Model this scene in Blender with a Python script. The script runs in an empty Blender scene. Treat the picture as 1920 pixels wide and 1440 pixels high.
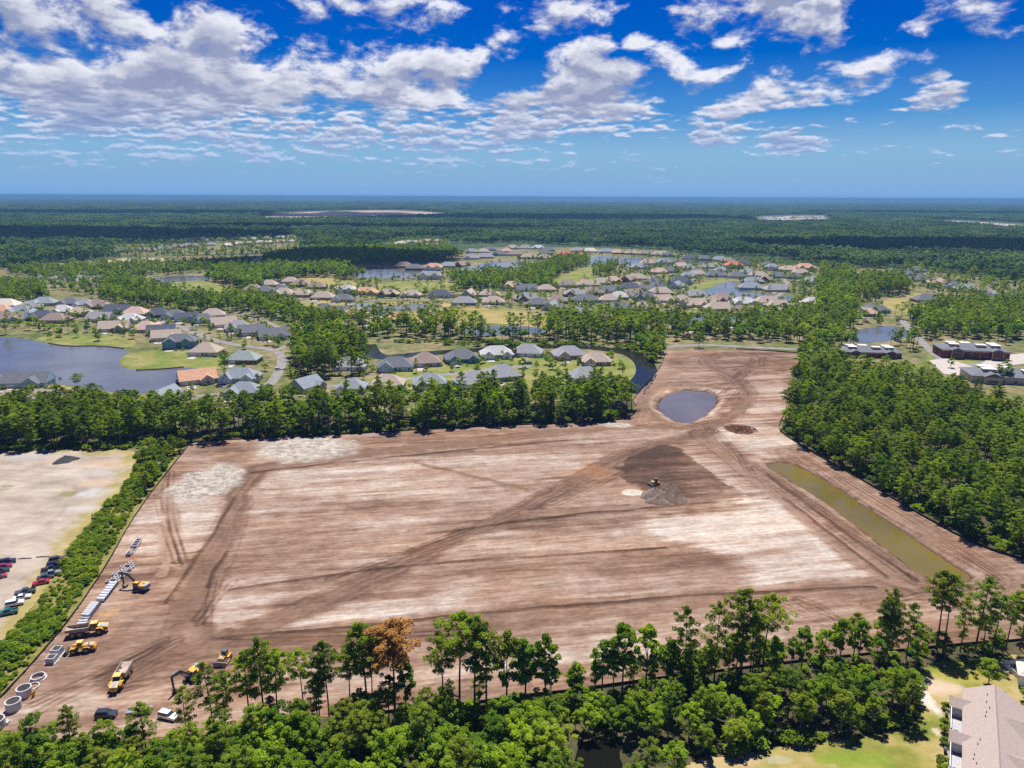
import bpy, math, random
import numpy as np
from mathutils import Vector, Matrix
R = math.radians
SC = bpy.context.scene
COL = SC.collection
random.seed(11)
rng = np.random.default_rng(11)

# ---------------------------------------------------------------- camera
H, PITCH, ROLL, FPX = 120.0, 14.51, 0.24, 1356.0
cd = bpy.data.cameras.new('camera'); cam = bpy.data.objects.new('camera', cd); COL.objects.link(cam)
cd.sensor_width = 36.0; cd.lens = 36.0 * FPX / 1920.0
cd.clip_start = 1.0; cd.clip_end = 400000.0
CM = Matrix.Rotation(R(90 - PITCH), 3, 'X') @ Matrix.Rotation(R(ROLL), 3, 'Z')
cam.matrix_world = Matrix.Translation((0, 0, H)) @ CM.to_4x4()
SC.camera = cam
SC.render.resolution_x, SC.render.resolution_y = 1024, 768
CMN = np.array(CM)

# ---------------------------------------------------------------- exposure
vs = SC.view_settings
vs.view_transform = 'Standard'; vs.look = 'None'; vs.exposure = 0.90; vs.gamma = 1.0
vs.use_curve_mapping = False
SC.cycles.use_denoising = False
SC.cycles.max_bounces = 6
SC.cycles.diffuse_bounces = 2
SC.cycles.sample_clamp_indirect = 0.8
SC.cycles.glossy_bounces = 3
SC.cycles.transmission_bounces = 3
SC.cycles.volume_bounces = 0
SC.cycles.transparent_max_bounces = 6
SC.cycles.caustics_reflective = False
SC.cycles.caustics_refractive = False

# ---------------------------------------------------------------- sun (high, ahead of the camera)
SUN_EL, SUN_AZ = 66.0, 6.0           # azimuth measured from +Y towards +X
sd = bpy.data.lights.new('sun', 'SUN'); sun = bpy.data.objects.new('sun', sd); COL.objects.link(sun)
sd.energy = 4.3; sd.angle = R(0.55); sd.color = (1.0, 0.955, 0.89)
sdir = Vector((math.cos(R(SUN_EL)) * math.sin(R(SUN_AZ)), math.cos(R(SUN_EL)) * math.cos(R(SUN_AZ)), math.sin(R(SUN_EL))))
sun.rotation_euler = sdir.to_track_quat('Z', 'Y').to_euler()
sun.location = (0, 0, 500)

# ---------------------------------------------------------------- small node helper
class NT:
    def __init__(s, tree):
        s.t = tree; s.n = tree.nodes; s.l = tree.links
    def node(s, typ, **kw):
        n = s.n.new(typ)
        for k, v in kw.items():
            setattr(n, k, v)
        return n
    def put(s, sock, v):
        if isinstance(v, bpy.types.NodeSocket):
            s.l.new(v, sock)
        elif v is not None:
            sock.default_value = v
    def math(s, op, a, b=None, c=None, clamp=False):
        n = s.node('ShaderNodeMath', operation=op); n.use_clamp = clamp
        s.put(n.inputs[0], a)
        if b is not None: s.put(n.inputs[1], b)
        if c is not None: s.put(n.inputs[2], c)
        return n.outputs[0]
    def maprange(s, v, a, b, c=0.0, d=1.0, typ='SMOOTHSTEP'):
        n = s.node('ShaderNodeMapRange'); n.interpolation_type = typ; n.clamp = True
        s.put(n.inputs[0], v)
        for i, x in enumerate((a, b, c, d)): s.put(n.inputs[1 + i], x)
        return n.outputs[0]
    def mix(s, f, a, b, blend='MIX'):
        n = s.node('ShaderNodeMix', data_type='RGBA', blend_type=blend)
        s.put(n.inputs[0], f); s.put(n.inputs[6], a); s.put(n.inputs[7], b)
        return n.outputs[2]
    def noise(s, vec, scale, detail=4.0, rough=0.55, dist=0.0, dim='3D', out=0):
        n = s.node('ShaderNodeTexNoise'); n.noise_dimensions = dim
        if vec is not None: s.l.new(vec, n.inputs['Vector'])
        n.inputs['Scale'].default_value = scale; n.inputs['Detail'].default_value = detail
        n.inputs['Roughness'].default_value = rough; n.inputs['Distortion'].default_value = dist
        return n.outputs[out]
    def comb(s, x, y, z):
        n = s.node('ShaderNodeCombineXYZ')
        for i, v in enumerate((x, y, z)): s.put(n.inputs[i], v)
        return n.outputs[0]
def c4(c): return (c[0], c[1], c[2], 1.0)

# ---------------------------------------------------------------- sky
W = bpy.data.worlds.new('World'); SC.world = W; W.use_nodes = True
wt = NT(W.node_tree); wt.n.clear()
SKY_STRENGTH = 0.08
sky = wt.node('ShaderNodeTexSky', sky_type='NISHITA'); sky.sun_disc = False
sky.sun_elevation = R(SUN_EL); sky.sun_rotation = R(SUN_AZ)
sky.altitude = 100.0; sky.air_density = 1.0; sky.dust_density = 0.3; sky.ozone_density = 2.0
hs = wt.node('ShaderNodeHueSaturation'); hs.inputs['Saturation'].default_value = 2.6; hs.inputs['Value'].default_value = 0.52; hs.inputs['Hue'].default_value = 0.536
wt.l.new(sky.outputs[0], hs.inputs['Color'])
tc = wt.node('ShaderNodeTexCoord'); sep = wt.node('ShaderNodeSeparateXYZ')
wt.l.new(tc.outputs['Generated'], sep.inputs[0])
dx, dy, dz = sep.outputs
az = wt.math('ARCTAN2', dx, dy)
el = wt.math('MAXIMUM', dz, 0.0)
def cloud_density(du, dw, detail):
    """cumulus noise in azimuth and elevation, finer and flatter towards the horizon"""
    def layer(ku, kw, z):
        u = wt.math('ADD', wt.math('MULTIPLY', az, ku), du); w = wt.math('ADD', wt.math('MULTIPLY', el, kw), dw)
        v = wt.comb(u, w, z)
        big = wt.noise(v, 1.0, 2.0, 0.5); fine = wt.noise(v, 2.7, detail, 0.60, 0.2)
        return wt.math('ADD', wt.math('MULTIPLY', big, 0.50), wt.math('MULTIPLY', fine, 0.80))
    f = wt.maprange(el, 0.07, 0.15)
    hi = layer(5.6, 10.5, 3.7); lo = layer(13.0, 46.0, 8.2)
    return wt.math('ADD', wt.math('MULTIPLY', hi, f), wt.math('MULTIPLY', lo, wt.math('SUBTRACT', 1.0, f)))
# named cumulus clouds: (pixel x, pixel y, half width, half height, slope degrees) turned into directions
sx_ = wt.math('DIVIDE', dx, wt.math('MAXIMUM', dy, 0.05))
sz_ = wt.math('DIVIDE', dz, wt.math('MAXIMUM', dy, 0.05))
CLOUDS = [(1415, 40, 165, 62, 10), (1650, 88, 190, 62, 20), (1425, 150, 120, 55, 18), (1075, 195, 135, 45, 8), (1165, 205, 60, 30, 20),
          (1080, 112, 62, 36, 25), (1158, 138, 48, 26, 0), (1345, 250, 46, 22, 5), (1485, 265, 52, 20, 0), (1755, 186, 52, 28, 10),
          (1210, 66, 36, 20, 20), (1360, 205, 38, 20, 0), (1740, 142, 40, 16, 8), (1500, 182, 50, 20, 0),
          (160, 180, 110, 55, 0), (400, 100, 190, 90, 10), (600, 60, 230, 95, 12), (310, 140, 110, 80, 0), (860, 70, 190, 70, 25),
          (1060, 25, 80, 40, 10), (150, 40, 230, 60, 0), (60, 110, 150, 70, 0)]
cov = None
for (cx, cy, a, b, th) in CLOUDS:
    d = CM @ Vector(((cx - 960) / FPX, -(cy - 720) / FPX, -1.0))
    s0, t0 = d.x / d.y, d.z / d.y
    k = 1.0 / FPX * 1.02
    ca, sa = math.cos(R(th)), math.sin(R(th))
    ds = wt.math('SUBTRACT', sx_, s0); dt = wt.math('SUBTRACT', sz_, t0)
    p = wt.math('ADD', wt.math('MULTIPLY', ds, ca / (a * k)), wt.math('MULTIPLY', dt, sa / (a * k)))
    q = wt.math('ADD', wt.math('MULTIPLY', ds, -sa / (b * k)), wt.math('MULTIPLY', dt, ca / (b * k)))
    e = wt.math('ADD', wt.math('MULTIPLY', p, p), wt.math('MULTIPLY', q, q))
    g = wt.maprange(e, 0.0, 2.2, 1.0, 0.0)
    cov = g if cov is None else wt.math('MAXIMUM', cov, g)
front = wt.maprange(dy, 0.1, 0.3)
cov = wt.math('MULTIPLY', cov, front)
# the rest of the sky: a broken layer, thicker to the left and towards the horizon, thin to the right
lay = wt.maprange(az, -0.25, 0.42, 1.0, 0.0)
lowband = wt.math('MULTIPLY', wt.maprange(el, 0.02, 0.06), wt.maprange(el, 0.09, 0.17, 1.0, 0.0))
base_cov = wt.math('ADD', wt.math('MULTIPLY', lay, 0.036), wt.math('MULTIPLY', wt.math('MULTIPLY', lowband, wt.maprange(az, -0.1, 0.35, 1.0, 0.3)), 0.13))
cover = wt.math('ADD', wt.math('MULTIPLY', cov, 0.175), base_cov)
d0 = wt.math('ADD', cloud_density(0.0, 0.0, 8.0), cover)
d1 = wt.math('ADD', cloud_density(0.02, 0.16, 4.0), cover)
alpha = wt.maprange(d0, 0.758, 0.90)
fade = wt.maprange(el, 0.0, 0.05)
alpha = wt.math('MULTIPLY', alpha, wt.maprange(el, 0.004, 0.055))
# light: more cloud above (towards the sun) and a thicker core mean a greyer underside
lit = wt.maprange(wt.math('SUBTRACT', d1, d0), -0.12, 0.08, 1.0, 0.0)
thick = wt.maprange(d0, 0.86, 1.06, 1.0, 0.34)
lum = wt.math('MULTIPLY', wt.math('ADD', wt.math('MULTIPLY', lit, 0.82), 0.16), thick)
inv = 10.0
ccol = wt.mix(lum, c4((0.14 * inv, 0.175 * inv, 0.31 * inv)), c4((0.60 * inv, 0.61 * inv, 0.66 * inv)))
hazecol = c4((0.125 * inv, 0.275 * inv, 0.535 * inv))
hz = wt.maprange(el, 0.0, 0.17, 0.97, 0.0, 'LINEAR')
skyc = wt.mix(hz, hs.outputs[0], hazecol)
ccol = wt.mix(wt.math('MULTIPLY', wt.maprange(el, 0.02, 0.13, 1.0, 0.0), 0.6), ccol, hazecol)
final = wt.mix(alpha, skyc, ccol)
bg = wt.node('ShaderNodeBackground'); bg.inputs['Strength'].default_value = SKY_STRENGTH
wo = wt.node('ShaderNodeOutputWorld')
wt.l.new(final, bg.inputs['Color']); wt.l.new(bg.outputs[0], wo.inputs['Surface'])

# ---------------------------------------------------------------- picture <-> ground
def G(px, py, z=0.0):
    d = CM @ Vector(((px - 960) / FPX, -(py - 720) / FPX, -1.0))
    t = (z - H) / min(d.z, -1e-4)
    return (d.x * t, d.y * t)
def GP(pts, z=0.0): return [G(x, y, z) for x, y in pts]
def PIXV(P):
    P = np.asarray(P, float).reshape(-1, 3) - np.array([0, 0, H])
    q = P @ CMN
    return np.stack([960 + FPX * q[:, 0] / -q[:, 2], 720 - FPX * q[:, 1] / -q[:, 2], -q[:, 2]], 1)
def PIX(x, y, z=0.0):
    return PIXV([[x, y, z]])[0]

# ---------------------------------------------------------------- objects
def tag(o, label=None, cat=None, group=None, kind=None):
    if label: o['label'] = label
    if cat: o['category'] = cat
    if group: o['group'] = group
    if kind: o['kind'] = kind
    return o
def empty(name, loc, rz=0.0):
    o = bpy.data.objects.new(name, None); o.empty_display_size = 0.5
    COL.objects.link(o); o.location = loc; o.rotation_euler = (0, 0, rz)
    return o
def thing(name, label, cat, loc=(0, 0, 0), rz=0.0, group=None):
    return tag(empty(name, loc, rz), label, cat, group)
def mesh_obj(name, me, parent=None, loc=None):
    o = bpy.data.objects.new(name, me); COL.objects.link(o)
    if parent is not None: o.parent = parent
    if loc is not None: o.location = loc
    return o
class MB:
    """collects solid pieces of one part"""
    def __init__(s): s.v = []; s.f = []
    def add(s, V, F):
        b = len(s.v); s.v += [tuple(p) for p in V]; s.f += [tuple(i + b for i in f) for f in F]; return s
    def box(s, c, d, rz=0.0, ry=0.0, taper=1.0):
        hx, hy, hz = d[0] / 2, d[1] / 2, d[2] / 2
        V = []
        for z, k in ((-hz, 1.0), (hz, taper)):
            V += [(-hx * k, -hy * k, z), (hx * k, -hy * k, z), (hx * k, hy * k, z), (-hx * k, hy * k, z)]
        M = Matrix.Rotation(rz, 3, 'Z') @ Matrix.Rotation(ry, 3, 'Y')
        V = [tuple(M @ Vector(p) + Vector(c)) for p in V]
        return s.add(V, [(0, 3, 2, 1), (4, 5, 6, 7), (0, 1, 5, 4), (1, 2, 6, 5), (2, 3, 7, 6), (3, 0, 4, 7)])
    def prism_y(s, prof, y0, y1):
        """profile in x,z (counter-clockwise seen from -y) swept along y"""
        n = len(prof)
        V = [(x, y0, z) for x, z in prof] + [(x, y1, z) for x, z in prof]
        F = [tuple(range(n)), tuple(range(2 * n - 1, n - 1, -1))]
        F += [(i, i + n, (i + 1) % n + n, (i + 1) % n) for i in range(n)]
        return s.add(V, F)
    def prism_z(s, poly, z0, z1):
        n = len(poly)
        V = [(x, y, z0) for x, y in poly] + [(x, y, z1) for x, y in poly]
        F = [tuple(range(n - 1, -1, -1)), tuple(range(n, 2 * n))]
        F += [(i, (i + 1) % n, (i + 1) % n + n, i + n) for i in range(n)]
        return s.add(V, F)
    def tube(s, pts, rad, n=8, caps=True):
        pts = [Vector(p) for p in pts]
        if not hasattr(rad, '__len__'): rad = [rad] * len(pts)
        V = []; F = []
        up = Vector((0, 0, 1))
        for i, p in enumerate(pts):
            t = (pts[min(i + 1, len(pts) - 1)] - pts[max(i - 1, 0)]).normalized()
            a = t.cross(up)
            if a.length < 1e-3: a = t.cross(Vector((1, 0, 0)))
            a.normalize(); b = t.cross(a)
            for k in range(n):
                w = 2 * math.pi * k / n
                V.append(tuple(p + (a * math.cos(w) + b * math.sin(w)) * rad[i]))
        for i in range(len(pts) - 1):
            for k in range(n):
                F.append((i * n + k, i * n + (k + 1) % n, (i + 1) * n + (k + 1) % n, (i + 1) * n + k))
        if caps:
            F.append(tuple(range(n - 1, -1, -1))); F.append(tuple(range((len(pts) - 1) * n, len(pts) * n)))
        return s.add(V, F)
    def ring(s, c, ro, ri, h, n=28):
        """open concrete ring standing on c"""
        V = []; F = []
        for r, z in ((ro, 0), (ro, h), (ri, h), (ri, 0)):
            V += [(c[0] + r * math.cos(2 * math.pi * k / n), c[1] + r * math.sin(2 * math.pi * k / n), c[2] + z) for k in range(n)]
        for j in range(4):
            for k in range(n):
                a, b = j * n + k, j * n + (k + 1) % n
                c2, d2 = ((j + 1) % 4) * n + (k + 1) % n, ((j + 1) % 4) * n + k
                F.append((a, b, c2, d2))
        return s.add(V, F)
    def mesh(s, name, mat, smooth=False):
        me = bpy.data.meshes.new(name); me.from_pydata(s.v, [], s.f)
        me.materials.append(mat); me.update()
        if smooth: me.polygons.foreach_set('use_smooth', [True] * len(me.polygons))
        return me
    def build(s, name, mat, parent=None, smooth=False, loc=None):
        return mesh_obj(name, s.mesh(name, mat, smooth), parent, loc)
def copy_tree(o, parent=None):
    c = o.copy(); COL.objects.link(c); c.parent = parent
    for ch in o.children:
        if ch is not c: copy_tree(ch, c)
    return c

# ---------------------------------------------------------------- materials
_M = {}
def pmat(name, col, rough=0.75, metal=0.0, var=0.12, scale=1.5, bump=0.0, spec=0.3, coat=0.0):
    """plain procedural surface: base colour broken by noise in object space"""
    if name in _M: return _M[name]
    m = bpy.data.materials.new(name); m.use_nodes = True
    t = NT(m.node_tree); b = t.n['Principled BSDF']
    tcn = t.node('ShaderNodeTexCoord')
    n1 = t.noise(tcn.outputs['Object'], scale, 5.0, 0.6)
    lo = tuple(max(0, x * (1 - var)) for x in col); hi = tuple(min(1, x * (1 + var)) for x in col)
    t.l.new(t.mix(t.maprange(n1, 0.3, 0.7), c4(lo), c4(hi)), b.inputs['Base Color'])
    b.inputs['Roughness'].default_value = rough; b.inputs['Metallic'].default_value = metal
    b.inputs['Specular IOR Level'].default_value = spec; b.inputs['Coat Weight'].default_value = coat
    if bump:
        bn = t.node('ShaderNodeBump'); bn.inputs['Strength'].default_value = bump; bn.inputs['Distance'].default_value = 0.1
        t.l.new(t.noise(tcn.outputs['Object'], scale * 6, 4.0, 0.6), bn.inputs['Height']); t.l.new(bn.outputs[0], b.inputs['Normal'])
    _M[name] = m
    return m
def leaf_mat(name, dark, light, trans=0.28, far=False):
    m = bpy.data.materials.new(name); m.use_nodes = True
    t = NT(m.node_tree); t.n.clear()
    oi = t.node('ShaderNodeObjectInfo'); at = t.node('ShaderNodeAttribute', attribute_name='tint')
    f = t.math('ADD', t.math('MULTIPLY', oi.outputs['Random'], 0.62), t.math('MULTIPLY', at.outputs['Fac'], 0.42))
    big = t.noise(oi.outputs['Location'], 0.0035 if far else 0.03, 4.0, 0.6)
    f = t.math('ADD', f, t.math('MULTIPLY', t.math('SUBTRACT', big, 0.5), 2.2 if far else 1.1), clamp=True)
    col = t.mix(f, c4(dark), c4(light))
    # some trees run olive, some blue-green
    h = t.math('FRACT', t.math('MULTIPLY', oi.outputs['Random'], 7.31))
    col = t.mix(t.maprange(h, 0.74, 1.0, 0.0, 0.55), col, c4((dark[0] * 1.2 + light[0] * .5, dark[1] * .9 + light[1] * .32, light[2] * 1.2)))
    col = t.mix(t.maprange(h, 0.26, 0.0, 0.0, 0.5), col, c4((dark[0] * .8, dark[1] * 1.15, dark[2] * 2.6)))
    df = t.node('ShaderNodeBsdfDiffuse'); tr = t.node('ShaderNodeBsdfTranslucent'); mx = t.node('ShaderNodeMixShader')
    t.l.new(col, df.inputs[0])
    t.l.new(t.mix(1.0, col, c4((1.15, 1.25, 0.6)), 'MULTIPLY'), tr.inputs[0])
    mx.inputs[0].default_value = trans
    t.l.new(df.outputs[0], mx.inputs[1]); t.l.new(tr.outputs[0], mx.inputs[2])
    o = t.node('ShaderNodeOutputMaterial'); t.l.new(mx.outputs[0], o.inputs[0])
    return m
def water_mat(name, col, rough=0.06, ripple=0.12, rscale=0.25, spec=0.5):
    m = bpy.data.materials.new(name); m.use_nodes = True
    t = NT(m.node_tree); b = t.n['Principled BSDF']
    g = t.node('ShaderNodeNewGeometry')
    n = t.noise(g.outputs['Position'], 0.02, 4.0, 0.6)
    t.l.new(t.mix(t.maprange(n, 0.35, 0.65), c4(tuple(x * 0.85 for x in col)), c4(tuple(x * 1.15 for x in col))), b.inputs['Base Color'])
    b.inputs['Roughness'].default_value = rough; b.inputs['IOR'].default_value = 1.33
    b.inputs['Specular IOR Level'].default_value = spec
    bn = t.node('ShaderNodeBump'); bn.inputs['Strength'].default_value = ripple; bn.inputs['Distance'].default_value = 0.15
    t.l.new(t.noise(g.outputs['Position'], rscale, 4.0, 0.6, 0.5), bn.inputs['Height']); t.l.new(bn.outputs[0], b.inputs['Normal'])
    return m

# ---------------------------------------------------------------- numpy noise and polygons
_T = rng.random((8, 256, 256))
def vn(x, y, k=0):
    xi = np.floor(x).astype(np.int64); yi = np.floor(y).astype(np.int64)
    fx = x - xi; fy = y - yi
    fx = fx * fx * (3 - 2 * fx); fy = fy * fy * (3 - 2 * fy)
    T = _T[k % 8]; a = xi & 255; b = (xi + 1) & 255; c = yi & 255; d = (yi + 1) & 255
    return (T[a, c] * (1 - fx) + T[b, c] * fx) * (1 - fy) + (T[a, d] * (1 - fx) + T[b, d] * fx) * fy
def fbm(x, y, octv=4, k=0, g=0.5):
    s = 0; a = 1.0; tot = 0
    for i in range(octv):
        s = s + a * vn(x * 2 ** i + 17.3 * i, y * 2 ** i + 9.1 * i, k + i); tot += a; a *= g
    return s / tot
def seg_dist(X, Y, ax, ay, bx, by):
    dx, dy = bx - ax, by - ay
    t = np.clip(((X - ax) * dx + (Y - ay) * dy) / max(dx * dx + dy * dy, 1e-9), 0, 1)
    return np.hypot(X - ax - t * dx, Y - ay - t * dy)
def line_dist(X, Y, pts):
    d = np.full(np.shape(X), 1e9)
    for (a, b) in zip(pts[:-1], pts[1:]):
        d = np.minimum(d, seg_dist(X, Y, a[0], a[1], b[0], b[1]))
    return d
def inside(X, Y, poly):
    r = np.zeros(np.shape(X), bool); n = len(poly)
    for i in range(n):
        x1, y1 = poly[i]; x2, y2 = poly[(i + 1) % n]
        if y1 == y2: continue
        c = (y1 > Y) != (y2 > Y)
        r ^= c & (X < (x2 - x1) * (Y - y1) / (y2 - y1) + x1)
    return r
def sdf(X, Y, poly):
    """signed distance, positive inside"""
    d = line_dist(X, Y, list(poly) + [poly[0]])
    return np.where(inside(X, Y, poly), d, -d)
def sst(x, a, b):
    t = np.clip((x - a) / (b - a), 0, 1); return t * t * (3 - 2 * t)
def smooth_poly(pts, n=2, closed=False):
    """Chaikin corner cutting"""
    for _ in range(n):
        q = []; m = len(pts)
        rngi = range(m) if closed else range(m - 1)
        if not closed: q.append(pts[0])
        for i in rngi:
            a = pts[i]; b = pts[(i + 1) % m]
            q.append((a[0] * .75 + b[0] * .25, a[1] * .75 + b[1] * .25)); q.append((a[0] * .25 + b[0] * .75, a[1] * .25 + b[1] * .75))
        if not closed: q.append(pts[-1])
        pts = q
    return pts

# ================================================================ THE LAND
def world_noise_mat(name, stops, scale, detail=5.0, rough=0.9, scale2=None, amt2=0.35, bump=0.0, bscale=1.0):
    """ground cover: colour ramp over world-space noise"""
    m = bpy.data.materials.new(name); m.use_nodes = True
    t = NT(m.node_tree); b = t.n['Principled BSDF']
    g = t.node('ShaderNodeNewGeometry')
    f = t.noise(g.outputs['Position'], scale, detail, 0.6)
    if scale2:
        f2 = t.noise(g.outputs['Position'], scale2, 4.0, 0.65)
        f = t.math('ADD', t.math('MULTIPLY', f, 1 - amt2), t.math('MULTIPLY', f2, amt2))
    r = t.node('ShaderNodeValToRGB'); t.l.new(f, r.inputs[0])
    el_ = r.color_ramp.elements
    while len(el_) < len(stops): el_.new(0.5)
    for e, (p, c) in zip(el_, stops): e.position = p; e.color = c4(tuple(x * 0.8 for x in c))
    t.l.new(r.outputs[0], b.inputs['Base Color'])
    b.inputs['Roughness'].default_value = rough; b.inputs['Specular IOR Level'].default_value = 0.15
    if bump:
        bn = t.node('ShaderNodeBump'); bn.inputs['Strength'].default_value = bump; bn.inputs['Distance'].default_value = 0.2
        t.l.new(t.noise(g.outputs['Position'], bscale, 4.0, 0.6), bn.inputs['Height']); t.l.new(bn.outputs[0], b.inputs['Normal'])
    return m
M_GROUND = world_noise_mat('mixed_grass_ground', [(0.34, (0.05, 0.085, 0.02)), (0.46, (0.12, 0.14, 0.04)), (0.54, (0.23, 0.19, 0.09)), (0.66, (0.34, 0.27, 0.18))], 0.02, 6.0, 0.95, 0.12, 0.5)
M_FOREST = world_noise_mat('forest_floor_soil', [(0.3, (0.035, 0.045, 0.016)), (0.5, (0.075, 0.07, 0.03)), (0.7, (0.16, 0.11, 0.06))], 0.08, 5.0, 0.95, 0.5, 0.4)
M_FARWOOD = world_noise_mat('distant_woodland', [(0.36, (0.022, 0.048, 0.018)), (0.5, (0.05, 0.085, 0.028)), (0.62, (0.10, 0.135, 0.05)), (0.74, (0.17, 0.17, 0.085))], 0.0012, 8.0, 0.95, 0.012, 0.35)
M_LAWN = world_noise_mat('watered_lawn', [(0.36, (0.085, 0.15, 0.025)), (0.5, (0.19, 0.215, 0.045)), (0.64, (0.34, 0.27, 0.12))], 0.045, 5.0, 0.95, 0.3, 0.35)
M_DRY = world_noise_mat('dry_fairway_grass', [(0.36, (0.15, 0.19, 0.04)), (0.48, (0.29, 0.25, 0.075)), (0.64, (0.42, 0.31, 0.14))], 0.03, 5.0, 0.95, 0.25, 0.35)
M_ROAD = world_noise_mat('pale_worn_asphalt', [(0.3, (0.19, 0.18, 0.175)), (0.7, (0.32, 0.295, 0.27))], 0.15, 5.0, 0.9)
M_CONC = world_noise_mat('driveway_concrete', [(0.3, (0.42, 0.37, 0.33)), (0.7, (0.56, 0.50, 0.45))], 0.3, 5.0, 0.85)
M_SANDY = world_noise_mat('bare_sandy_ground', [(0.3, (0.36, 0.26, 0.16)), (0.7, (0.56, 0.46, 0.34))], 0.05, 5.0, 0.95)

def vcol_mat(name, dscale=1.2, amt=0.28, bump=0.35, streak=None):
    """soil: colour from the terrain's own soil map, broken up by fine noise"""
    m = bpy.data.materials.new(name); m.use_nodes = True
    t = NT(m.node_tree); b = t.n['Principled BSDF']
    at = t.node('ShaderNodeAttribute', attribute_name='soil')
    g = t.node('ShaderNodeNewGeometry')
    v = g.outputs['Position']
    if streak:
        mp = t.node('ShaderNodeMapping', vector_type='TEXTURE'); mp.inputs['Rotation'].default_value = (0, 0, streak[0]); mp.inputs['Scale'].default_value = (streak[1], 1, 1)
        t.l.new(v, mp.inputs[0]); v2 = mp.outputs[0]
    else: v2 = v
    n1 = t.noise(v2, dscale, 6.0, 0.65); n2 = t.noise(v, dscale * 0.35, 5.0, 0.6)
    f = t.math('ADD', t.math('MULTIPLY', n1, 0.6), t.math('MULTIPLY', n2, 0.4))
    f = t.maprange(f, 0.25, 0.75, 1 - amt, 1 + amt, 'LINEAR')
    cm = t.node('ShaderNodeVectorMath', operation='SCALE'); t.l.new(at.outputs['Vector'], cm.inputs[0]); t.l.new(f, cm.inputs['Scale'])
    t.l.new(cm.outputs[0], b.inputs['Base Color'])
    b.inputs['Roughness'].default_value = 0.95; b.inputs['Specular IOR Level'].default_value = 0.12
    bn = t.node('ShaderNodeBump'); bn.inputs['Strength'].default_value = bump; bn.inputs['Distance'].default_value = 0.25
    t.l.new(n1, bn.inputs['Height']); t.l.new(bn.outputs[0], b.inputs['Normal'])
    return m

def struct(o): o['kind'] = 'structure'; return o
def sheet(name, poly, z, mat):
    me = bpy.data.meshes.new(name); me.from_pydata([(x, y, z) for x, y in poly], [], [tuple(range(len(poly)))])
    me.update()
    if me.polygons[0].normal.z < 0: me.flip_normals()
    me.materials.append(mat)
    return struct(mesh_obj(name, me))
def ribbon(name, pts, width, z, mat):
    n = len(pts); L = []; Rr = []
    for i in range(n):
        a = Vector(pts[max(i - 1, 0)]); b = Vector(pts[min(i + 1, n - 1)]); t = (b - a).normalized(); nn = Vector((-t.y, t.x))
        w = width if not hasattr(width, '__len__') else width[i]
        p = Vector(pts[i]); L.append(p + nn * w / 2); Rr.append(p - nn * w / 2)
    V = [(p.x, p.y, z) for p in L] + [(p.x, p.y, z) for p in Rr]
    F = [(i, n + i, n + i + 1, i + 1) for i in range(n - 1)]
    me = bpy.data.meshes.new(name); me.from_pydata(V, [], F); me.update()
    if me.polygons[0].normal.z < 0: me.flip_normals()
    me.materials.append(mat)
    return struct(mesh_obj(name, me))

# ---------------------------------------------------------------- site outline (traced, then laid on the ground)
SITE_PX = [(-60, 1385), (-60, 1372), (0, 1312), (60, 1247), (132, 1163), (200, 1062), (242, 985), (287, 920), (330, 866), (352, 838), (358, 829), (480, 823), (640, 816), (760, 808),
           (900, 801), (1020, 796), (1100, 793), (1165, 788), (1190, 778), (1194, 765), (1186, 752), (1200, 733), (1220, 712), (1238, 690), (1248, 664), (1256, 655), (1310, 655),
           (1380, 655), (1506, 663), (1508, 676), (1496, 702), (1484, 742), (1472, 775), (1460, 797), (1462, 810), (1500, 836), (1560, 870), (1620, 904), (1680, 940),
           (1740, 975), (1800, 1008), (1860, 1034), (1925, 1052), (2060, 1078), (2060, 1185), (1920, 1200), (1800, 1209), (1650, 1224), (1500, 1240), (1300, 1264), (1100, 1292),
           (980, 1306), (860, 1322), (720, 1336), (600, 1346), (440, 1372), (300, 1384), (160, 1388)]
SITE = GP(SITE_PX)
POND_A = smooth_poly(GP([(1229, 759), (1246, 740), (1274, 728), (1337, 732), (1345, 742), (1334, 766), (1300, 788), (1276, 791), (1254, 780)]), 1, True)
POND_B = smooth_poly(GP([(1434, 866), (1470, 862), (1502, 871), (1560, 905), (1640, 956), (1720, 1010), (1790, 1054), (1818, 1074), (1814, 1083), (1770, 1084), (1738, 1077), (1700, 1050), (1620, 990), (1540, 931), (1478, 893)]), 1, True)
P0 = np.array(G(352, 828)); P1 = np.array(G(1190, 787))
SDIR = (P1 - P0) / np.linalg.norm(P1 - P0); SANG = math.atan2(SDIR[1], SDIR[0])
def px_poly(l, n=1): return smooth_poly(GP(l), n, True)
def px_line(l, n=2): return smooth_poly(GP(l), n)

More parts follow.
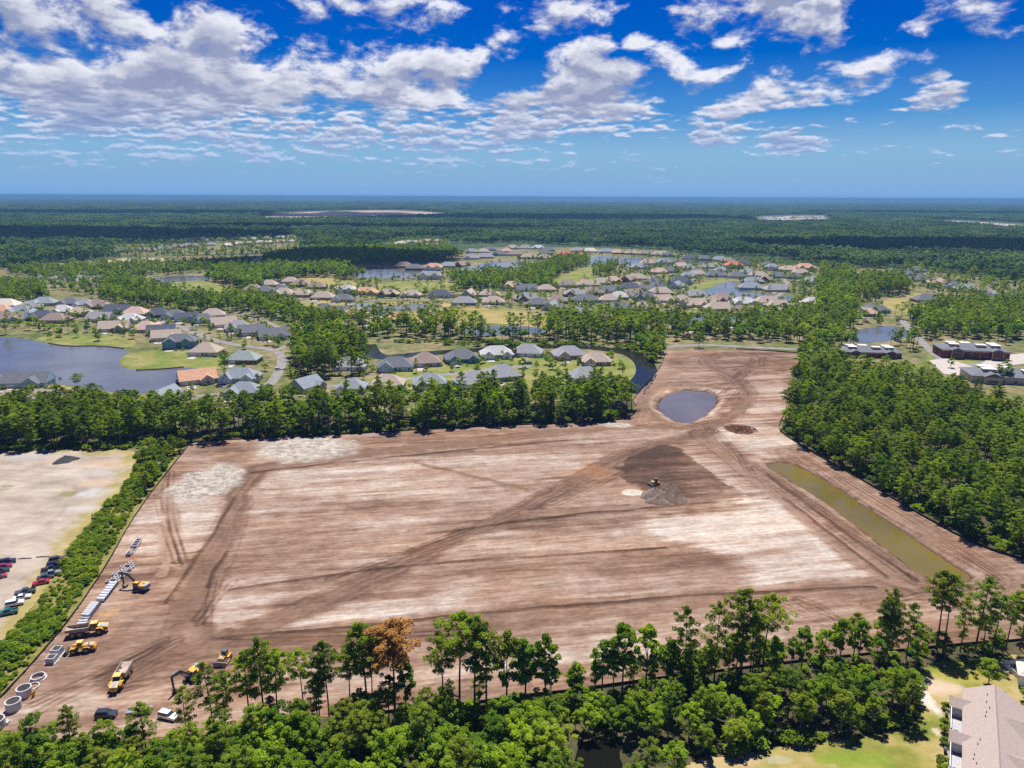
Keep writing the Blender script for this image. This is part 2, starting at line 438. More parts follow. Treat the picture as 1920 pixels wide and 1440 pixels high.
ROADS = [  # haul roads: centre line, half width m, how dark, rut strength
    (px_line([(1310, 815), (1180, 845), (1100, 893), (980, 957), (850, 1012), (700, 1087), (590, 1135), (490, 1178), (430, 1200)]), 4.2, -0.20, 1.0),
    (px_line([(488, 878), (455, 905), (437, 960), (418, 1015), (385, 1085), (355, 1145), (345, 1180), (365, 1212), (300, 1235), (230, 1270)]), 5.0, -0.20, 1.0),
    (px_line([(345, 1190), (430, 1215), (560, 1200), (700, 1182), (1000, 1152), (1300, 1130), (1500, 1112), (1720, 1096), (1920, 1100)]), 5.5, -0.10, 0.8),
    (px_line([(1310, 812), (1400, 880), (1480, 945), (1560, 1010), (1650, 1078), (1720, 1098)]), 4.5, -0.04, 1.0),
    (px_line([(1310, 815), (1385, 772), (1408, 742), (1385, 712), (1340, 692), (1318, 676), (1350, 664), (1415, 665), (1425, 680), (1385, 698), (1378, 708)]), 4.5, -0.17, 1.2),
    (px_line([(488, 880), (600, 858), (800, 838), (1000, 815), (1160, 800), (1310, 800)]), 4.5, -0.12, 0.8),
    (px_line([(1190, 790), (1210, 740), (1232, 715), (1250, 700)]), 6.0, -0.02, 0.8),
    (px_line([(1300, 800), (1240, 790), (1210, 765), (1225, 735), (1260, 722)]), 5.0, -0.06, 0.8),
    (px_line([(1380, 925), (1300, 940), (1180, 952), (1080, 960), (985, 962)]), 3.0, -0.06, 0.8),
    (px_line([(1435, 880), (1500, 925), (1600, 1000), (1700, 1072), (1760, 1100)]), 5.0, -0.10, 0.7),
    (px_line([(1480, 850), (1600, 922), (1720, 995), (1830, 1060), (1880, 1090), (1800, 1100)]), 8.0, -0.02, 0.7),
    (px_line([(780, 868), (880, 893), (990, 920)]), 1.4, -0.10, 0.6),
    (px_line([(1060, 900), (1180, 848)]), 1.4, -0.12, 0.6),
    (px_line([(60, 1290), (160, 1245), (250, 1215), (340, 1195)]), 6.0, -0.03, 0.5),
    (px_line([(230, 1000), (300, 985), (320, 1040), (300, 1080)]), 2.0, 0.07, 0.8),
    (px_line([(300, 900), (330, 985), (325, 1050)]), 2.0, 0.07, 0.8),
]
WINDROWS = [px_line([(400, 1198), (500, 1190), (640, 1177), (900, 1152), (1200, 1124), (1400, 1112), (1640, 1101)]),
            px_line([(430, 1108), (600, 1082), (850, 1052), (1100, 1040), (1250, 1028)]),
            px_line([(470, 888), (640, 868), (840, 848), (1000, 832), (1065, 826)]),
            px_line([(800, 1003), (1000, 975), (1200, 955), (1390, 938)]),
            px_line([(440, 935), (396, 1008), (350, 1078), (312, 1132)]), px_line([(426, 1035), (406, 1068), (391, 1102)]),
            px_line([(1440, 893), (1540, 965), (1640, 1040), (1720, 1090)]),
            px_line([(1470, 935), (1560, 1003), (1660, 1082)])]
def _tracks():
    g = random.Random(21); out = []
    for (ax, ay, bx, by, bend, n) in ((300, 880, 330, 1060, 30, 5), (1200, 770, 1390, 700, 60, 6), (1330, 800, 1420, 880, 25, 4), (1280, 800, 1400, 700, -50, 5), (420, 1200, 900, 1180, 20, 4), (1500, 850, 1880, 1080, 18, 5), (1440, 890, 1720, 1090, 10, 4), (60, 1330, 330, 1200, 25, 6), (200, 1300, 420, 1250, 20, 4), (1250, 850, 1000, 960, 20, 4), (1640, 1130, 1860, 1090, 30, 5), (1480, 1130, 1600, 1180, 30, 4), (380, 1170, 420, 1090, 15, 4), (1340, 690, 1440, 672, 25, 4), (600, 1090, 900, 1000, 12, 3), (500, 900, 900, 880, 12, 3)):
        for k in range(n):
            j = lambda s: g.uniform(-s, s)
            a = (ax + j(22), ay + j(10)); b = (bx + j(22), by + j(10)); m = ((a[0] + b[0]) / 2 + bend * g.uniform(-.6, 1), (a[1] + b[1]) / 2 + bend * .4 * g.uniform(-1, 1))
            out.append(px_line([a, m, b], 2))
    return out
TRACKS = _tracks()
FEATURES = [  # soil patches: outline, brightness shift, feather m
    (px_poly([(470, 905), (560, 880), (760, 862), (1000, 850), (1150, 850), (1110, 885), (960, 915), (700, 925), (520, 925), (465, 925)]), 0.16, 8),
    (px_poly([(440, 930), (700, 930), (960, 930), (900, 965), (640, 985), (430, 975)]), -0.06, 10),
    (px_poly([(760, 960), (980, 985), (900, 1040), (760, 1050), (650, 1050), (640, 1010)]), 0.13, 10),
    (px_poly([(390, 1095), (560, 1075), (480, 1150), (420, 1175), (365, 1175)]), 0.17, 6),
    (px_poly([(480, 1200), (640, 1150), (800, 1120), (900, 1090), (830, 1150), (650, 1172)]), 0.10, 6),
    (px_poly([(690, 1090), (900, 1080), (900, 1120), (700, 1130)]), 0.06, 4),
    (px_poly([(720, 1255), (1000, 1215), (1200, 1195), (1400, 1200), (1200, 1240), (1000, 1262), (800, 1290), (500, 1330), (520, 1265)]), 0.14, 10),
    (px_poly([(1310, 835), (1340, 870), (1400, 915), (1430, 938), (1330, 930), (1260, 900), (1270, 850)]), 0.16, 9),
    (px_poly([(1180, 975), (1330, 955), (1480, 938), (1530, 975), (1600, 1040), (1645, 1088), (1440, 1113), (1400, 1090), (1380, 1040), (1250, 1012)]), 0.30, 7),
    (GP([(1156, 880), (1172, 874), (1160, 868), (1176, 864), (1170, 857), (1182, 853), (1178, 844), (1196, 840), (1250, 838), (1276, 843), (1288, 860), (1325, 884), (1372, 914), (1340, 926), (1290, 934), (1230, 930), (1200, 914), (1172, 896)]), -0.42, 2.2),
    (px_poly([(1090, 1060), (1380, 1035), (1400, 1075), (1180, 1095)]), -0.10, 10),
    (px_poly([(1345, 790), (1420, 785), (1465, 800), (1500, 850), (1440, 862), (1400, 850), (1340, 815)]), 0.20, 6),
    (px_poly([(1390, 700), (1480, 706), (1470, 760), (1450, 785), (1400, 780), (1420, 740)]), 0.12, 6),
    (px_poly([(1256, 657), (1500, 664), (1492, 702), (1400, 700), (1375, 710), (1250, 710)]), -0.10, 5),
    (px_poly([(355, 832), (470, 826), (480, 850), (440, 875), (400, 865), (360, 850)]), -0.10, 6),
    (px_poly([(250, 960), (330, 930), (400, 945), (390, 1010), (330, 1080), (240, 1050)]), 0.14, 8),
    (px_poly([(240, 1120), (320, 1100), (345, 1150), (280, 1180)]), -0.10, 8),
    (px_poly([(0, 1330), (150, 1260), (320, 1270), (440, 1300), (300, 1360), (100, 1380)]), 0.00, 8),
]
def ring_out(poly, k):
    c = np.mean(np.array(poly), 0); return poly
def site_fields(X, Y):
    """brightness w, height z, colour overlays for the graded ground"""
    s = X * SDIR[0] + Y * SDIR[1]; t = -X * SDIR[1] + Y * SDIR[0]
    wx = X + 3.0 * (fbm(X / 9, Y / 9, 3, 1) - .5) * 2; wy = Y + 3.0 * (fbm(X / 9, Y / 9, 3, 4) - .5) * 2
    sw = s + 12 * (fbm(s / 30, t / 5, 2, 3) - .5)
    tw = t + 2.5 * (fbm(s / 55, t / 25, 2, 5) - .5)
    streak = fbm(sw / 42, tw / 3.2, 5, 2, 0.74); broad = fbm(s / 70, tw / 13, 3, 6); fine = fbm(s / 7, t / 0.75, 3, 0); blot = fbm(X / 5, Y / 5, 4, 7)
    w = 0.43 + 0.66 * (streak - .5) + 0.40 * (broad - .5) + 0.24 * (fine - .5) + 0.26 * (blot - .5)
    z = 0.05 * (fbm(X / 6, Y / 6, 3, 2) - .5) + 0.05 * (streak - .5)
    for poly, amt, fe in FEATURES:
        d = sdf(wx, wy, poly) + (streak - .5) * min(fe, 9) * 2.2 + (7 * (blot - .5) if fe < 2.4 else 0)
        m = sst(d, -fe * 0.6, fe * 0.6)
        w = w + amt * m
        if amt < -0.2: z = z + 0.55 * m
    # compacted haul roads replace the streaks under them
    for pts, hw, amt, rut in ROADS:
        d = line_dist(wx * .6 + X * .4, wy * .6 + Y * .4, pts)
        m = 1 - sst(d + (blot - .5) * 2.0, hw * 0.7, hw * 1.35)
        core = 0.40 + amt + 0.16 * (blot - .5) + 0.10 * (fine - .5)
        rt = 3.2 * (vn(d / 0.75 + 3 * fbm(X / 25, Y / 25, 2, 3), (X + Y) / 60, 5) - .5) * (0.4 + fbm(X / 9, Y / 9, 2, 5))
        w = w * (1 - 0.82 * m) + (core + 0.075 * rut * rt) * 0.82 * m
        z = z - 0.04 * m * rut * rt - 0.05 * m
        edge = np.exp(-((d - hw * 1.25) / 0.6) ** 2)
        w = w - 0.10 * edge * rut; z = z + 0.18 * edge * rut
    for pts in TRACKS:      # paired wheel marks
        q = np.array(pts); k = np.where((X > q[:, 0].min() - 3) & (X < q[:, 0].max() + 3) & (Y > q[:, 1].min() - 3) & (Y < q[:, 1].max() + 3))[0]
        if len(k) == 0: continue
        d = line_dist(X[k], Y[k], pts); tr = np.exp(-((d - 1.0) / 0.33) ** 2) * (0.35 + fbm(X[k] / 6, Y[k] / 6, 2, 4))
        w[k] -= 0.17 * tr; z[k] -= 0.05 * tr
    for pts in WINDROWS:
        d = line_dist(X * .75 + wx * .25, Y * .75 + wy * .25, pts); g = np.exp(-(d / 0.62) ** 2) * (0.55 + 0.9 * (fbm(X / 14, Y / 14, 2, 6)))
        w = w - 0.30 * np.clip(g, 0, 1); z = z + 0.55 * np.clip(g, 0, 1)
    # basins
    for poly, depth, slope in ((POND_A, 3.4, 0.40), (POND_B, 3.4, 0.42)):
        d = sdf(X, Y, poly) + 2.0 * (fbm(X / 3.5, Y / 3.5, 3, 1) - .5)
        z = z - np.clip((d + 4.0) * slope, 0, depth)
        rim = np.exp(-((d + 3.6) / 1.8) ** 2); w = w + (0.26 if poly is POND_A else 0.10) * rim * (blot * 1.6)
        w = w - 0.30 * sst(d, -1.7, -0.3)
    return w, z, blot, streak
def soil_ramp(w):
    st = [(-0.10, (0.060, 0.036, 0.027)), (0.15, (0.115, 0.068, 0.048)), (0.34, (0.205, 0.132, 0.098)), (0.48, (0.285, 0.200, 0.160)), (0.62, (0.350, 0.277, 0.238)), (0.80, (0.46, 0.405, 0.37)), (1.05, (0.56, 0.53, 0.505))]
    xs = [a for a, _ in st]
    return np.stack([np.interp(w, xs, [c[i] for _, c in st]) for i in range(3)], -1)
def over(col, m, c): return col * (1 - m[..., None]) + np.array(c) * m[..., None]
def ell(X, Y, px, py, rx, ry):
    c = G(px, py); e = G(px + rx, py); f = G(px, py - ry)
    return ((X - c[0]) / abs(e[0] - c[0])) ** 2 + ((Y - c[1]) / abs(f[1] - c[1])) ** 2
def site_color(X, Y):
    w, z, blot, streak = site_fields(X, Y)
    col = soil_ramp(w)
    # warm wash of the clay
    warm = sst(fbm(X / 40, Y / 18, 3, 4), 0.45, 0.7)
    col = col * (1 + np.stack([0.05 * warm, -0.01 * warm, -0.07 * warm], -1))
    rub = fbm(X / 2.2 + Y / 5, Y / 1.3, 4, 3, 0.7)
    for px, py, rx, ry in ((388, 905, 62, 36), (572, 842, 100, 24), (1158, 798, 34, 5)):
        e = ell(X, Y, px, py, rx, ry) + 0.9 * (blot - .5)
        m = sst(e + 0.8 * (streak - .5), 1.15, 0.55)
        col = over(col, m * 0.8, (0.40, 0.38, 0.35)) * (1 + (m * (rub - .5) * 1.7)[..., None])
        z = z + m * 0.7 * (rub - .35)
    for px, py, rx, ry, c in ((1105, 885, 48, 16, (0.40, 0.20, 0.10)), (205, 1150, 20, 12, (0.50, 0.33, 0.12)), (1258, 735, 34, 10, (0.45, 0.26, 0.14)), (1180, 920, 40, 8, (0.30, 0.19, 0.13)), (1462, 1122, 22, 4, (0.62, 0.46, 0.22))):
        e = ell(X, Y, px, py, rx, ry) + 2.6 * (blot - .5) + 1.6 * (streak - .5); m = sst(e, 1.2, 0.1)
        col = over(col, 0.36 * m, c)
    e = ell(X, Y, 1188, 924, 23, 6) + 1.2 * (blot - .5); col = over(col, 0.9 * sst(e, 1.1, 0.7), (0.52, 0.485, 0.44))
    e = ell(X, Y, 1385, 805, 28, 10) + 0.9 * (blot - .5); col = over(col, sst(e, 1.1, 0.7), (0.20, 0.10, 0.06))
    col = col * np.array([1.055, 1.02, 0.935]) * 0.80
    return np.clip(col, 0.01, 0.9), z
def terrain(name, poly, res, fn, mat, z0=0.14):
    xs = [p[0] for p in poly]; ys = [p[1] for p in poly]
    nx = int((max(xs) - min(xs)) / res) + 2; ny = int((max(ys) - min(ys)) / res) + 2
    gx = min(xs) + np.arange(nx) * res; gy = min(ys) + np.arange(ny) * res
    X, Y = np.meshgrid(gx, gy)
    cx, cy = X[:-1, :-1] + res / 2, Y[:-1, :-1] + res / 2
    keep = inside(cx, cy, poly)
    used = np.zeros(X.shape, bool)
    for a in (0, 1):
        for b in (0, 1):
            used[a:ny - 1 + a, b:nx - 1 + b] |= keep
    idx = np.full(X.shape, -1, np.int64); idx[used] = np.arange(used.sum())
    Xu, Yu = X[used], Y[used]
    col, z = fn(Xu, Yu)
    V = np.stack([Xu, Yu, z + z0], 1)
    F = np.stack([idx[:-1, :-1][keep], idx[:-1, 1:][keep], idx[1:, 1:][keep], idx[1:, :-1][keep]], 1)
    me = np_mesh(name, V, F, smooth=True)
    a = me.attributes.new('soil', 'FLOAT_VECTOR', 'POINT'); a.data.foreach_set('vector', col.astype(np.float32).ravel())
    me.materials.append(mat)
    return struct(mesh_obj(name, me))
def np_mesh(name, V, F, smooth=False, tint=None):
    me = bpy.data.meshes.new(name)
    k = F.shape[1]
    me.vertices.add(len(V)); me.vertices.foreach_set('co', V.astype(np.float32).ravel())
    me.loops.add(F.size); me.loops.foreach_set('vertex_index', F.astype(np.int32).ravel())
    me.polygons.add(len(F)); me.polygons.foreach_set('loop_start', (np.arange(len(F)) * k).astype(np.int32))
    if smooth: me.polygons.foreach_set('use_smooth', np.ones(len(F), bool))
    me.update(calc_edges=True)
    if tint is not None:
        a = me.attributes.new('tint', 'FLOAT', 'FACE'); a.data.foreach_set('value', tint.astype(np.float32))
    return me

def grow(poly, k):
    """push an outline outwards by k metres"""
    n = len(poly); ar = sum(poly[i][0] * poly[(i + 1) % n][1] - poly[(i + 1) % n][0] * poly[i][1] for i in range(n)); sg = 1 if ar > 0 else -1; out = []
    for i in range(n):
        a, b = Vector(poly[i - 1]), Vector(poly[(i + 1) % n]); d = (b - a).normalized(); out.append((poly[i][0] + d.y * k * sg, poly[i][1] - d.x * k * sg))
    return out
def site_z(x, y):
    _, z = site_color(np.array([x]), np.array([y])); return float(z[0]) + 0.14
M_SITE = vcol_mat('graded_clay_and_sand', 1.6, 0.52, 0.6, (SANG, 7.0))
terrain('graded_site', SITE, 0.46, site_color, M_SITE)
sheet('settling_pond_water', [tuple(np.mean(POND_A, 0) + (np.array(p) - np.mean(POND_A, 0)) * 1.16) for p in POND_A], -1.45, water_mat('pond_water_grey', (0.112, 0.102, 0.100), 0.10, 0.06, 0.4))
sheet('long_basin_water', grow(POND_B, 2.5), -1.45, water_mat('pond_water_olive', (0.118, 0.090, 0.020), 0.05, 0.04, 0.5))

# ---------------------------------------------------------------- base ground with a hole under the graded site
def base_ground():
    res = 7.0
    xs = np.arange(-1200, 1212, res); ys = np.arange(-60, 1812, res)
    X, Y = np.meshgrid(xs[:-1] + res / 2, ys[:-1] + res / 2)
    d = sdf(X, Y, SITE)
    keep = d < res * 0.9
    nx = len(xs); ny = len(ys)
    I = np.arange(nx * ny).reshape(ny, nx)
    VX, VY = np.meshgrid(xs, ys)
    V = np.stack([VX.ravel(), VY.ravel(), np.zeros(nx * ny)], 1)
    F = np.stack([I[:-1, :-1][keep], I[:-1, 1:][keep], I[1:, 1:][keep], I[1:, :-1][keep]], 1)
    x0, x1, y0, y1 = xs[0], xs[-1], ys[0], ys[-1]
    B = 160000.0
    ex = np.array([(-B, -B, 0), (B, -B, 0), (B, B, 0), (-B, B, 0)], float)
    n = len(V); V = np.vstack([V, ex])
    a, b, c, e = I[0, 0], I[0, -1], I[-1, -1], I[-1, 0]
    F = np.vstack([F, [[n, n + 1, b, a], [n + 1, n + 2, c, b], [n + 2, n + 3, e, c], [n + 3, n, a, e]]])
    me = np_mesh('ground', V, F)
    me.materials.append(M_GROUND); me.materials.append(M_FARWOOD)
    mi = np.zeros(len(F), np.int32); mi[-4:] = 1
    me.polygons.foreach_set('material_index', mi)
    struct(mesh_obj('ground', me))
base_ground()
B_ = 1195.0
sheet('distant_woodland_floor', [G(-700, 505), G(0, 500), G(60, 497), G(240, 482), (G(560, 476)), G(700, 470), G(860, 470), G(960, 458), G(1060, 462), G(1240, 470), G(1420, 492), G(1560, 500), G(1700, 505), G(1860, 520), G(1980, 540), G(2600, 540), (30000, 30000), (-30000, 30000)], 0.02, M_FARWOOD)

# forest floors
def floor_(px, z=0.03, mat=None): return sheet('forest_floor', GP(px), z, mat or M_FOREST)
Z_RIGHT = [(1462, 812), (1474, 775), (1486, 742), (1498, 702), (1510, 664), (1530, 640), (1556, 668), (1590, 706), (1690, 716), (1740, 733), (1800, 755), (1860, 778), (1930, 800), (2200, 850), (2200, 1110), (2060, 1078), (1925, 1052), (1860, 1034), (1800, 1008), (1740, 975), (1680, 940), (1620, 904), (1560, 870), (1500, 836)]
Z_BACK = [(345, 832), (480, 823), (640, 816), (760, 808), (900, 801), (1020, 796), (1100, 793), (1165, 788), (1190, 776), (1186, 755), (1170, 745), (1060, 755), (900, 762), (700, 775), (560, 782), (420, 788), (330, 800), (300, 815)]
Z_LEFT = [(-250, 848), (60, 842), (200, 838), (300, 833), (340, 825), (330, 800), (240, 785), (100, 783), (-250, 790)]
Z_FRONT = [(-60, 1385), (160, 1390), (300, 1386), (440, 1374), (600, 1348), (720, 1338), (860, 1324), (980, 1308), (1100, 1294), (1300, 1266), (1500, 1242), (1650, 1226), (1740, 1216), (1770, 1235), (1715, 1262), (1722, 1300), (1726, 1345), (1690, 1372), (1560, 1388), (1450, 1402), (1300, 1428), (1265, 1452), (1180, 1640), (-200, 1640)]
Z_EDGE_R = [(1740, 1216), (1800, 1211), (1920, 1202), (2060, 1188), (2060, 1225), (1920, 1228), (1830, 1240), (1770, 1236)]
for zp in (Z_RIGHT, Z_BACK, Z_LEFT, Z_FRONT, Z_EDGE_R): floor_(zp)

# ---------------------------------------------------------------- sandy lot on the left
LOT_PX = [(-420, 862), (-100, 850), (80, 844), (180, 842), (250, 846), (262, 866), (240, 905), (215, 935), (185, 965), (150, 1000), (120, 1035), (108, 1070), (75, 1118), (45, 1162), (0, 1225), (-120, 1330), (-420, 1400)]
def lot_color(X, Y):
    n = fbm(X / 22, Y / 10, 4, 1); b = fbm(X / 6, Y / 6, 5, 3, .65); st = fbm(X / 9 + Y / 30, Y / 2.5, 4, 5, .65)
    w = 0.70 + 0.40 * (n - .5) + 0.30 * (b - .5) + 0.34 * (st - .5) - 0.10 * sst(np.abs(vn(X / 3 + Y / 8, Y / 25, 4) - .5), 0.05, 0.0)
    xs = [0.35, 0.55, 0.72, 0.9]; cs = [(0.19, 0.16, 0.135), (0.31, 0.255, 0.20), (0.42, 0.35, 0.28), (0.51, 0.45, 0.375)]
    col = np.stack([np.interp(w, xs, [c[i] for c in cs]) for i in range(3)], -1)
    for px, py, rx, ry, c, k in ((60, 850, 130, 14, (0.40, 0.37, 0.36), .8), (125, 862, 26, 5, (0.10, 0.10, 0.10), .9), (190, 888, 46, 12, (0.42, 0.38, 0.35), .8), (185, 925, 36, 10, (0.50, 0.50, 0.50), .9), (170, 955, 50, 9, (0.50, 0.48, 0.46), .8),
                                 (15, 915, 20, 7, (0.16, 0.15, 0.04), .9), (180, 905, 40, 8, (0.52, 0.36, 0.24), .6), (130, 925, 15, 6, (0.20, 0.19, 0.06), .8), (200, 870, 60, 8, (0.55, 0.36, 0.20), .5)):
        m = sst(ell(X, Y, px, py, rx, ry) + 2.6 * (b - .5) + 1.8 * (st - .5), 1.2, 0.1); col = over(col, m * k * .8, c)
    d = sdf(X, Y, LOT); wd = sst(d + 16 * (b - .5) + 8 * (n - .5), 9, 1.5)
    yel = np.array((0.33, 0.27, 0.07))[None] * (0.6 + b[:, None] * .8)
    col = col * (1 - 0.8 * wd[:, None]) + yel * 0.8 * wd[:, None]
    col = col * 0.80
    return np.clip(col, 0.01, 0.9), 0.12 * (fbm(X / 8, Y / 8, 3, 2) - .5) + sst(ell(X, Y, 190, 890, 30, 10), 1, .2) * 1.0 + sst(ell(X, Y, 125, 862, 22, 5), 1, .1) * 1.2
LOT = GP(LOT_PX)
terrain('sandy_lot', LOT, 1.0, lot_color, vcol_mat('pale_sand', 1.1, 0.16, 0.25), 0.09)
sheet('verge', GP([(262, 850), (350, 832), (330, 866), (287, 920), (242, 985), (200, 1062), (132, 1163), (60, 1247), (0, 1312), (-60, 1372), (-160, 1372), (0, 1215), (45, 1160), (108, 1068), (150, 998), (215, 930), (245, 900)]), 0.045, world_noise_mat('weedy_verge', [(0.3, (0.10, 0.13, 0.03)), (0.5, (0.21, 0.19, 0.05)), (0.7, (0.36, 0.28, 0.12))], 0.12, 5.0, 0.95, 0.6, 0.4))

# ---------------------------------------------------------------- lawn at the lower right
def lawn_color(X, Y):
    n = fbm(X / 11, Y / 8, 4, 1); b = fbm(X / 2.2, Y / 2.2, 4, 3)
    w = n * .7 + b * .3
    xs = [0.3, 0.45, 0.55, 0.7]; cs = [(0.15, 0.18, 0.03), (0.25, 0.24, 0.05), (0.36, 0.29, 0.10), (0.45, 0.35, 0.18)]
    col = np.stack([np.interp(w, xs, [c[i] for c in cs]) for i in range(3)], -1)
    for px, py, rx, ry, c, k in ((1755, 1285, 50, 22, (0.62, 0.47, 0.36), .8), (1735, 1310, 16, 30, (0.62, 0.56, 0.50), .9), (1600, 1425, 80, 20, (0.20, 0.28, 0.03), .7), (1755, 1372, 9, 8, (0.62, 0.5, 0.38), .8), (1880, 1250, 40, 14, (0.50, 0.34, 0.22), .7), (1390, 1425, 50, 16, (0.52, 0.36, 0.20), .7), (1460, 1425, 30, 8, (0.48, 0.44, 0.35), .5), (1790, 1270, 60, 14, (0.33, 0.30, 0.05), .8)):
        m = sst(ell(X, Y, px, py, rx, ry) + 1.0 * (b - .5), 1.2, 0.3); col = over(col, m * k, c)
    col = col * 0.78
    return np.clip(col, 0.01, 0.9), 0.1 * (fbm(X / 9, Y / 9, 3, 2) - .5)
terrain('lawn', GP([(1180, 1640), (1265, 1452), (1300, 1428), (1450, 1402), (1560, 1388), (1690, 1372), (1726, 1345), (1722, 1300), (1712, 1262), (1770, 1236), (1830, 1238), (1920, 1226), (2060, 1222), (2200, 1400), (2200, 1640)]), 0.8, lawn_color, vcol_mat('patchy_lawn', 1.6, 0.22, 0.35), 0.06)

# ---------------------------------------------------------------- lakes, canal, ponds
M_LAKE = water_mat('lake_water', (0.10, 0.105, 0.118), 0.12, 0.22, 0.16)
M_DARKW = water_mat('shaded_water', (0.016, 0.015, 0.010), 0.12, 0.10, 0.4, 0.22)  # the canal's own dark brownish water
M_SHADEW = water_mat('tree_shade_pool_water', (0.006, 0.006, 0.004), 0.2, 0.05, 0.4, 0.08)  # black base colour carries the shade of the trees round the wood pond
LAKES = {
    'lake': [(-260, 640), (-100, 634), (0, 631), (40, 634), (90, 644), (125, 650), (190, 649), (232, 654), (242, 660), (230, 667), (222, 679), (230, 689), (255, 695), (300, 693), (345, 689), (380, 693), (376, 702), (345, 717), (305, 731), (262, 739), (230, 737), (155, 727), (85, 716), (0, 712), (-260, 716)],
    'golf_pond': [(678, 578), (700, 574), (760, 571), (824, 571), (816, 577), (760, 583), (700, 584)],
    'far_lake': [(652, 512), (675, 500), (720, 500), (760, 506), (800, 508), (830, 513), (820, 521), (740, 523), (690, 521), (660, 519)],
    'inlet': [(884, 499), (930, 489), (985, 489), (985, 496), (935, 500), (890, 504)],
    'boulder_lake': [(1100, 480), (1150, 480), (1200, 484), (1260, 489), (1335, 487), (1335, 493), (1250, 498), (1180, 497), (1130, 493), (1102, 498)],
    'villa_lake': [(1284, 549), (1320, 545), (1345, 534), (1368, 526), (1388, 529), (1376, 537), (1400, 545), (1440, 551), (1495, 556), (1490, 565), (1440, 564), (1380, 559), (1330, 558)],
    'street_pond': [(1285, 592), (1336, 589), (1332, 603), (1285, 604)],
    'clubhouse_pond': [(1580, 642), (1597, 622), (1640, 611), (1725, 614), (1718, 630), (1650, 643)],
    'pine_pond': [(860, 616), (900, 611), (1020, 613), (1036, 625), (950, 630), (865, 628)],
    'bridge_pond': [(276, 523), (320, 517), (405, 517), (402, 523), (330, 530), (288, 530)],
    'fairway_pond': [(336, 544), (362, 541), (358, 546), (340, 548)],
    'village_pond': [(388, 463), (425, 456), (428, 470), (392, 473)],
    'distant_pond': [(505, 462), (556, 459), (556, 466), (505, 470)],
    'parkside_pond': [(116, 559), (137, 556), (136, 566), (118, 566)],
}
LAKE_G = {}
for nm, pl in LAKES.items():
    LAKE_G[nm] = smooth_poly(GP(pl), 2, True)
    sheet(nm, LAKE_G[nm], 0.09, M_LAKE)
CANAL = px_line([(688, 646), (696, 664), (720, 672), (765, 666), (835, 660), (905, 656), (985, 650), (1060, 650), (1110, 652), (1150, 656), (1188, 664), (1209, 680), (1214, 700), (1200, 719), (1186, 738)])
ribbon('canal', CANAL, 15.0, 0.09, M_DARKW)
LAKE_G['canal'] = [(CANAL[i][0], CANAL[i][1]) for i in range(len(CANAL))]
sheet('wood_pond', smooth_poly(GP([(1084, 1398), (1100, 1388), (1122, 1393), (1150, 1384), (1168, 1396), (1160, 1416), (1170, 1440), (1150, 1475), (1110, 1482), (1090, 1455), (1072, 1440), (1080, 1418)]), 1, True), 0.10, M_SHADEW)

# ---------------------------------------------------------------- fairways and lawns in the neighbourhood
FAIR = [([(1026, 532), (1060, 512), (1100, 499), (1140, 496), (1152, 503), (1132, 517), (1100, 530), (1060, 537)], M_LAWN), ([(290, 538), (340, 524), (402, 528), (440, 545), (420, 558), (370, 562), (318, 553)], M_LAWN),
        ([(545, 566), (600, 562), (660, 566), (640, 578), (600, 580), (548, 578)], M_DRY), ([(700, 536), (740, 527), (850, 528), (880, 538), (800, 546), (720, 547)], M_LAWN), ([(540, 524), (600, 519), (650, 524), (690, 538), (620, 542), (560, 532)], M_DRY),
        ([(640, 590), (740, 586), (830, 578), (960, 578), (1010, 590), (1090, 600), (1085, 626), (1000, 612), (930, 606), (830, 604), (740, 606)], M_DRY), ([(690, 566), (830, 566), (860, 572), (830, 577), (826, 569), (760, 570), (690, 574)], M_DRY),
        ([(60, 632), (150, 625), (232, 628), (262, 645), (236, 653), (190, 648), (125, 649), (90, 643)], M_LAWN), ([(246, 662), (330, 655), (445, 668), (440, 690), (384, 693), (345, 688), (300, 692), (256, 694), (232, 688), (225, 679), (232, 668)], M_LAWN),
        ([(1650, 565), (1700, 548), (1760, 553), (1750, 580), (1700, 592), (1655, 585)], M_DRY), ([(1735, 660), (1790, 655), (1860, 690), (1810, 705), (1740, 690)], M_LAWN), ([(1285, 582), (1345, 580), (1380, 588), (1340, 591), (1288, 592)], M_LAWN),
        ([(1290, 545), (1300, 535), (1350, 522), (1385, 524), (1366, 526), (1344, 533), (1320, 544)], M_LAWN), ([(1580, 640), (1590, 622), (1612, 616), (1600, 630)], M_LAWN), ([(85, 719), (155, 729), (160, 740), (60, 745)], M_DRY), ([(780, 690), (1000, 665), (1180, 668), (1205, 690), (1180, 720), (1000, 735), (700, 745), (650, 720)], M_LAWN),
        ([(225, 482), (400, 488), (520, 478), (520, 486), (400, 498), (150, 502)], M_SANDY)]
FAIR_G = []
for i, (pl, m) in enumerate(FAIR):
    FAIR_G.append(smooth_poly(GP(pl), 2, True)); sheet('fairway' if m in (M_DRY, M_LAWN) else 'sandy_field', FAIR_G[-1], 0.05 + 0.004 * i * 0.5, m)

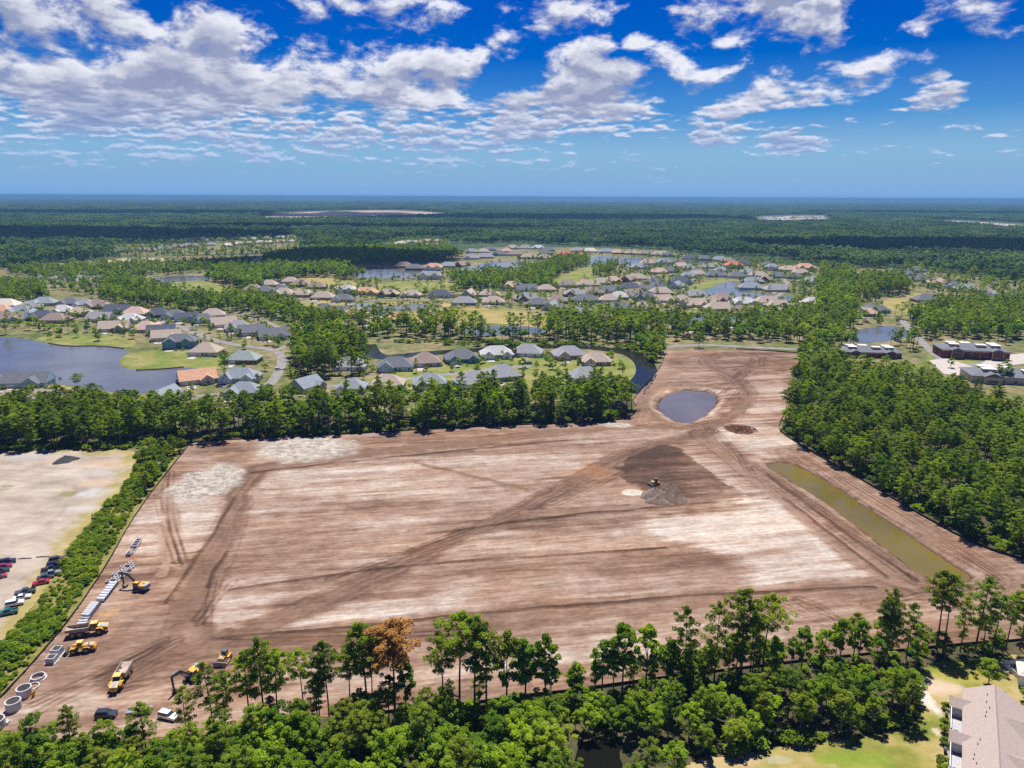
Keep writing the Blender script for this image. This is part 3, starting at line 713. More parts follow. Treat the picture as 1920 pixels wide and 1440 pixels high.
# ---------------------------------------------------------------- streets
STREETS = [([(300, 603), (346, 615), (361, 624), (400, 638), (447, 648), (518, 656), (531, 672), (524, 696), (506, 724), (470, 732), (416, 739), (330, 747)], 9), ([(346, 615), (400, 600), (440, 592), (480, 585), (510, 580)], 8),
           ([(520, 656), (560, 640), (500, 600), (440, 592)], 7), ([(560, 731), (640, 723), (700, 718), (760, 711), (842, 702), (900, 695), (960, 688), (996, 687)], 9), ([(600, 592), (640, 575), (694, 563), (757, 561), (850, 562), (940, 552), (985, 556), (1030, 560), (1100, 556), (1160, 545), (1230, 522)], 9),
           ([(130, 497), (250, 491), (380, 491), (480, 484), (530, 478)], 12), ([(1252, 651), (1317, 646), (1400, 651), (1510, 656), (1560, 660)], 10), ([(100, 585), (160, 592), (220, 600), (300, 603)], 8), ([(0, 600), (60, 605), (100, 596), (110, 585)], 8),
           ([(1690, 600), (1745, 660), (1790, 690), (1850, 680), (1960, 655)], 9), ([(1640, 560), (1700, 556), (1790, 560), (1850, 575)], 8), ([(1280, 540), (1300, 520), (1380, 508), (1450, 512), (1480, 530), (1470, 550), (1420, 575), (1380, 582), (1330, 575), (1285, 572)], 8),
           ([(470, 556), (540, 556), (600, 570), (640, 575)], 8), ([(880, 520), (930, 512), (980, 505), (1010, 485), (1060, 482)], 8), ([(1160, 545), (1200, 530), (1230, 515), (1280, 505)], 8), ([(0, 545), (60, 530), (120, 528), (200, 527)], 10)]
STREET_G = []
for i, (pl, wd) in enumerate(STREETS):
    wd = wd * 0.78; STREET_G.append((px_line(pl), wd)); ribbon('street', STREET_G[-1][0], wd, 0.12 + 0.006 * i, M_ROAD)
    n = len(STREET_G[-1][0])
sheet('car_park', GP([(60, 512), (120, 508), (200, 515), (190, 525), (100, 528), (40, 522)]), 0.11, M_ROAD)
sheet('car_park', GP([(1742, 676), (1775, 672), (1830, 690), (1860, 668), (1960, 660), (1960, 676), (1870, 690), (1810, 706), (1770, 702)]), 0.26, M_CONC)
sheet('golf_bunker', smooth_poly(GP([(318, 535), (332, 533), (338, 537), (322, 539)]), 2, True), 0.10, pmat('bunker_sand', (0.62, 0.55, 0.42)))
# far clearing with a heap of bare earth, and other far clearings
sheet('distant_clearing', smooth_poly(GP([(486, 407), (540, 398), (700, 394), (780, 395), (862, 404), (760, 409), (640, 410), (530, 413)]), 2, True), 0.2, world_noise_mat('quarry_earth', [(0.35, (0.20, 0.17, 0.18)), (0.5, (0.42, 0.30, 0.21)), (0.65, (0.60, 0.48, 0.36))], 0.004, 5.0))
for cl in ([(1412, 418), (1420, 406), (1540, 404), (1558, 414), (1500, 419)], [(1755, 418), (1840, 424), (1990, 434), (1990, 426), (1850, 417), (1770, 413)], [(205, 478), (215, 452), (330, 447), (560, 446), (560, 472), (420, 476), (300, 480)], [(720, 468), (728, 452), (800, 447), (836, 454), (830, 466)]):
    sheet('village_clearing', GP(cl), 0.2, M_GROUND)
FAR_CLEAR = [smooth_poly(GP(p), 1, True) for p in ([(480, 414), (486, 404), (540, 396), (700, 393), (780, 394), (866, 403), (760, 410), (640, 412), (530, 416)], [(1405, 421), (1418, 404), (1545, 402), (1564, 415), (1500, 422)], [(1750, 421), (1840, 428), (1990, 438), (1990, 424), (1850, 415), (1765, 411)], [(200, 484), (210, 452), (330, 446), (565, 445), (565, 478), (420, 482), (300, 484)], [(715, 470), (726, 450), (800, 446), (840, 453), (835, 468)], [(120, 502), (250, 484), (380, 485), (535, 474), (535, 490), (380, 500), (240, 505)])]
def far_heap():
    cx, cy = G(690, 401); V = []; F = []; nx, ny = 40, 14
    x0 = G(560, 402)[0]; x1 = G(800, 402)[0]; y0 = cy - 260; y1 = cy + 260
    for j in range(ny):
        for i in range(nx):
            u, v = i / (nx - 1), j / (ny - 1)
            h = 16 * min(1, 5 * min(u, 1 - u)) * min(1, 3.2 * min(v, 1 - v)) * (0.6 + 0.6 * float(vn(np.array([u * 6.0]), np.array([v * 3.0]), 2)[0]))
            V.append((x0 + (x1 - x0) * u, y0 + (y1 - y0) * v, 0.25 + h))
    for j in range(ny - 1):
        for i in range(nx - 1): F.append((j * nx + i, j * nx + i + 1, (j + 1) * nx + i + 1, (j + 1) * nx + i))
    mb = MB(); mb.add(V, F); o = mb.build('earth_heap', world_noise_mat('heap_earth', [(0.35, (0.40, 0.27, 0.18)), (0.65, (0.66, 0.54, 0.42))], 0.006, 5.0), None, True)
    tag(o, 'long pale heap of bare earth in the clearing deep in the far forest', 'earth heap')
far_heap()

# ================================================================ TREES
M_BARK = pmat('pine_bark', (0.135, 0.095, 0.07), 0.95, 0, 0.35, 2.0, 0.3)
M_BARK2 = pmat('grey_bark', (0.24, 0.21, 0.17), 0.95, 0, 0.3, 2.0, 0.3)
M_PINE = leaf_mat('pine_needles', (0.057, 0.115, 0.015), (0.36, 0.455, 0.037), 0.44)
M_BROAD = leaf_mat('broad_leaves', (0.059, 0.133, 0.013), (0.36, 0.485, 0.029), 0.44)
M_DEAD = leaf_mat('dead_needles', (0.252, 0.113, 0.029), (0.521, 0.277, 0.084), 0.2)
M_BUSH = leaf_mat('bush_leaves', (0.067, 0.134, 0.010), (0.244, 0.319, 0.025), 0.32)
M_FAR = leaf_mat('far_leaves', (0.030, 0.074, 0.028), (0.215, 0.315, 0.09), 0.35, True)

def leaf_quads(C, Rd, n, size, g, up=0.8, aspect=0.6, low=-0.35):
    """leaf-sized faces spread over and through clumps"""
    k = len(C); C = np.repeat(np.asarray(C, float), n, 0); Rd = np.repeat(np.asarray(Rd, float), n, 0)
    d = g.normal(size=(k * n, 3)); d /= np.linalg.norm(d, axis=1)[:, None]
    d[:, 2] = np.where(d[:, 2] < low, -d[:, 2], d[:, 2])
    r = g.uniform(0.35, 1.0, (k * n, 1)) ** 0.6
    P = C + d * Rd * r
    N = d + np.array([0, 0, up]) + 0.75 * g.normal(size=(k * n, 3)); N /= np.linalg.norm(N, axis=1)[:, None]
    T = np.cross(N, g.normal(size=(k * n, 3))); T /= np.linalg.norm(T, axis=1)[:, None] + 1e-9
    Bt = np.cross(N, T)
    s = (size * g.uniform(0.6, 1.35, (k * n, 1)))
    V = np.stack([P - T * s - Bt * s * aspect * .6, P + T * s * .7 - Bt * s * aspect, P + T * s + Bt * s * aspect * .6, P - T * s * .7 + Bt * s * aspect], 1).reshape(-1, 3)
    F = np.arange(k * n * 4).reshape(-1, 4)
    ct = np.repeat(g.random(k), n) * 0.75 + g.random(k * n) * 0.25
    return V, F, ct
def pine_shape(seed, Ht, lod, crown0=None, wide=1.0):
    g = np.random.default_rng(seed)
    f = crown0 if crown0 is not None else g.uniform(0.42, 0.60)
    Lm = Ht * g.uniform(0.15, 0.20) * wide
    nb = {0: 30, 1: 15}[lod]
    lean = g.normal(size=2) * 0.02 * Ht
    C = []; Rd = []; limbs = []
    for i in range(nb):
        t = (i + g.random()) / nb; h = (f + (0.97 - f) * t) * Ht
        prof = (0.5 + 0.5 * min(1, t / 0.35)) if t < 0.35 else max(0.2, 1 - ((t - 0.35) / 0.75) ** 2.4)
        L = Lm * prof * g.uniform(0.65, 1.2); a = g.uniform(0, 2 * math.pi) if lod else i * 2.4 + g.uniform(-.5, .5)
        o = np.array([lean[0] * h / Ht, lean[1] * h / Ht, h]); e = o + np.array([math.cos(a) * L, math.sin(a) * L, L * g.uniform(0.0, 0.35)])
        limbs.append((o, e))
        C.append(e); r = g.uniform(0.8, 1.25) * (0.6 + 0.4 * prof) * (Ht / 20) * (1.0 if lod == 0 else 1.5); Rd.append((r, r, r * 0.62))
        if lod == 0:
            C.append(o + (e - o) * 0.55 + g.normal(size=3) * .25); r *= 0.85; Rd.append((r, r, r * 0.6))
    for i in range(3):
        C.append(np.array([lean[0], lean[1], Ht * (0.95 + 0.02 * i)]) + g.normal(size=3) * .3); Rd.append((0.7 * Ht / 20, 0.7 * Ht / 20, 0.8 * Ht / 20))
    return np.array(C), np.array(Rd), limbs, lean, f
def trunk_mb(Ht, lean, r0, limbs, top=0.96, sides=7, lr=0.05):
    mb = MB(); pts = []; rad = []
    for i in range(6):
        t = i / 5; pts.append((lean[0] * t * t, lean[1] * t * t, Ht * top * t - (0.25 if i == 0 else 0))); rad.append(r0 * (1 - t) ** 0.8 + 0.03)
    mb.tube(pts, rad, sides, False)
    for o, e in limbs: mb.tube([tuple(o), tuple((o + e) / 2 + np.array([0, 0, .12])), tuple(e)], [lr, lr * .7, lr * .35], 4, False)
    return mb
def make_pine(seed, lod, mat=None, crown0=None, wide=1.0, dense=1.0):
    Ht = 20.0; C, Rd, limbs, lean, f = pine_shape(seed, Ht, lod, crown0, wide)
    g = np.random.default_rng(seed + 500)
    V, F, ct = leaf_quads(C, Rd * dense ** .5, int(80 * dense) if lod == 0 else 20, 0.22 if lod == 0 else 0.60, g, 0.85, 0.42)
    tm = trunk_mb(Ht, lean, 0.24 if lod == 0 else 0.28, limbs[::1 if lod == 0 else 3], 0.96, 7 if lod == 0 else 5, 0.06)
    return (V, F, ct), tm
def make_broad(seed, lod, slim=False):
    g = np.random.default_rng(seed); Ht = 14.0
    rx = Ht * (g.uniform(0.17, 0.22) if slim else g.uniform(0.28, 0.36)); c0 = 0.22 if not slim else 0.28
    nc = {0: 46, 1: 18}[lod] if not slim else {0: 40, 1: 16}[lod]
    C = []; Rd = []; limbs = []
    zc = Ht * (c0 + 1) / 2; rz = Ht * (1 - c0) / 2
    lob = g.normal(size=(5, 3)); lob /= np.linalg.norm(lob, axis=1)[:, None]
    for i in range(nc):
        d = g.normal(size=3); d /= np.linalg.norm(d)
        bulge = 1 + 0.28 * max(float(np.max(lob @ d)), 0) ** 3 - 0.12
        r = g.uniform(0.55, 0.95) * bulge
        taper = 1 - 0.35 * max(d[2], 0)
        p = np.array([d[0] * rx * r * taper, d[1] * rx * r * taper, zc + d[2] * rz * r * 0.92])
        C.append(p); q = g.uniform(0.85, 1.35) * (1.0 if lod == 0 else 1.5) * (0.75 if slim else 1.0) * 0.92; Rd.append((q, q, q * 0.75))
        if i % 4 == 0: limbs.append((np.array([0, 0, Ht * c0 * g.uniform(.8, 1.8)]), p))
    V, F, ct = leaf_quads(C, Rd, 84 if lod == 0 else 22, 0.20 if lod == 0 else 0.56, g, 0.85, 0.75)
    tm = trunk_mb(Ht, (0, 0), 0.20, limbs if lod == 0 else limbs[:3], 0.75, 6, 0.07)
    return (V, F, ct), tm
def make_shrub(seed, lod):
    g = np.random.default_rng(seed); C = []; Rd = []
    for i in range(12):
        a = g.uniform(0, 6.28); r = g.uniform(0, 0.75); C.append((math.cos(a) * r, math.sin(a) * r, 0.45 + 0.75 * (1 - r) * g.uniform(.4, 1))); q = g.uniform(0.35, 0.55); Rd.append((q, q, q * .8))
    V, F, ct = leaf_quads(C, Rd, 40, 0.13, g, 0.8, 0.7)
    return (V, F, ct), None
def crown_mesh(name, q, mat):
    me = np_mesh(name, q[0], q[1], False, q[2]); me.materials.append(mat); return me
def joined_mesh(name, q, tm, mat, bark):
    V = q[0]; F = q[1]; ct = q[2]
    if tm is not None:
        tv = np.array(tm.v); tf = np.array([f if len(f) == 4 else f + (f[-1],) for f in tm.f if len(f) == 4]); n = len(V)
        V = np.vstack([V, tv]); F2 = np.vstack([F, tf + n]); ct = np.concatenate([ct, np.zeros(len(tf))])
    else: F2 = F
    me = np_mesh(name, V, F2, False, ct); me.materials.append(mat)
    if tm is not None:
        me.materials.append(bark); mi = np.zeros(len(F2), np.int32); mi[len(F):] = 1; me.polygons.foreach_set('material_index', mi)
    return me
PINES = []; BROADS = []
for i in range(9):
    q, tm = make_pine(100 + i, 0, None, [0.30, 0.35, 0.55, 0.25, 0.45, 0.38, 0.40, 0.62, 0.5][i], [1, 1, 1.15, .9, 1, 1.1, .8, 1.3, 1][i])
    PINES.append((crown_mesh('pine_crown', q, M_PINE), tm.mesh('pine_trunk', M_BARK), q, tm))
for i in range(9):
    q, tm = make_broad(200 + i, 0, i >= 6)
    BROADS.append((crown_mesh('leafy_crown', q, M_BROAD), tm.mesh('tree_trunk', M_BARK2), q, tm))
def proto_collection(name, meshes):
    c = bpy.data.collections.new(name)
    for i, me in enumerate(meshes):
        o = bpy.data.objects.new('%s_%02d' % (name, i), me); c.objects.link(o)
    return c
PC_PINE = proto_collection('proto_pine', [joined_mesh('pine_whole', p[2], p[3], M_PINE, M_BARK) for p in PINES] + [joined_mesh('pine_small', *make_pine(300 + i, 1), M_PINE, M_BARK) for i in range(7)])
PC_BROAD = proto_collection('proto_broad', [joined_mesh('broad_whole', p[2], p[3], M_BROAD, M_BARK2) for p in BROADS] + [joined_mesh('broad_small', *make_broad(400 + i, 1, i >= 5), M_BROAD, M_BARK2) for i in range(7)])
PC_SHRUB = proto_collection('proto_shrub', [joined_mesh('shrub', *make_shrub(500 + i, 0), M_BUSH, M_BARK) for i in range(5)])
def canopy_patch(seed, K=34, S=62.0):
    g = np.random.default_rng(seed); C = []; Rd = []
    for i in range(K):
        x, y = g.uniform(-S / 2, S / 2, 2); h = g.uniform(12, 19); r = g.uniform(3.0, 4.8)
        for k in range(4):
            o = g.normal(size=3) * np.array([r * .35, r * .35, r * .30]); C.append((x + o[0], y + o[1], h - r * .5 + o[2])); Rd.append((r * .75, r * .75, r * .75))
        C.append((x, y, h * 0.45)); Rd.append((r * .6, r * .6, h * .35))
    return leaf_quads(C, Rd, 13, 1.25, g, 0.3, 0.75)
PC_PATCH = proto_collection('proto_patch', [joined_mesh('canopy', canopy_patch(600 + i), None, M_FAR, M_BARK) for i in range(6)])

def scatter(name, label, cat, coll, P, rot, scl, idx):
    """ground cover or woodland nobody could count: instances on points"""
    me = bpy.data.meshes.new(name); me.vertices.add(len(P)); me.vertices.foreach_set('co', np.asarray(P, np.float32).ravel())
    for an, ty, data in (('rot', 'FLOAT', rot), ('idx', 'INT', idx)):
        a = me.attributes.new(an, ty, 'POINT'); a.data.foreach_set('value', np.asarray(data, np.float32 if ty == 'FLOAT' else np.int32))
    a = me.attributes.new('scl', 'FLOAT_VECTOR', 'POINT'); a.data.foreach_set('vector', np.asarray(scl, np.float32).ravel())
    o = mesh_obj(name, me); tag(o, label, cat, None, 'stuff')
    gt = bpy.data.node_groups.new(name + '_scatter', 'GeometryNodeTree')
    gt.interface.new_socket(name='Geometry', in_out='INPUT', socket_type='NodeSocketGeometry')
    gt.interface.new_socket(name='Geometry', in_out='OUTPUT', socket_type='NodeSocketGeometry')
    N = gt.nodes; L = gt.links
    gi = N.new('NodeGroupInput'); go = N.new('NodeGroupOutput')
    ci = N.new('GeometryNodeCollectionInfo'); ci.inputs[0].default_value = coll; ci.inputs['Separate Children'].default_value = True; ci.inputs['Reset Children'].default_value = True
    ip = N.new('GeometryNodeInstanceOnPoints'); ip.inputs['Pick Instance'].default_value = True
    def na(nm, ty):
        n = N.new('GeometryNodeInputNamedAttribute'); n.data_type = ty; n.inputs['Name'].default_value = nm; return n.outputs['Attribute']
    cx = N.new('ShaderNodeCombineXYZ'); L.new(na('rot', 'FLOAT'), cx.inputs[2])
    L.new(gi.outputs[0], ip.inputs['Points']); L.new(ci.outputs[0], ip.inputs['Instance'])
    L.new(na('idx', 'INT'), ip.inputs['Instance Index']); L.new(cx.outputs[0], ip.inputs['Rotation']); L.new(na('scl', 'FLOAT_VECTOR'), ip.inputs['Scale'])
    L.new(ip.outputs[0], go.inputs[0])
    md = o.modifiers.new('scatter', 'NODES'); md.node_group = gt
    return o

# ================================================================ HOUSES
ROOFS = {'tan': (0.387, 0.312, 0.253), 'brown': (0.269, 0.204, 0.177), 'grey': (0.269, 0.269, 0.285), 'pale grey': (0.452, 0.441, 0.441), 'slate': (0.135, 0.142, 0.162), 'navy': (0.075, 0.086, 0.115), 'orange': (0.538, 0.312, 0.193),
         'red': (0.538, 0.161, 0.097), 'cream': (0.591, 0.527, 0.430), 'green-grey': (0.247, 0.291, 0.280), 'blue-grey': (0.235, 0.262, 0.295), 'pink-tan': (0.484, 0.344, 0.280)}
WALLS = {'white': (0.80, 0.79, 0.76), 'cream': (0.68, 0.60, 0.47), 'pale blue': (0.45, 0.58, 0.66), 'brick': (0.26, 0.13, 0.10), 'teal': (0.16, 0.32, 0.38), 'beige': (0.55, 0.47, 0.38), 'grey': (0.42, 0.42, 0.42)}
M_GLASS = pmat('window_glass', (0.035, 0.045, 0.06), 0.12, 0, 0.1, 1.0, 0, 0.6)
M_TRIM = pmat('white_trim', (0.80, 0.80, 0.78), 0.6)
def roof_mat(c): return pmat('shingles_' + c.replace(' ', '_'), ROOFS[c], 0.9, 0, 0.22, 1.2, 0.25)
def wall_mat(c): return pmat('siding_' + c.replace(' ', '_'), WALLS[c], 0.8, 0, 0.06, 0.8)
def hip_roof(mb, w, d, z, rise, ov=0.5, gable=False, cx=0.0, cy=0.0):
    """ridge along x"""
    a, b = w / 2 + ov, d / 2 + ov; r = a if gable else max(a - b, 0.4)
    V = [(-a, -b, z), (a, -b, z), (a, b, z), (-a, b, z), (-a, -b, z + .22), (a, -b, z + .22), (a, b, z + .22), (-a, b, z + .22), (-r, 0, z + rise), (r, 0, z + rise)]
    V = [(x + cx, y + cy, q) for x, y, q in V]
    return mb.add(V, [(3, 2, 1, 0), (0, 1, 5, 4), (1, 2, 6, 5), (2, 3, 7, 6), (3, 0, 4, 7), (4, 5, 9, 8), (6, 7, 8, 9), (5, 6, 9), (7, 4, 8)])
def gable_y(mb, w, y0, y1, z, rise, cx, ov=0.4):
    """gabled wing, ridge along y from the main roof (y0) to its front (y1)"""
    a = w / 2 + ov
    prof = [(-a, z), (a, z), (a, z + .2), (0, z + rise), (-a, z + .2)]
    n = 5; V = [(x + cx, y1, q) for x, q in prof] + [(x + cx, y0, q) for x, q in prof]
    if y1 < y0: F = [tuple(range(n)), tuple(range(2 * n - 1, n - 1, -1))] + [(i, i + n, (i + 1) % n + n, (i + 1) % n) for i in range(n)]
    else: F = [tuple(range(n - 1, -1, -1)), tuple(range(n, 2 * n))] + [(i, (i + 1) % n, (i + 1) % n + n, i + n) for i in range(n)]
    return mb.add(V, F)
_house_cache = {}
def house_meshes(style, w, d, lod):
    """shapes shared by houses of one plan: style 0 hip + wing, 1 two wings, 2 plain hip, 3 cross gable, 4 two-storey"""
    key = (style, w, d, lod)
    if key in _house_cache: return _house_cache[key]
    g = random.Random(hash(key) & 0xffff)
    he = 5.6 if style == 4 else 3.0; rise = d * 0.40
    P = []
    wall = MB().prism_z([(-w / 2, -d / 2), (w / 2, -d / 2), (w / 2, d / 2), (-w / 2, d / 2)], -0.2, he)
    if style == 3:
        wall.prism_y([(-w / 2, he - .01), (w / 2, he - .01), (w / 2, he), (-w / 2, he)], -d / 2, d / 2)
    roof = MB(); hip_roof(roof, w, d, he, rise, 0.5, style == 3)
    P.append(('wall', 'W', wall)); P.append(('roof', 'R', roof))
    if style == 3:   # gable end walls
        for s in (-1, 1):
            x = s * (w / 2 + 0.42)
            ge = MB().add([(x - .1, -d / 2, he), (x + .1, -d / 2, he), (x + .1, d / 2, he), (x - .1, d / 2, he), (x - .1, 0, he + rise * .92), (x + .1, 0, he + rise * .92)], [(0, 3, 2, 1), (0, 1, 5, 4), (2, 3, 4, 5), (0, 4, 3), (1, 2, 5)])
            P.append(('gable_wall', 'W', ge))
    wings = {0: [(-w * .24, w * .40, 3.6)], 1: [(-w * .28, w * .34, 3.2), (w * .28, w * .30, 2.2)], 2: [], 3: [(w * .22, w * .36, 3.4)], 4: [(-w * .25, w * .34, 2.0), (w * .22, w * .30, 1.2)]}[style]
    for i, (cx, ww, pr) in enumerate(wings):
        yf = -d / 2 - pr
        P.append(('wing_wall', 'W', MB().box((cx, (yf - d / 2) / 2 + .3, he / 2 - .1), (ww, pr + .6, he + .2))))
        wr = MB(); gable_y(wr, ww, -d * 0.08, yf - .35, he + .02, ww * .44, cx); P.append(('wing_roof', 'R', wr))
        gw = MB().add([(cx - ww / 2, yf - .40, he), (cx + ww / 2, yf - .40, he), (cx, yf - .40, he + ww * .41), (cx - ww / 2, yf - .02, he), (cx + ww / 2, yf - .02, he), (cx, yf - .02, he + ww * .41)], [(0, 1, 2), (3, 5, 4), (0, 3, 4, 1), (1, 4, 5, 2), (2, 5, 3, 0)])
        P.append(('gable_wall', 'W', gw))
        if lod < 2:
            if i == 0 and style in (0, 1): P.append(('garage_door', 'T', MB().box((cx, yf - .03, 1.15), (min(4.9, ww * .75), .12, 2.3))))
            else: P.append(('window', 'G', MB().box((cx, yf - .03, 1.6), (1.8, .12, 1.5))))
            P.append(('gable_window', 'G', MB().box((cx, yf - .42, he + ww * .12), (0.9, .10, 0.8))))
    if lod < 2:
        spots = [(w * .02, -1), (w * .40, -1), (-w * .30, 1), (0.0, 1), (w * .30, 1)]
        rows = [1.6] if style != 4 else [1.6, 4.3]
        for x, s in spots:
            if s == -1 and any(abs(x - cx) < ww / 2 + .9 for cx, ww, pr in wings): continue
            for zz in rows: P.append(('window', 'G', MB().box((x, s * (d / 2 + .02), zz), (1.7, .12, 1.4))))
        for s in (-1, 1):
            for y in (-d * .2, d * .22):
                for zz in rows: P.append(('window', 'G', MB().box((s * (w / 2 + .02), y, zz), (.12, 1.3, 1.4))))
        P.append(('front_door', 'D', MB().box((w * .14, -d / 2 - .03, 1.05), (1.1, .12, 2.1))))
        if style in (2, 3): P.append(('garage_door', 'T', MB().box((-w * .28, -d / 2 - .03, 1.15), (4.8, .12, 2.3))))
    if lod == 0:
        for s in (-1, 1): P.append(('vent_pipe', 'K', MB().tube([(s * w * .15, d * .18, he + rise * .3), (s * w * .15, d * .18, he + rise * .62 + .5)], .12, 6)))
        P.append(('porch', 'C', MB().box((w * .1, d / 2 + 1.4, .1), (w * .4, 3.0, .3))))
    out = [(nm, k, m) for nm, k, m in P]
    _house_cache[key] = out
    return out
_mesh_cache = {}
def build_house(name, label, group, x, y, rz, roof, wall, style, w, d, lod):
    t = thing(name, label, 'house', (x, y, 0.0), rz, group)
    parts = house_meshes(style, w, d, lod)
    for i, (nm, k, m) in enumerate(parts):
        key = (style, w, d, lod, i, roof if k == 'R' else wall if k == 'W' else '')
        me = _mesh_cache.get(key)
        if me is None:
            mat = {'R': lambda: roof_mat(roof), 'W': lambda: wall_mat(wall), 'G': lambda: M_GLASS, 'T': lambda: M_TRIM, 'D': lambda: pmat('door_paint', (0.10, 0.05, 0.04), 0.5), 'K': lambda: pmat('vent_metal', (0.2, 0.2, 0.2), 0.6), 'C': lambda: M_CONC}[k]()
            me = m.mesh(nm, mat); _mesh_cache[key] = me
        mesh_obj(nm, me, t)
    return t
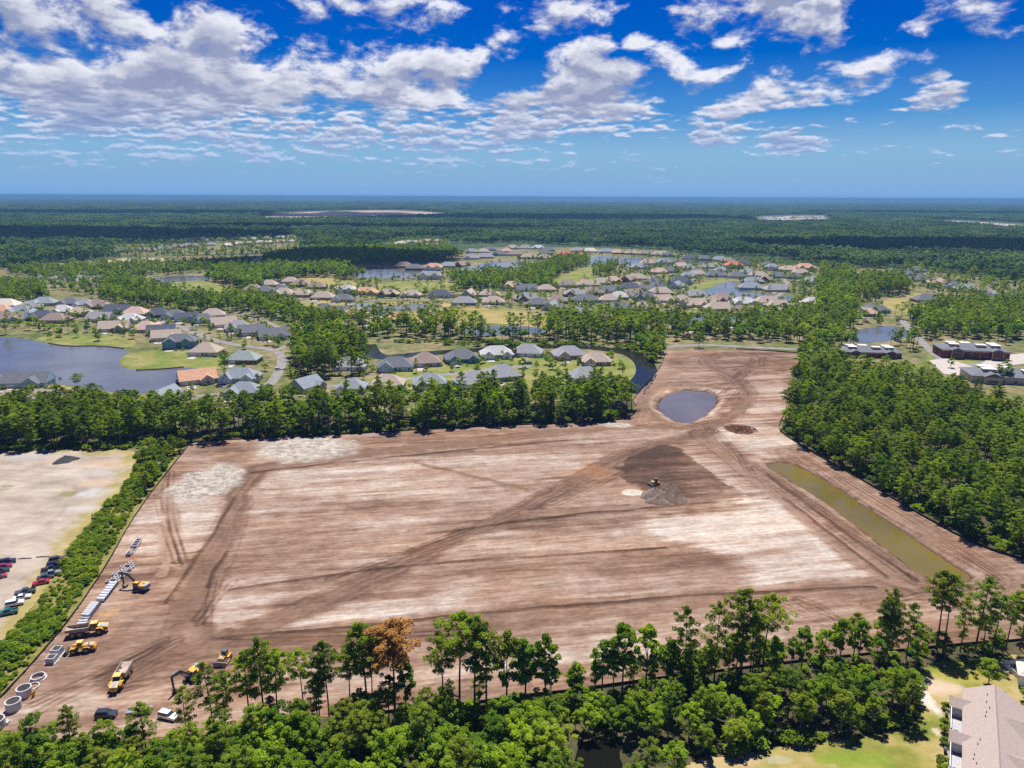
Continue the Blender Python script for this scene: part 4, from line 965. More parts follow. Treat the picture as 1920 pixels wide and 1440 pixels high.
# (pixel x, pixel y, roof, wall, style, width m, depth m, turn degrees)
HL = [(42, 722, 'slate', 'pale blue', 3, 24, 13, 8), (-8, 722, 'slate', 'grey', 0, 18, 13, 0), (28, 760, 'tan', 'beige', 2, 20, 14, 5), (105, 757, 'tan', 'beige', 3, 20, 13, 0), (371, 716, 'orange', 'cream', 3, 20, 13, 30), (452, 713, 'blue-grey', 'white', 1, 22, 13, 0),
      (458, 679, 'green-grey', 'brick', 2, 20, 13, 0), (388, 664, 'tan', 'white', 2, 19, 15, 0), (340, 651, 'slate', 'teal', 4, 22, 12, 12), (313, 637, 'tan', 'cream', 3, 20, 13, 20), (300, 626, 'navy', 'pale blue', 3, 20, 13, 20), (279, 622, 'pink-tan', 'beige', 0, 20, 15, 180),
      (216, 620, 'tan', 'grey', 3, 22, 14, 15), (256, 592, 'pink-tan', 'cream', 2, 22, 15, 0), (221, 587, 'navy', 'pale blue', 3, 20, 14, 0), (184, 578, 'brown', 'grey', 0, 22, 15, 0), (137, 573, 'slate', 'grey', 0, 20, 14, 0), (160, 575, 'grey', 'white', 1, 18, 13, 0),
      (84, 572, 'blue-grey', 'pale blue', 0, 22, 14, 10), (14, 576, 'cream', 'cream', 2, 24, 15, 0), (6, 588, 'orange', 'cream', 2, 20, 14, 0), (40, 590, 'blue-grey', 'pale blue', 0, 24, 15, 0), (80, 598, 'navy', 'white', 1, 22, 13, 10), (106, 604, 'brown', 'beige', 2, 22, 14, 0),
      (299, 594, 'navy', 'teal', 0, 20, 14, 10), (328, 597, 'slate', 'pale blue', 0, 20, 14, 10), (355, 602, 'navy', 'pale blue', 3, 18, 12, 15), (380, 604, 'slate', 'pale blue', 0, 18, 13, 10), (421, 612, 'tan', 'white', 3, 20, 14, 25), (447, 619, 'grey', 'white', 0, 20, 14, 20),
      (473, 627, 'slate', 'beige', 3, 20, 14, 25), (514, 634, 'slate', 'white', 3, 22, 14, 20), (312, 750, 'blue-grey', 'pale blue', 3, 16, 11, 80), (460, 740, 'blue-grey', 'grey', 0, 18, 12, 0),
      (657, 692, 'grey', 'white', 0, 20, 13, 180), (575, 730, 'blue-grey', 'grey', 3, 16, 12, 60), (742, 692, 'slate', 'pale blue', 0, 22, 14, 5), (797, 684, 'brown', 'beige', 2, 18, 15, 15), (865, 677, 'slate', 'teal', 1, 22, 14, 15), (932, 669, 'pale grey', 'white', 1, 22, 13, 8),
      (988, 666, 'grey', 'white', 2, 20, 14, 170), (1066, 670, 'grey', 'beige', 0, 22, 14, 10), (940, 710, 'grey', 'teal', 2, 21, 16, 20), (890, 722, 'grey', 'pale blue', 2, 22, 15, 25), (806, 724, 'blue-grey', 'grey', 0, 18, 13, 10), (1096, 711, 'grey', 'white', 2, 19, 13, 20), (1117, 682, 'tan', 'beige', 0, 18, 13, 0),
      (728, 726, 'tan', 'beige', 2, 18, 13, 0), (660, 733, 'blue-grey', 'white', 0, 16, 12, 0),
      (478, 547, 'brown', 'beige', 2, 22, 15, 0), (500, 549, 'slate', 'beige', 2, 20, 15, 0), (524, 547, 'slate', 'grey', 2, 18, 13, 0), (533, 554, 'tan', 'beige', 0, 22, 15, 0), (565, 556, 'tan', 'beige', 0, 22, 14, 180), (563, 537, 'brown', 'brick', 0, 22, 15, 180), (545, 531, 'tan', 'beige', 2, 20, 14, 0),
      (594, 541, 'brown', 'brick', 2, 22, 14, 0), (606, 561, 'tan', 'beige', 2, 24, 15, 0), (643, 565, 'slate', 'white', 0, 22, 13, 0), (650, 550, 'pale grey', 'white', 4, 20, 12, 0), (686, 552, 'orange', 'beige', 1, 26, 14, 0), (728, 555, 'tan', 'brick', 1, 24, 14, 0),
      (613, 586, 'slate', 'pale blue', 0, 22, 15, 0), (637, 589, 'slate', 'white', 3, 20, 14, 0), (666, 595, 'pink-tan', 'beige', 2, 24, 15, 0), (713, 599, 'blue-grey', 'grey', 2, 20, 14, 0), (740, 602, 'orange', 'brick', 2, 20, 13, 0), (505, 537, 'tan', 'beige', 2, 20, 14, 0),
      (757, 502, 'brown', 'brick', 2, 28, 17, 0), (777, 506, 'slate', 'brick', 2, 26, 16, 0), (763, 487, 'slate', 'grey', 2, 22, 15, 0), (813, 507, 'orange', 'white', 4, 26, 15, 0), (806, 523, 'grey', 'white', 4, 32, 14, 0), (841, 501, 'green-grey', 'grey', 2, 24, 15, 0), (864, 500, 'brown', 'brick', 3, 22, 15, 60),
      (884, 511, 'blue-grey', 'grey', 2, 28, 16, 0), (884, 486, 'grey', 'white', 0, 26, 16, 0), (910, 484, 'grey', 'beige', 2, 30, 17, 0), (936, 479, 'slate', 'grey', 0, 28, 17, 0), (918, 470, 'slate', 'grey', 2, 28, 17, 0), (901, 474, 'tan', 'cream', 2, 24, 15, 0), (889, 474, 'grey', 'white', 0, 22, 15, 0),
      (963, 467, 'tan', 'cream', 1, 26, 16, 0), (950, 473, 'pink-tan', 'cream', 2, 22, 15, 0), (965, 479, 'brown', 'beige', 2, 28, 16, 0), (986, 467, 'grey', 'white', 2, 26, 16, 0), (1006, 467, 'pale grey', 'white', 1, 26, 16, 0), (1028, 471, 'slate', 'grey', 2, 26, 16, 0), (1024, 478, 'slate', 'brick', 2, 26, 16, 0),
      (996, 485, 'tan', 'beige', 2, 32, 16, 0), (1017, 486, 'tan', 'beige', 0, 26, 16, 0), (947, 504, 'blue-grey', 'pale blue', 1, 28, 18, 0), (958, 516, 'tan', 'cream', 2, 24, 15, 0), (771, 557, 'tan', 'cream', 1, 22, 14, 0), (826, 557, 'navy', 'white', 1, 26, 14, 0), (879, 557, 'tan', 'grey', 3, 22, 15, 80),
      (918, 556, 'tan', 'grey', 2, 22, 15, 0), (871, 571, 'grey', 'grey', 2, 24, 15, 0), (925, 570, 'tan', 'white', 2, 22, 15, 0), (962, 541, 'pink-tan', 'cream', 0, 26, 16, 0), (990, 546, 'slate', 'white', 3, 24, 15, 10), (989, 564, 'grey', 'brick', 0, 26, 16, 10), (1008, 574, 'slate', 'brick', 2, 22, 15, 0), (1034, 580, 'blue-grey', 'white', 3, 20, 14, 70), (1020, 546, 'tan', 'cream', 2, 20, 14, 0),
      (1060, 479, 'red', 'cream', 2, 28, 16, 0), (1089, 482, 'red', 'brick', 2, 22, 14, 0), (1085, 472, 'grey', 'white', 2, 26, 16, 0), (1105, 473, 'cream', 'white', 0, 28, 16, 180), (1137, 474, 'blue-grey', 'white', 1, 28, 16, 180), (1164, 476, 'pink-tan', 'brick', 2, 26, 16, 0), (1186, 477, 'tan', 'brick', 2, 26, 16, 0),
      (1208, 478, 'brown', 'brick', 2, 24, 16, 0), (1231, 479, 'tan', 'white', 3, 30, 16, 0), (1252, 481, 'slate', 'grey', 2, 24, 16, 0), (1066, 538, 'brown', 'beige', 2, 26, 15, 0), (1100, 537, 'tan', 'beige', 2, 28, 15, 0), (1127, 533, 'tan', 'beige', 2, 24, 15, 0), (1150, 530, 'pink-tan', 'brick', 1, 24, 15, 0),
      (1173, 528, 'brown', 'brick', 3, 24, 15, 70), (1194, 525, 'tan', 'cream', 2, 26, 15, 0), (1199, 504, 'grey', 'white', 1, 28, 17, 0), (1215, 496, 'tan', 'white', 2, 26, 16, 0), (1245, 494, 'blue-grey', 'white', 0, 26, 15, 0), (1235, 513, 'pink-tan', 'beige', 2, 26, 15, 0), (1254, 511, 'slate', 'grey', 2, 24, 15, 0),
      (1182, 543, 'navy', 'white', 1, 26, 15, 0), (1112, 552, 'brown', 'beige', 2, 24, 16, 0), (1139, 549, 'slate', 'white', 3, 22, 15, 20), (1077, 555, 'grey', 'brick', 0, 24, 14, 0), (1107, 566, 'slate', 'white', 2, 28, 14, 0), (1240, 541, 'slate', 'white', 0, 26, 15, 0), (1275, 532, 'navy', 'pale blue', 1, 28, 16, 0), (1262, 540, 'blue-grey', 'white', 3, 20, 14, 60),
      (1186, 556, 'brown', 'pale blue', 3, 22, 15, 20), (1215, 562, 'slate', 'teal', 1, 28, 15, 0), (1242, 566, 'tan', 'white', 3, 20, 14, 20), (1238, 552, 'tan', 'beige', 2, 26, 15, 0), (1170, 581, 'slate', 'white', 1, 24, 14, 10), (1196, 582, 'tan', 'cream', 0, 20, 14, 0), (1087, 590, 'grey', 'grey', 2, 26, 15, 0), (1148, 602, 'brown', 'brick', 2, 18, 13, 0), (1270, 567, 'tan', 'beige', 2, 20, 14, 0),
      (1277, 502, 'pink-tan', 'cream', 2, 24, 15, 0), (1291, 506, 'blue-grey', 'white', 2, 20, 14, 0), (1300, 487, 'navy', 'white', 2, 28, 15, 0), (1322, 488, 'slate', 'grey', 2, 24, 15, 0), (1343, 489, 'blue-grey', 'grey', 2, 26, 15, 0), (1375, 503, 'red', 'cream', 4, 28, 16, 0), (1393, 498, 'navy', 'white', 4, 22, 13, 0), (1364, 492, 'brown', 'brick', 2, 24, 15, 0),
      (1308, 513, 'slate', 'grey', 2, 22, 15, 0), (1338, 519, 'slate', 'white', 2, 26, 15, 0), (1311, 517, 'tan', 'white', 2, 22, 14, 0), (1290, 521, 'blue-grey', 'white', 0, 22, 14, 0), (1382, 521, 'slate', 'white', 2, 24, 15, 0), (1424, 520, 'tan', 'cream', 2, 26, 15, 0), (1433, 528, 'brown', 'brick', 3, 22, 14, 70), (1412, 531, 'blue-grey', 'grey', 2, 26, 14, 0),
      (1412, 543, 'blue-grey', 'pale blue', 0, 28, 16, 170), (1450, 546, 'grey', 'beige', 2, 28, 17, 0), (1456, 521, 'slate', 'pale blue', 2, 22, 14, 0), (1454, 507, 'blue-grey', 'white', 4, 20, 13, 0), (1471, 508, 'pink-tan', 'cream', 2, 24, 15, 0), (1506, 508, 'orange', 'cream', 4, 30, 17, 0), (1500, 515, 'tan', 'cream', 2, 26, 15, 0), (1520, 531, 'grey', 'white', 0, 30, 16, 30),
      (1304, 558, 'grey', 'white', 2, 26, 14, 0), (1352, 566, 'brown', 'brick', 1, 26, 18, 20), (1300, 575, 'tan', 'cream', 3, 24, 15, 20), (1354, 583, 'tan', 'grey', 2, 30, 15, 0), (1393, 590, 'brown', 'grey', 0, 32, 17, 170), (1398, 572, 'pale grey', 'white', 1, 26, 15, 0), (1434, 571, 'tan', 'beige', 2, 26, 15, 0), (1461, 578, 'tan', 'beige', 2, 26, 15, 0), (1487, 586, 'tan', 'brick', 0, 28, 15, 10), (1526, 591, 'grey', 'grey', 2, 20, 14, 0),
      (1302, 618, 'slate', 'grey', 2, 22, 15, 0), (1372, 610, 'blue-grey', 'grey', 2, 20, 14, 0), (1428, 600, 'slate', 'white', 2, 22, 14, 0), (1639, 585, 'slate', 'pale blue', 0, 24, 16, 0), (1622, 592, 'pink-tan', 'cream', 2, 22, 12, 0), (1734, 566, 'slate', 'brick', 2, 24, 15, 0), (1643, 519, 'slate', 'beige', 3, 26, 16, 60), (1730, 527, 'slate', 'grey', 2, 28, 16, 0), (1756, 533, 'pink-tan', 'cream', 2, 24, 15, 0), (1785, 540, 'slate', 'white', 0, 24, 15, 0),
      (1812, 546, 'blue-grey', 'white', 1, 26, 15, 0), (1858, 560, 'blue-grey', 'white', 3, 24, 15, 50), (1718, 510, 'slate', 'grey', 2, 24, 15, 0)]
_g = random.Random(3)
for (a_, b_) in ((57, 580), (118, 588), (150, 592), (28, 602), (190, 602), (245, 604), (400, 595), (1836, 550), (1884, 566), (1700, 517), (1690, 530), (1905, 562), (1045, 568), (1132, 566), (1160, 560), (1212, 548), (1225, 532), (1330, 503), (1352, 510), (1402, 514), (1440, 500), (1486, 522), (1330, 570), (700, 606), (690, 585), (1520, 572)):
    HL.append((a_, b_, _g.choice(['slate', 'grey', 'tan', 'blue-grey', 'brown', 'pale grey']), _g.choice(['white', 'beige', 'grey', 'pale blue']), _g.choice([0, 1, 2, 3]), 20, 14, _g.choice([0, 10, 170, 20])))
HL = [h[:5] + (round(h[5] * 1.14), round(h[6] * 1.14)) + h[7:] for h in HL]
def zone_of(px, py):
    if py > 700 and px < 130: return 'on the near shore of the broad lake'
    if py > 700 and px < 620: return 'between the street bend and the pine screen'
    if py > 640 and px < 640: return 'by the street bend beside the broad lake'
    if py > 605 and px < 560: return 'along the curving street above the broad lake'
    if py > 560 and px < 410: return 'in the row behind the lakeside oaks'
    if py > 700 and px > 620: return 'backing onto the pine screen'
    if py > 640 and 620 < px < 1240: return 'between the canal and the pine screen'
    if px < 640 and py < 570: return 'beside the tan fairway west of the reedy pond'
    if px < 760 and py > 580: return 'behind the leafy belt below the reedy pond'
    if px < 860 and py > 540: return 'on the straight street above the reedy pond'
    if px < 870 and py < 530: return 'round the tree-lined far lake'
    if px < 1045 and py < 500: return 'on the shore of the narrow inlet'
    if px < 1045: return 'round the open green beside the reedy pond'
    if px < 1262 and py < 484: return 'along the far bank of the long blue lake'
    if px < 1262 and py < 520: return 'between the long blue lake and the mown fairway'
    if px < 1270: return 'on the slope below the mown fairway'
    if py < 500 and px < 1420: return 'under the dark wood behind the long blue lake'
    if px < 1550 and py < 540: return 'above the forked blue lake'
    if px < 1550 and py < 605: return 'on the near side of the forked blue lake'
    if px < 1550: return 'behind the tree belt above the turning circle'
    return 'round the open green beyond the clubhouse pond'
STY = {0: 'hip-roofed', 1: 'twin-gabled', 2: 'low hip-roofed', 3: 'gable-ended', 4: 'two-storey'}
H_XY = np.array([G(h[0], h[1]) for h in HL]); H_R = np.array([max(h[5], h[6] + 3) * 0.5 for h in HL])
# keep neighbours apart
for it in range(60):
    mv = np.zeros_like(H_XY)
    for i in range(len(HL)):
        dv = H_XY[i] - H_XY; dd = np.hypot(dv[:, 0], dv[:, 1]); dd[i] = 1e9
        need = H_R[i] + H_R + 1.0; bad = dd < need
        for j in np.where(bad)[0]:
            u = dv[j] / max(dd[j], .1); mv[i] += u * (need[j] - dd[j]) * 0.35
    H_XY += mv
    if np.abs(mv).max() < 0.2: break
for i, h in enumerate(HL):
    px, py, roof, wall, sty, w, d, rot = h
    dist = math.hypot(*H_XY[i]); lod = 0 if dist < 620 else 1 if dist < 1000 else 2
    zone = zone_of(px, py)
    build_house('house', '%s %s house, %s roof, %s' % (wall, STY[sty], roof, zone), 'houses ' + zone, H_XY[i][0], H_XY[i][1], R(rot + 0.01), roof, wall, sty, float(w), float(d), lod)
# far villages, roofs only a few pixels across
def village(pts, n, label, group, cols, seed, w=24, jit=30, walls=('white', 'cream')):
    g = random.Random(seed); gp = [G(*p) for p in pts]
    L = [math.dist(a, b) for a, b in zip(gp[:-1], gp[1:])]; tot = sum(L); out = []
    for i in range(n):
        s = (i + .5) / n * tot; k = 0
        while s > L[k]: s -= L[k]; k += 1
        a, b = gp[k], gp[k + 1]; f = s / L[k]
        x, y = a[0] + (b[0] - a[0]) * f, a[1] + (b[1] - a[1]) * f + g.uniform(-jit, jit)
        c = g.choice(cols)
        build_house('house', '%s-roofed house %s' % (c, label), group, x, y, R(g.uniform(-8, 8)), c, g.choice(walls), g.choice((2, 3, 0)), float(w), 15.0, 2)
        out.append((x, y))
    return out
VIL = []
VIL += village([(228, 472), (300, 470), (340, 464), (400, 461)], 9, 'at the dark end of the village beyond the highway', 'village houses beyond the highway', ['slate', 'brown', 'blue-grey'], 1)
VIL += village([(330, 455), (420, 451), (500, 449), (555, 447)], 10, 'in the back row of the village beyond the highway', 'village houses beyond the highway', ['pale grey', 'grey', 'tan'], 2)
VIL += village([(425, 462), (480, 458), (550, 455)], 7, 'in the sunny front row of the village beyond the highway', 'village houses beyond the highway', ['pink-tan', 'pale grey', 'cream'], 3)
VIL += village([(728, 462), (760, 457), (828, 453)], 7, 'in the pale row inside the wood behind the far lake', 'pale houses inside the wood', ['pale grey', 'tan', 'cream'], 4, 30)
VIL += village([(735, 466), (790, 464), (830, 460)], 5, 'in the lower row inside the wood behind the far lake', 'pale houses inside the wood', ['grey', 'pale grey'], 5, 28)
VIL += village([(1418, 415), (1480, 412), (1550, 411)], 14, 'in the bright estate deep in the far forest', 'bright estate in the far forest', ['pale grey', 'cream'], 6, 46, 90)
VIL += village([(1430, 410), (1490, 408), (1545, 407)], 10, 'in the upper rows of the bright estate in the far forest', 'bright estate in the far forest', ['pale grey', 'cream'], 7, 46, 60)
VIL += village([(1765, 416), (1820, 419), (1880, 423), (1925, 427)], 14, 'strung along the far forest edge past the dark wood', 'houses along the far forest edge', ['pale grey', 'tan', 'cream'], 8, 42, 60)
VIL += village([(1628, 470), (1650, 468)], 2, 'in the gap of the dark wood', 'houses in the gap of the dark wood', ['cream', 'pale grey'], 9, 26)
HOUSE_PTS = np.vstack([H_XY, np.array(VIL)])
# driveways for the houses one can see into
for i, h in enumerate(HL):
    if math.hypot(*H_XY[i]) > 1150: continue
    x, y = H_XY[i]; rz = R(h[7]); c, s = math.cos(rz), math.sin(rz)
    w, d = h[5], h[6]; lx = -w * .24
    q = [(lx - 2.7, -d / 2 - 2.5), (lx + 2.7, -d / 2 - 2.5), (lx + 3.0, -d / 2 - 11), (lx - 3.0, -d / 2 - 11)]
    sheet('driveway', [(x + a * c - b * s, y + a * s + b * c) for a, b in q], 0.24 + 0.0007 * i, M_CONC)

# ================================================================ MACHINES, VEHICLES, CONCRETE
M_YEL = pmat('machine_yellow', (0.56, 0.30, 0.036), 0.6, 0, 0.32, 1.2, 0, 0.4)
M_YEL2 = pmat('sunfaded_yellow', (0.60, 0.40, 0.13), 0.65, 0, 0.25, 1.2, 0, 0.4)
M_STEEL = pmat('dark_steel', (0.075, 0.08, 0.085), 0.6, 0.2, 0.25, 1.5)
M_GREYP = pmat('grey_machine_paint', (0.30, 0.32, 0.33), 0.55, 0, 0.15, 1.2)
M_RUB = pmat('dusty_tyre_rubber', (0.075, 0.068, 0.062), 0.95, 0, 0.3, 2.0)
M_RIM = pmat('wheel_rim_paint', (0.50, 0.32, 0.08), 0.6)
M_CRIM = pmat('alloy_rim', (0.55, 0.55, 0.56), 0.35, 0.6)
M_BED = pmat('worn_bed_steel', (0.37, 0.30, 0.235), 0.8, 0, 0.25, 0.8)
M_CONCR = pmat('precast_concrete', (0.50, 0.49, 0.475), 0.9, 0, 0.12, 1.5, 0.15)
M_PIPE = pmat('pipe_concrete', (0.52, 0.53, 0.555), 0.85, 0, 0.10, 1.5, 0.1)
M_LAMP = pmat('lamp_lens', (0.75, 0.74, 0.70), 0.2)
M_TAIL = pmat('tail_lens', (0.35, 0.02, 0.02), 0.3)
M_SILT = pmat('black_silt_fabric', (0.018, 0.018, 0.02), 0.9, 0, 0.3, 0.5)
def ground_dir(a, b):
    p, q = G(*a), G(*b); return math.atan2(q[1] - p[1], q[0] - p[0])
def place(px, py): 
    x, y = G(px, py); return (x, y, site_z(x, y))
def wheel(parent, x, y, r, w, rim=None, rimmat=None):
    t = MB().tube([(x, y - w / 2, r), (x, y - w * .42, r), (x, y + w * .42, r), (x, y + w / 2, r)], [r * .88, r, r, r * .88], 18).build('wheel', M_RUB, parent)
    s = 1 if y > 0 else -1
    MB().tube([(x, y + s * w * .40, r), (x, y + s * (w / 2 + .03), r)], [r * .52, r * .48], 12).build('rim', rimmat or M_RIM, t)
    return t
def dump_truck(label, loc, rz):
    t = thing('articulated_dump_truck', label, 'dump truck', loc, rz)      # nose along +x
    for x in (3.15, -1.6, -3.45):
        for s in (-1, 1): wheel(t, x, s * 1.18, 0.88, 0.72)
    MB().prism_y([(1.0, 0.95), (5.2, 0.75), (5.45, 1.25), (5.35, 1.75), (1.0, 1.75)], -0.72, 0.72).build('front_frame', M_YEL, t)
    MB().prism_y([(2.95, 1.76), (5.36, 1.76), (5.30, 2.05), (2.95, 2.42)], -0.95, 0.95).build('bonnet', M_YEL2, t)
    MB().prism_y([(3.3, 2.40), (5.1, 2.10), (5.1, 2.14), (3.3, 2.44)], -0.55, 0.55).build('bonnet_grille', M_GREYP, t)
    for s in (-1, 1):
        MB().prism_y([(2.0, 1.45), (2.2, 1.95), (2.75, 2.12), (3.6, 2.12), (4.25, 1.85), (4.45, 1.40), (4.3, 1.40), (4.1, 1.72), (3.5, 1.98), (2.8, 1.98), (2.35, 1.84), (2.15, 1.45)], s * 1.18 - .38, s * 1.18 + .38).build('fender', M_YEL, t)
        MB().box((5.42, s * .62, 1.5), (.08, .34, .26)).build('headlight', M_LAMP, t)
        MB().box((3.1, s * 1.35, 2.75), (.08, .22, .5)).build('mirror', M_STEEL, t)
    cab = MB().prism_y([(1.15, 1.76), (2.93, 1.76), (2.93, 2.35), (2.72, 2.40), (1.15, 2.40)], -0.85, 0.85).build('cab', M_YEL, t)
    MB().prism_y([(1.2, 2.41), (2.85, 2.41), (2.55, 3.28), (1.2, 3.28)], -0.80, 0.80).build('window', M_GLASS, cab)
    for px_ in ((1.22, -.81), (1.22, .81), (2.0, -.81), (2.0, .81)): MB().box((px_[0], px_[1], 2.85), (.12, .08, .88)).build('pillar', M_YEL, cab)
    MB().box((1.9, 0, 3.36), (1.85, 1.85, .16)).build('roof', M_YEL2, cab)
    MB().tube([(.75, .75, 1.7), (.75, .75, 3.2)], .11, 8).build('exhaust', M_STEEL, t)
    MB().box((-1.7, 0, 1.15), (5.6, .95, .5)).build('rear_frame', M_STEEL, t)
    MB().tube([(.3, 0, 1.2), (1.1, 0, 1.2)], .34, 10).build('articulation_joint', M_STEEL, t)
    # open body, floor rising to the tail
    bed = MB()
    bed.prism_y([(-5.3, 2.0), (-3.4, 1.42), (.55, 1.42), (.55, 1.56), (-3.4, 1.56), (-5.3, 2.14)], -1.28, 1.28)
    b = bed.build('dump_body', M_BED, t)
    for s in (-1, 1): MB().prism_y([(-5.3, 2.0), (-3.4, 1.42), (.55, 1.42), (.62, 2.72), (-5.1, 2.62)], s * 1.36 - .07, s * 1.36 + .07).build('side_wall', M_BED, b)
    MB().prism_y([(.56, 1.44), (.68, 1.44), (.82, 2.95), (.70, 2.95)], -1.43, 1.43).build('head_board', M_BED, b)
    return t
def loader(label, loc, rz):
    t = thing('wheel_loader', label, 'wheel loader', loc, rz)              # bucket along +x
    for x in (1.65, -1.55):
        for s in (-1, 1): wheel(t, x, s * 1.05, 0.80, 0.62)
    MB().prism_y([(-3.5, .95), (-.3, .8), (-.3, 1.9), (-1.2, 2.15), (-3.3, 2.0), (-3.55, 1.5)], -.85, .85).build('engine_housing', M_YEL, t)
    MB().prism_y([(-3.2, 2.02), (-1.4, 2.16), (-1.4, 2.24), (-3.2, 2.10)], -.55, .55).build('engine_grille', M_GREYP, t)
    MB().box((-3.5, 0, 1.0), (.5, 2.2, .7)).build('counterweight', M_YEL, t)
    MB().tube([(-2.2, .35, 2.1), (-2.2, .35, 2.75)], .10, 8).build('exhaust', M_STEEL, t)
    for x in (1.65, -1.55):
        for s in (-1, 1): MB().prism_y([(x - .95, 1.45), (x - .5, 1.80), (x + .5, 1.80), (x + .95, 1.45), (x + .85, 1.40), (x + .45, 1.70), (x - .45, 1.70), (x - .85, 1.40)], s * 1.05 - .33, s * 1.05 + .33).build('fender', M_YEL, t)
    cab = MB().box((.1, 0, 1.75), (1.4, 1.35, .7)).build('cab', M_YEL, t)
    MB().prism_y([(-.55, 2.1), (.78, 2.1), (.62, 2.98), (-.48, 2.98)], -.64, .64).build('window', M_GLASS, cab)
    for x in (-.5, .6):
        for s in (-1, 1): MB().box((x, s * .65, 2.54), (.1, .07, .88)).build('pillar', M_YEL, cab)
    MB().box((.1, 0, 3.06), (1.6, 1.55, .16)).build('roof', M_YEL2, cab)
    MB().box((1.5, 0, 1.15), (1.9, .8, .75)).build('front_frame', M_YEL, t)
    for s in (-1, 1):
        MB().tube([(1.2, s * .42, 1.85), (2.3, s * .42, 1.55), (3.4, s * .42, .55)], .14, 6).build('lift_arm', M_YEL, t)
        MB().tube([(1.3, s * .25, 1.25), (2.6, s * .25, 1.15)], .08, 6).build('lift_cylinder', M_GREYP, t)
        MB().box((-3.74, s * .75, 1.45), (.05, .25, .2)).build('tail_light', M_TAIL, t)
    MB().prism_y([(3.1, .12), (4.35, .05), (4.4, .13), (3.35, .30), (3.2, .62), (3.35, 1.08), (3.62, 1.28), (3.55, 1.36), (3.22, 1.14), (3.05, .62)], -1.4, 1.4).build('bucket', M_STEEL, t)
    for s in (-1, 1): MB().prism_y([(3.1, .13), (4.3, .10), (3.6, 1.30), (3.2, 1.05), (3.06, .6)], s * 1.38 - .04, s * 1.38 + .04).build('bucket_side', M_STEEL, t)
    return t
def tracks(t, L, hgt, w, gap):
    for s in (-1, 1):
        y = s * gap; r = hgt / 2
        prof = []
        for k in range(9): a = -math.pi / 2 + math.pi * k / 8; prof.append((L / 2 - r + r * math.cos(a), r + r * math.sin(a)))
        for k in range(9): a = math.pi / 2 + math.pi * k / 8; prof.append((-L / 2 + r + r * math.cos(a), r + r * math.sin(a)))
        tr = MB().prism_y(prof, y - w / 2, y + w / 2).build('track', M_RUB, t)
        for x in np.linspace(-L / 2 + r, L / 2 - r, 5): MB().tube([(x, y + s * w * .5, r), (x, y + s * (w * .5 + .04), r)], r * .5, 8).build('track_roller', M_GREYP, tr)
def excavator(label, loc, rz, turn, boom_el=(0.95, -0.95), reach=1.0):
    """turn: direction of the boom relative to the tracks"""
    t = thing('excavator', label, 'excavator', loc, rz)
    tracks(t, 4.6, 0.95, 0.62, 1.22)
    MB().box((0, 0, .72), (2.0, 1.9, .45)).build('undercarriage', M_STEEL, t)
    up = bpy.data.objects.new('upper_structure', MB().prism_z([(-2.7, -1.3), (-2.3, -1.45), (1.5, -1.45), (1.5, 1.45), (-2.3, 1.45), (-2.7, 1.3)], 1.0, 1.35).mesh('upper_structure', M_STEEL)); COL.objects.link(up); up.parent = t; up.rotation_euler = (0, 0, turn)
    def P(mb, nm, mat): return mb.build(nm, mat, up)
    P(MB().prism_z([(-2.1, -1.42), (.2, -1.42), (.2, -.35), (-2.1, -.35)], 1.36, 2.15), 'side_housing', M_YEL)
    P(MB().prism_z([(-2.1, -.33), (.9, -.33), (.9, .33), (-2.1, .33)], 1.36, 2.05), 'engine_cover', M_GREYP)
    P(MB().prism_z([(-2.1, .35), (-.3, .35), (-.3, 1.42), (-2.1, 1.42)], 1.36, 2.15), 'tank_housing', M_YEL)
    P(MB().prism_z([(-3.0, -1.0), (-2.7, -1.4), (-2.12, -1.43), (-2.12, 1.43), (-2.7, 1.4), (-3.0, 1.0)], 1.02, 2.28), 'counterweight', M_GREYP)
    P(MB().box((-.25, .88, 1.7), (.06, 1.06, .9)), 'cab_back', M_YEL)
    P(MB().prism_y([(-.2, 1.36), (1.55, 1.36), (1.6, 1.9), (1.25, 2.85), (-.2, 2.85)], .38, 1.40), 'cab_glass', M_GLASS)
    P(MB().box((.5, .89, 2.92), (1.55, 1.12, .12)), 'cab_roof', M_YEL)
    P(MB().tube([(-1.4, -.1, 2.1), (-1.4, -.1, 2.6)], .1, 8), 'exhaust', M_STEEL)
    # boom, stick, bucket in the plane y = -.1
    b0 = (0.9, 1.5); b1 = (b0[0] + 3.0 * reach, b0[1] + 3.2); b2 = (b1[0] + 2.6 * reach, b1[1] + 0.1)
    prof = [(b0[0] - .2, b0[1] - .2), (b0[0] + .35, b0[1] - .25), (b1[0] + .25, b1[1] - .55), (b2[0], b2[1] - .25), (b2[0] + .1, b2[1] + .2), (b1[0] - .15, b1[1] + .28), (b0[0] - .25, b0[1] + .3)]
    P(MB().prism_y(prof, -.33, .08), 'boom', M_STEEL)
    for s in (-.42, .17): P(MB().tube([(1.3, s, 1.6), (b0[0] + 2.4, s, b0[1] + 2.2)], .09, 6), 'boom_cylinder', M_GREYP)
    s1 = (b2[0] - 0.3, 0.75)
    P(MB().prism_y([(b2[0] - .35, b2[1] + .5), (b2[0] + .25, b2[1] + .35), (s1[0] + .22, s1[1]), (s1[0] - .15, s1[1] + .05), (b2[0] - .3, b2[1] - .5)], -.28, .03), 'stick', M_STEEL)
    P(MB().tube([(b1[0] + .2, -.12, b1[1] + .45), (b2[0] - .25, -.12, b2[1] + .55)], .09, 6), 'stick_cylinder', M_GREYP)
    P(MB().prism_y([(s1[0] + .25, s1[1] + .15), (s1[0] - .2, s1[1] + .25), (s1[0] - .95, .62), (s1[0] - 1.05, .18), (s1[0] - .6, -.02), (s1[0] - .1, .05), (s1[0] + .15, .35)], -.78, .55), 'bucket', M_STEEL)
    return t
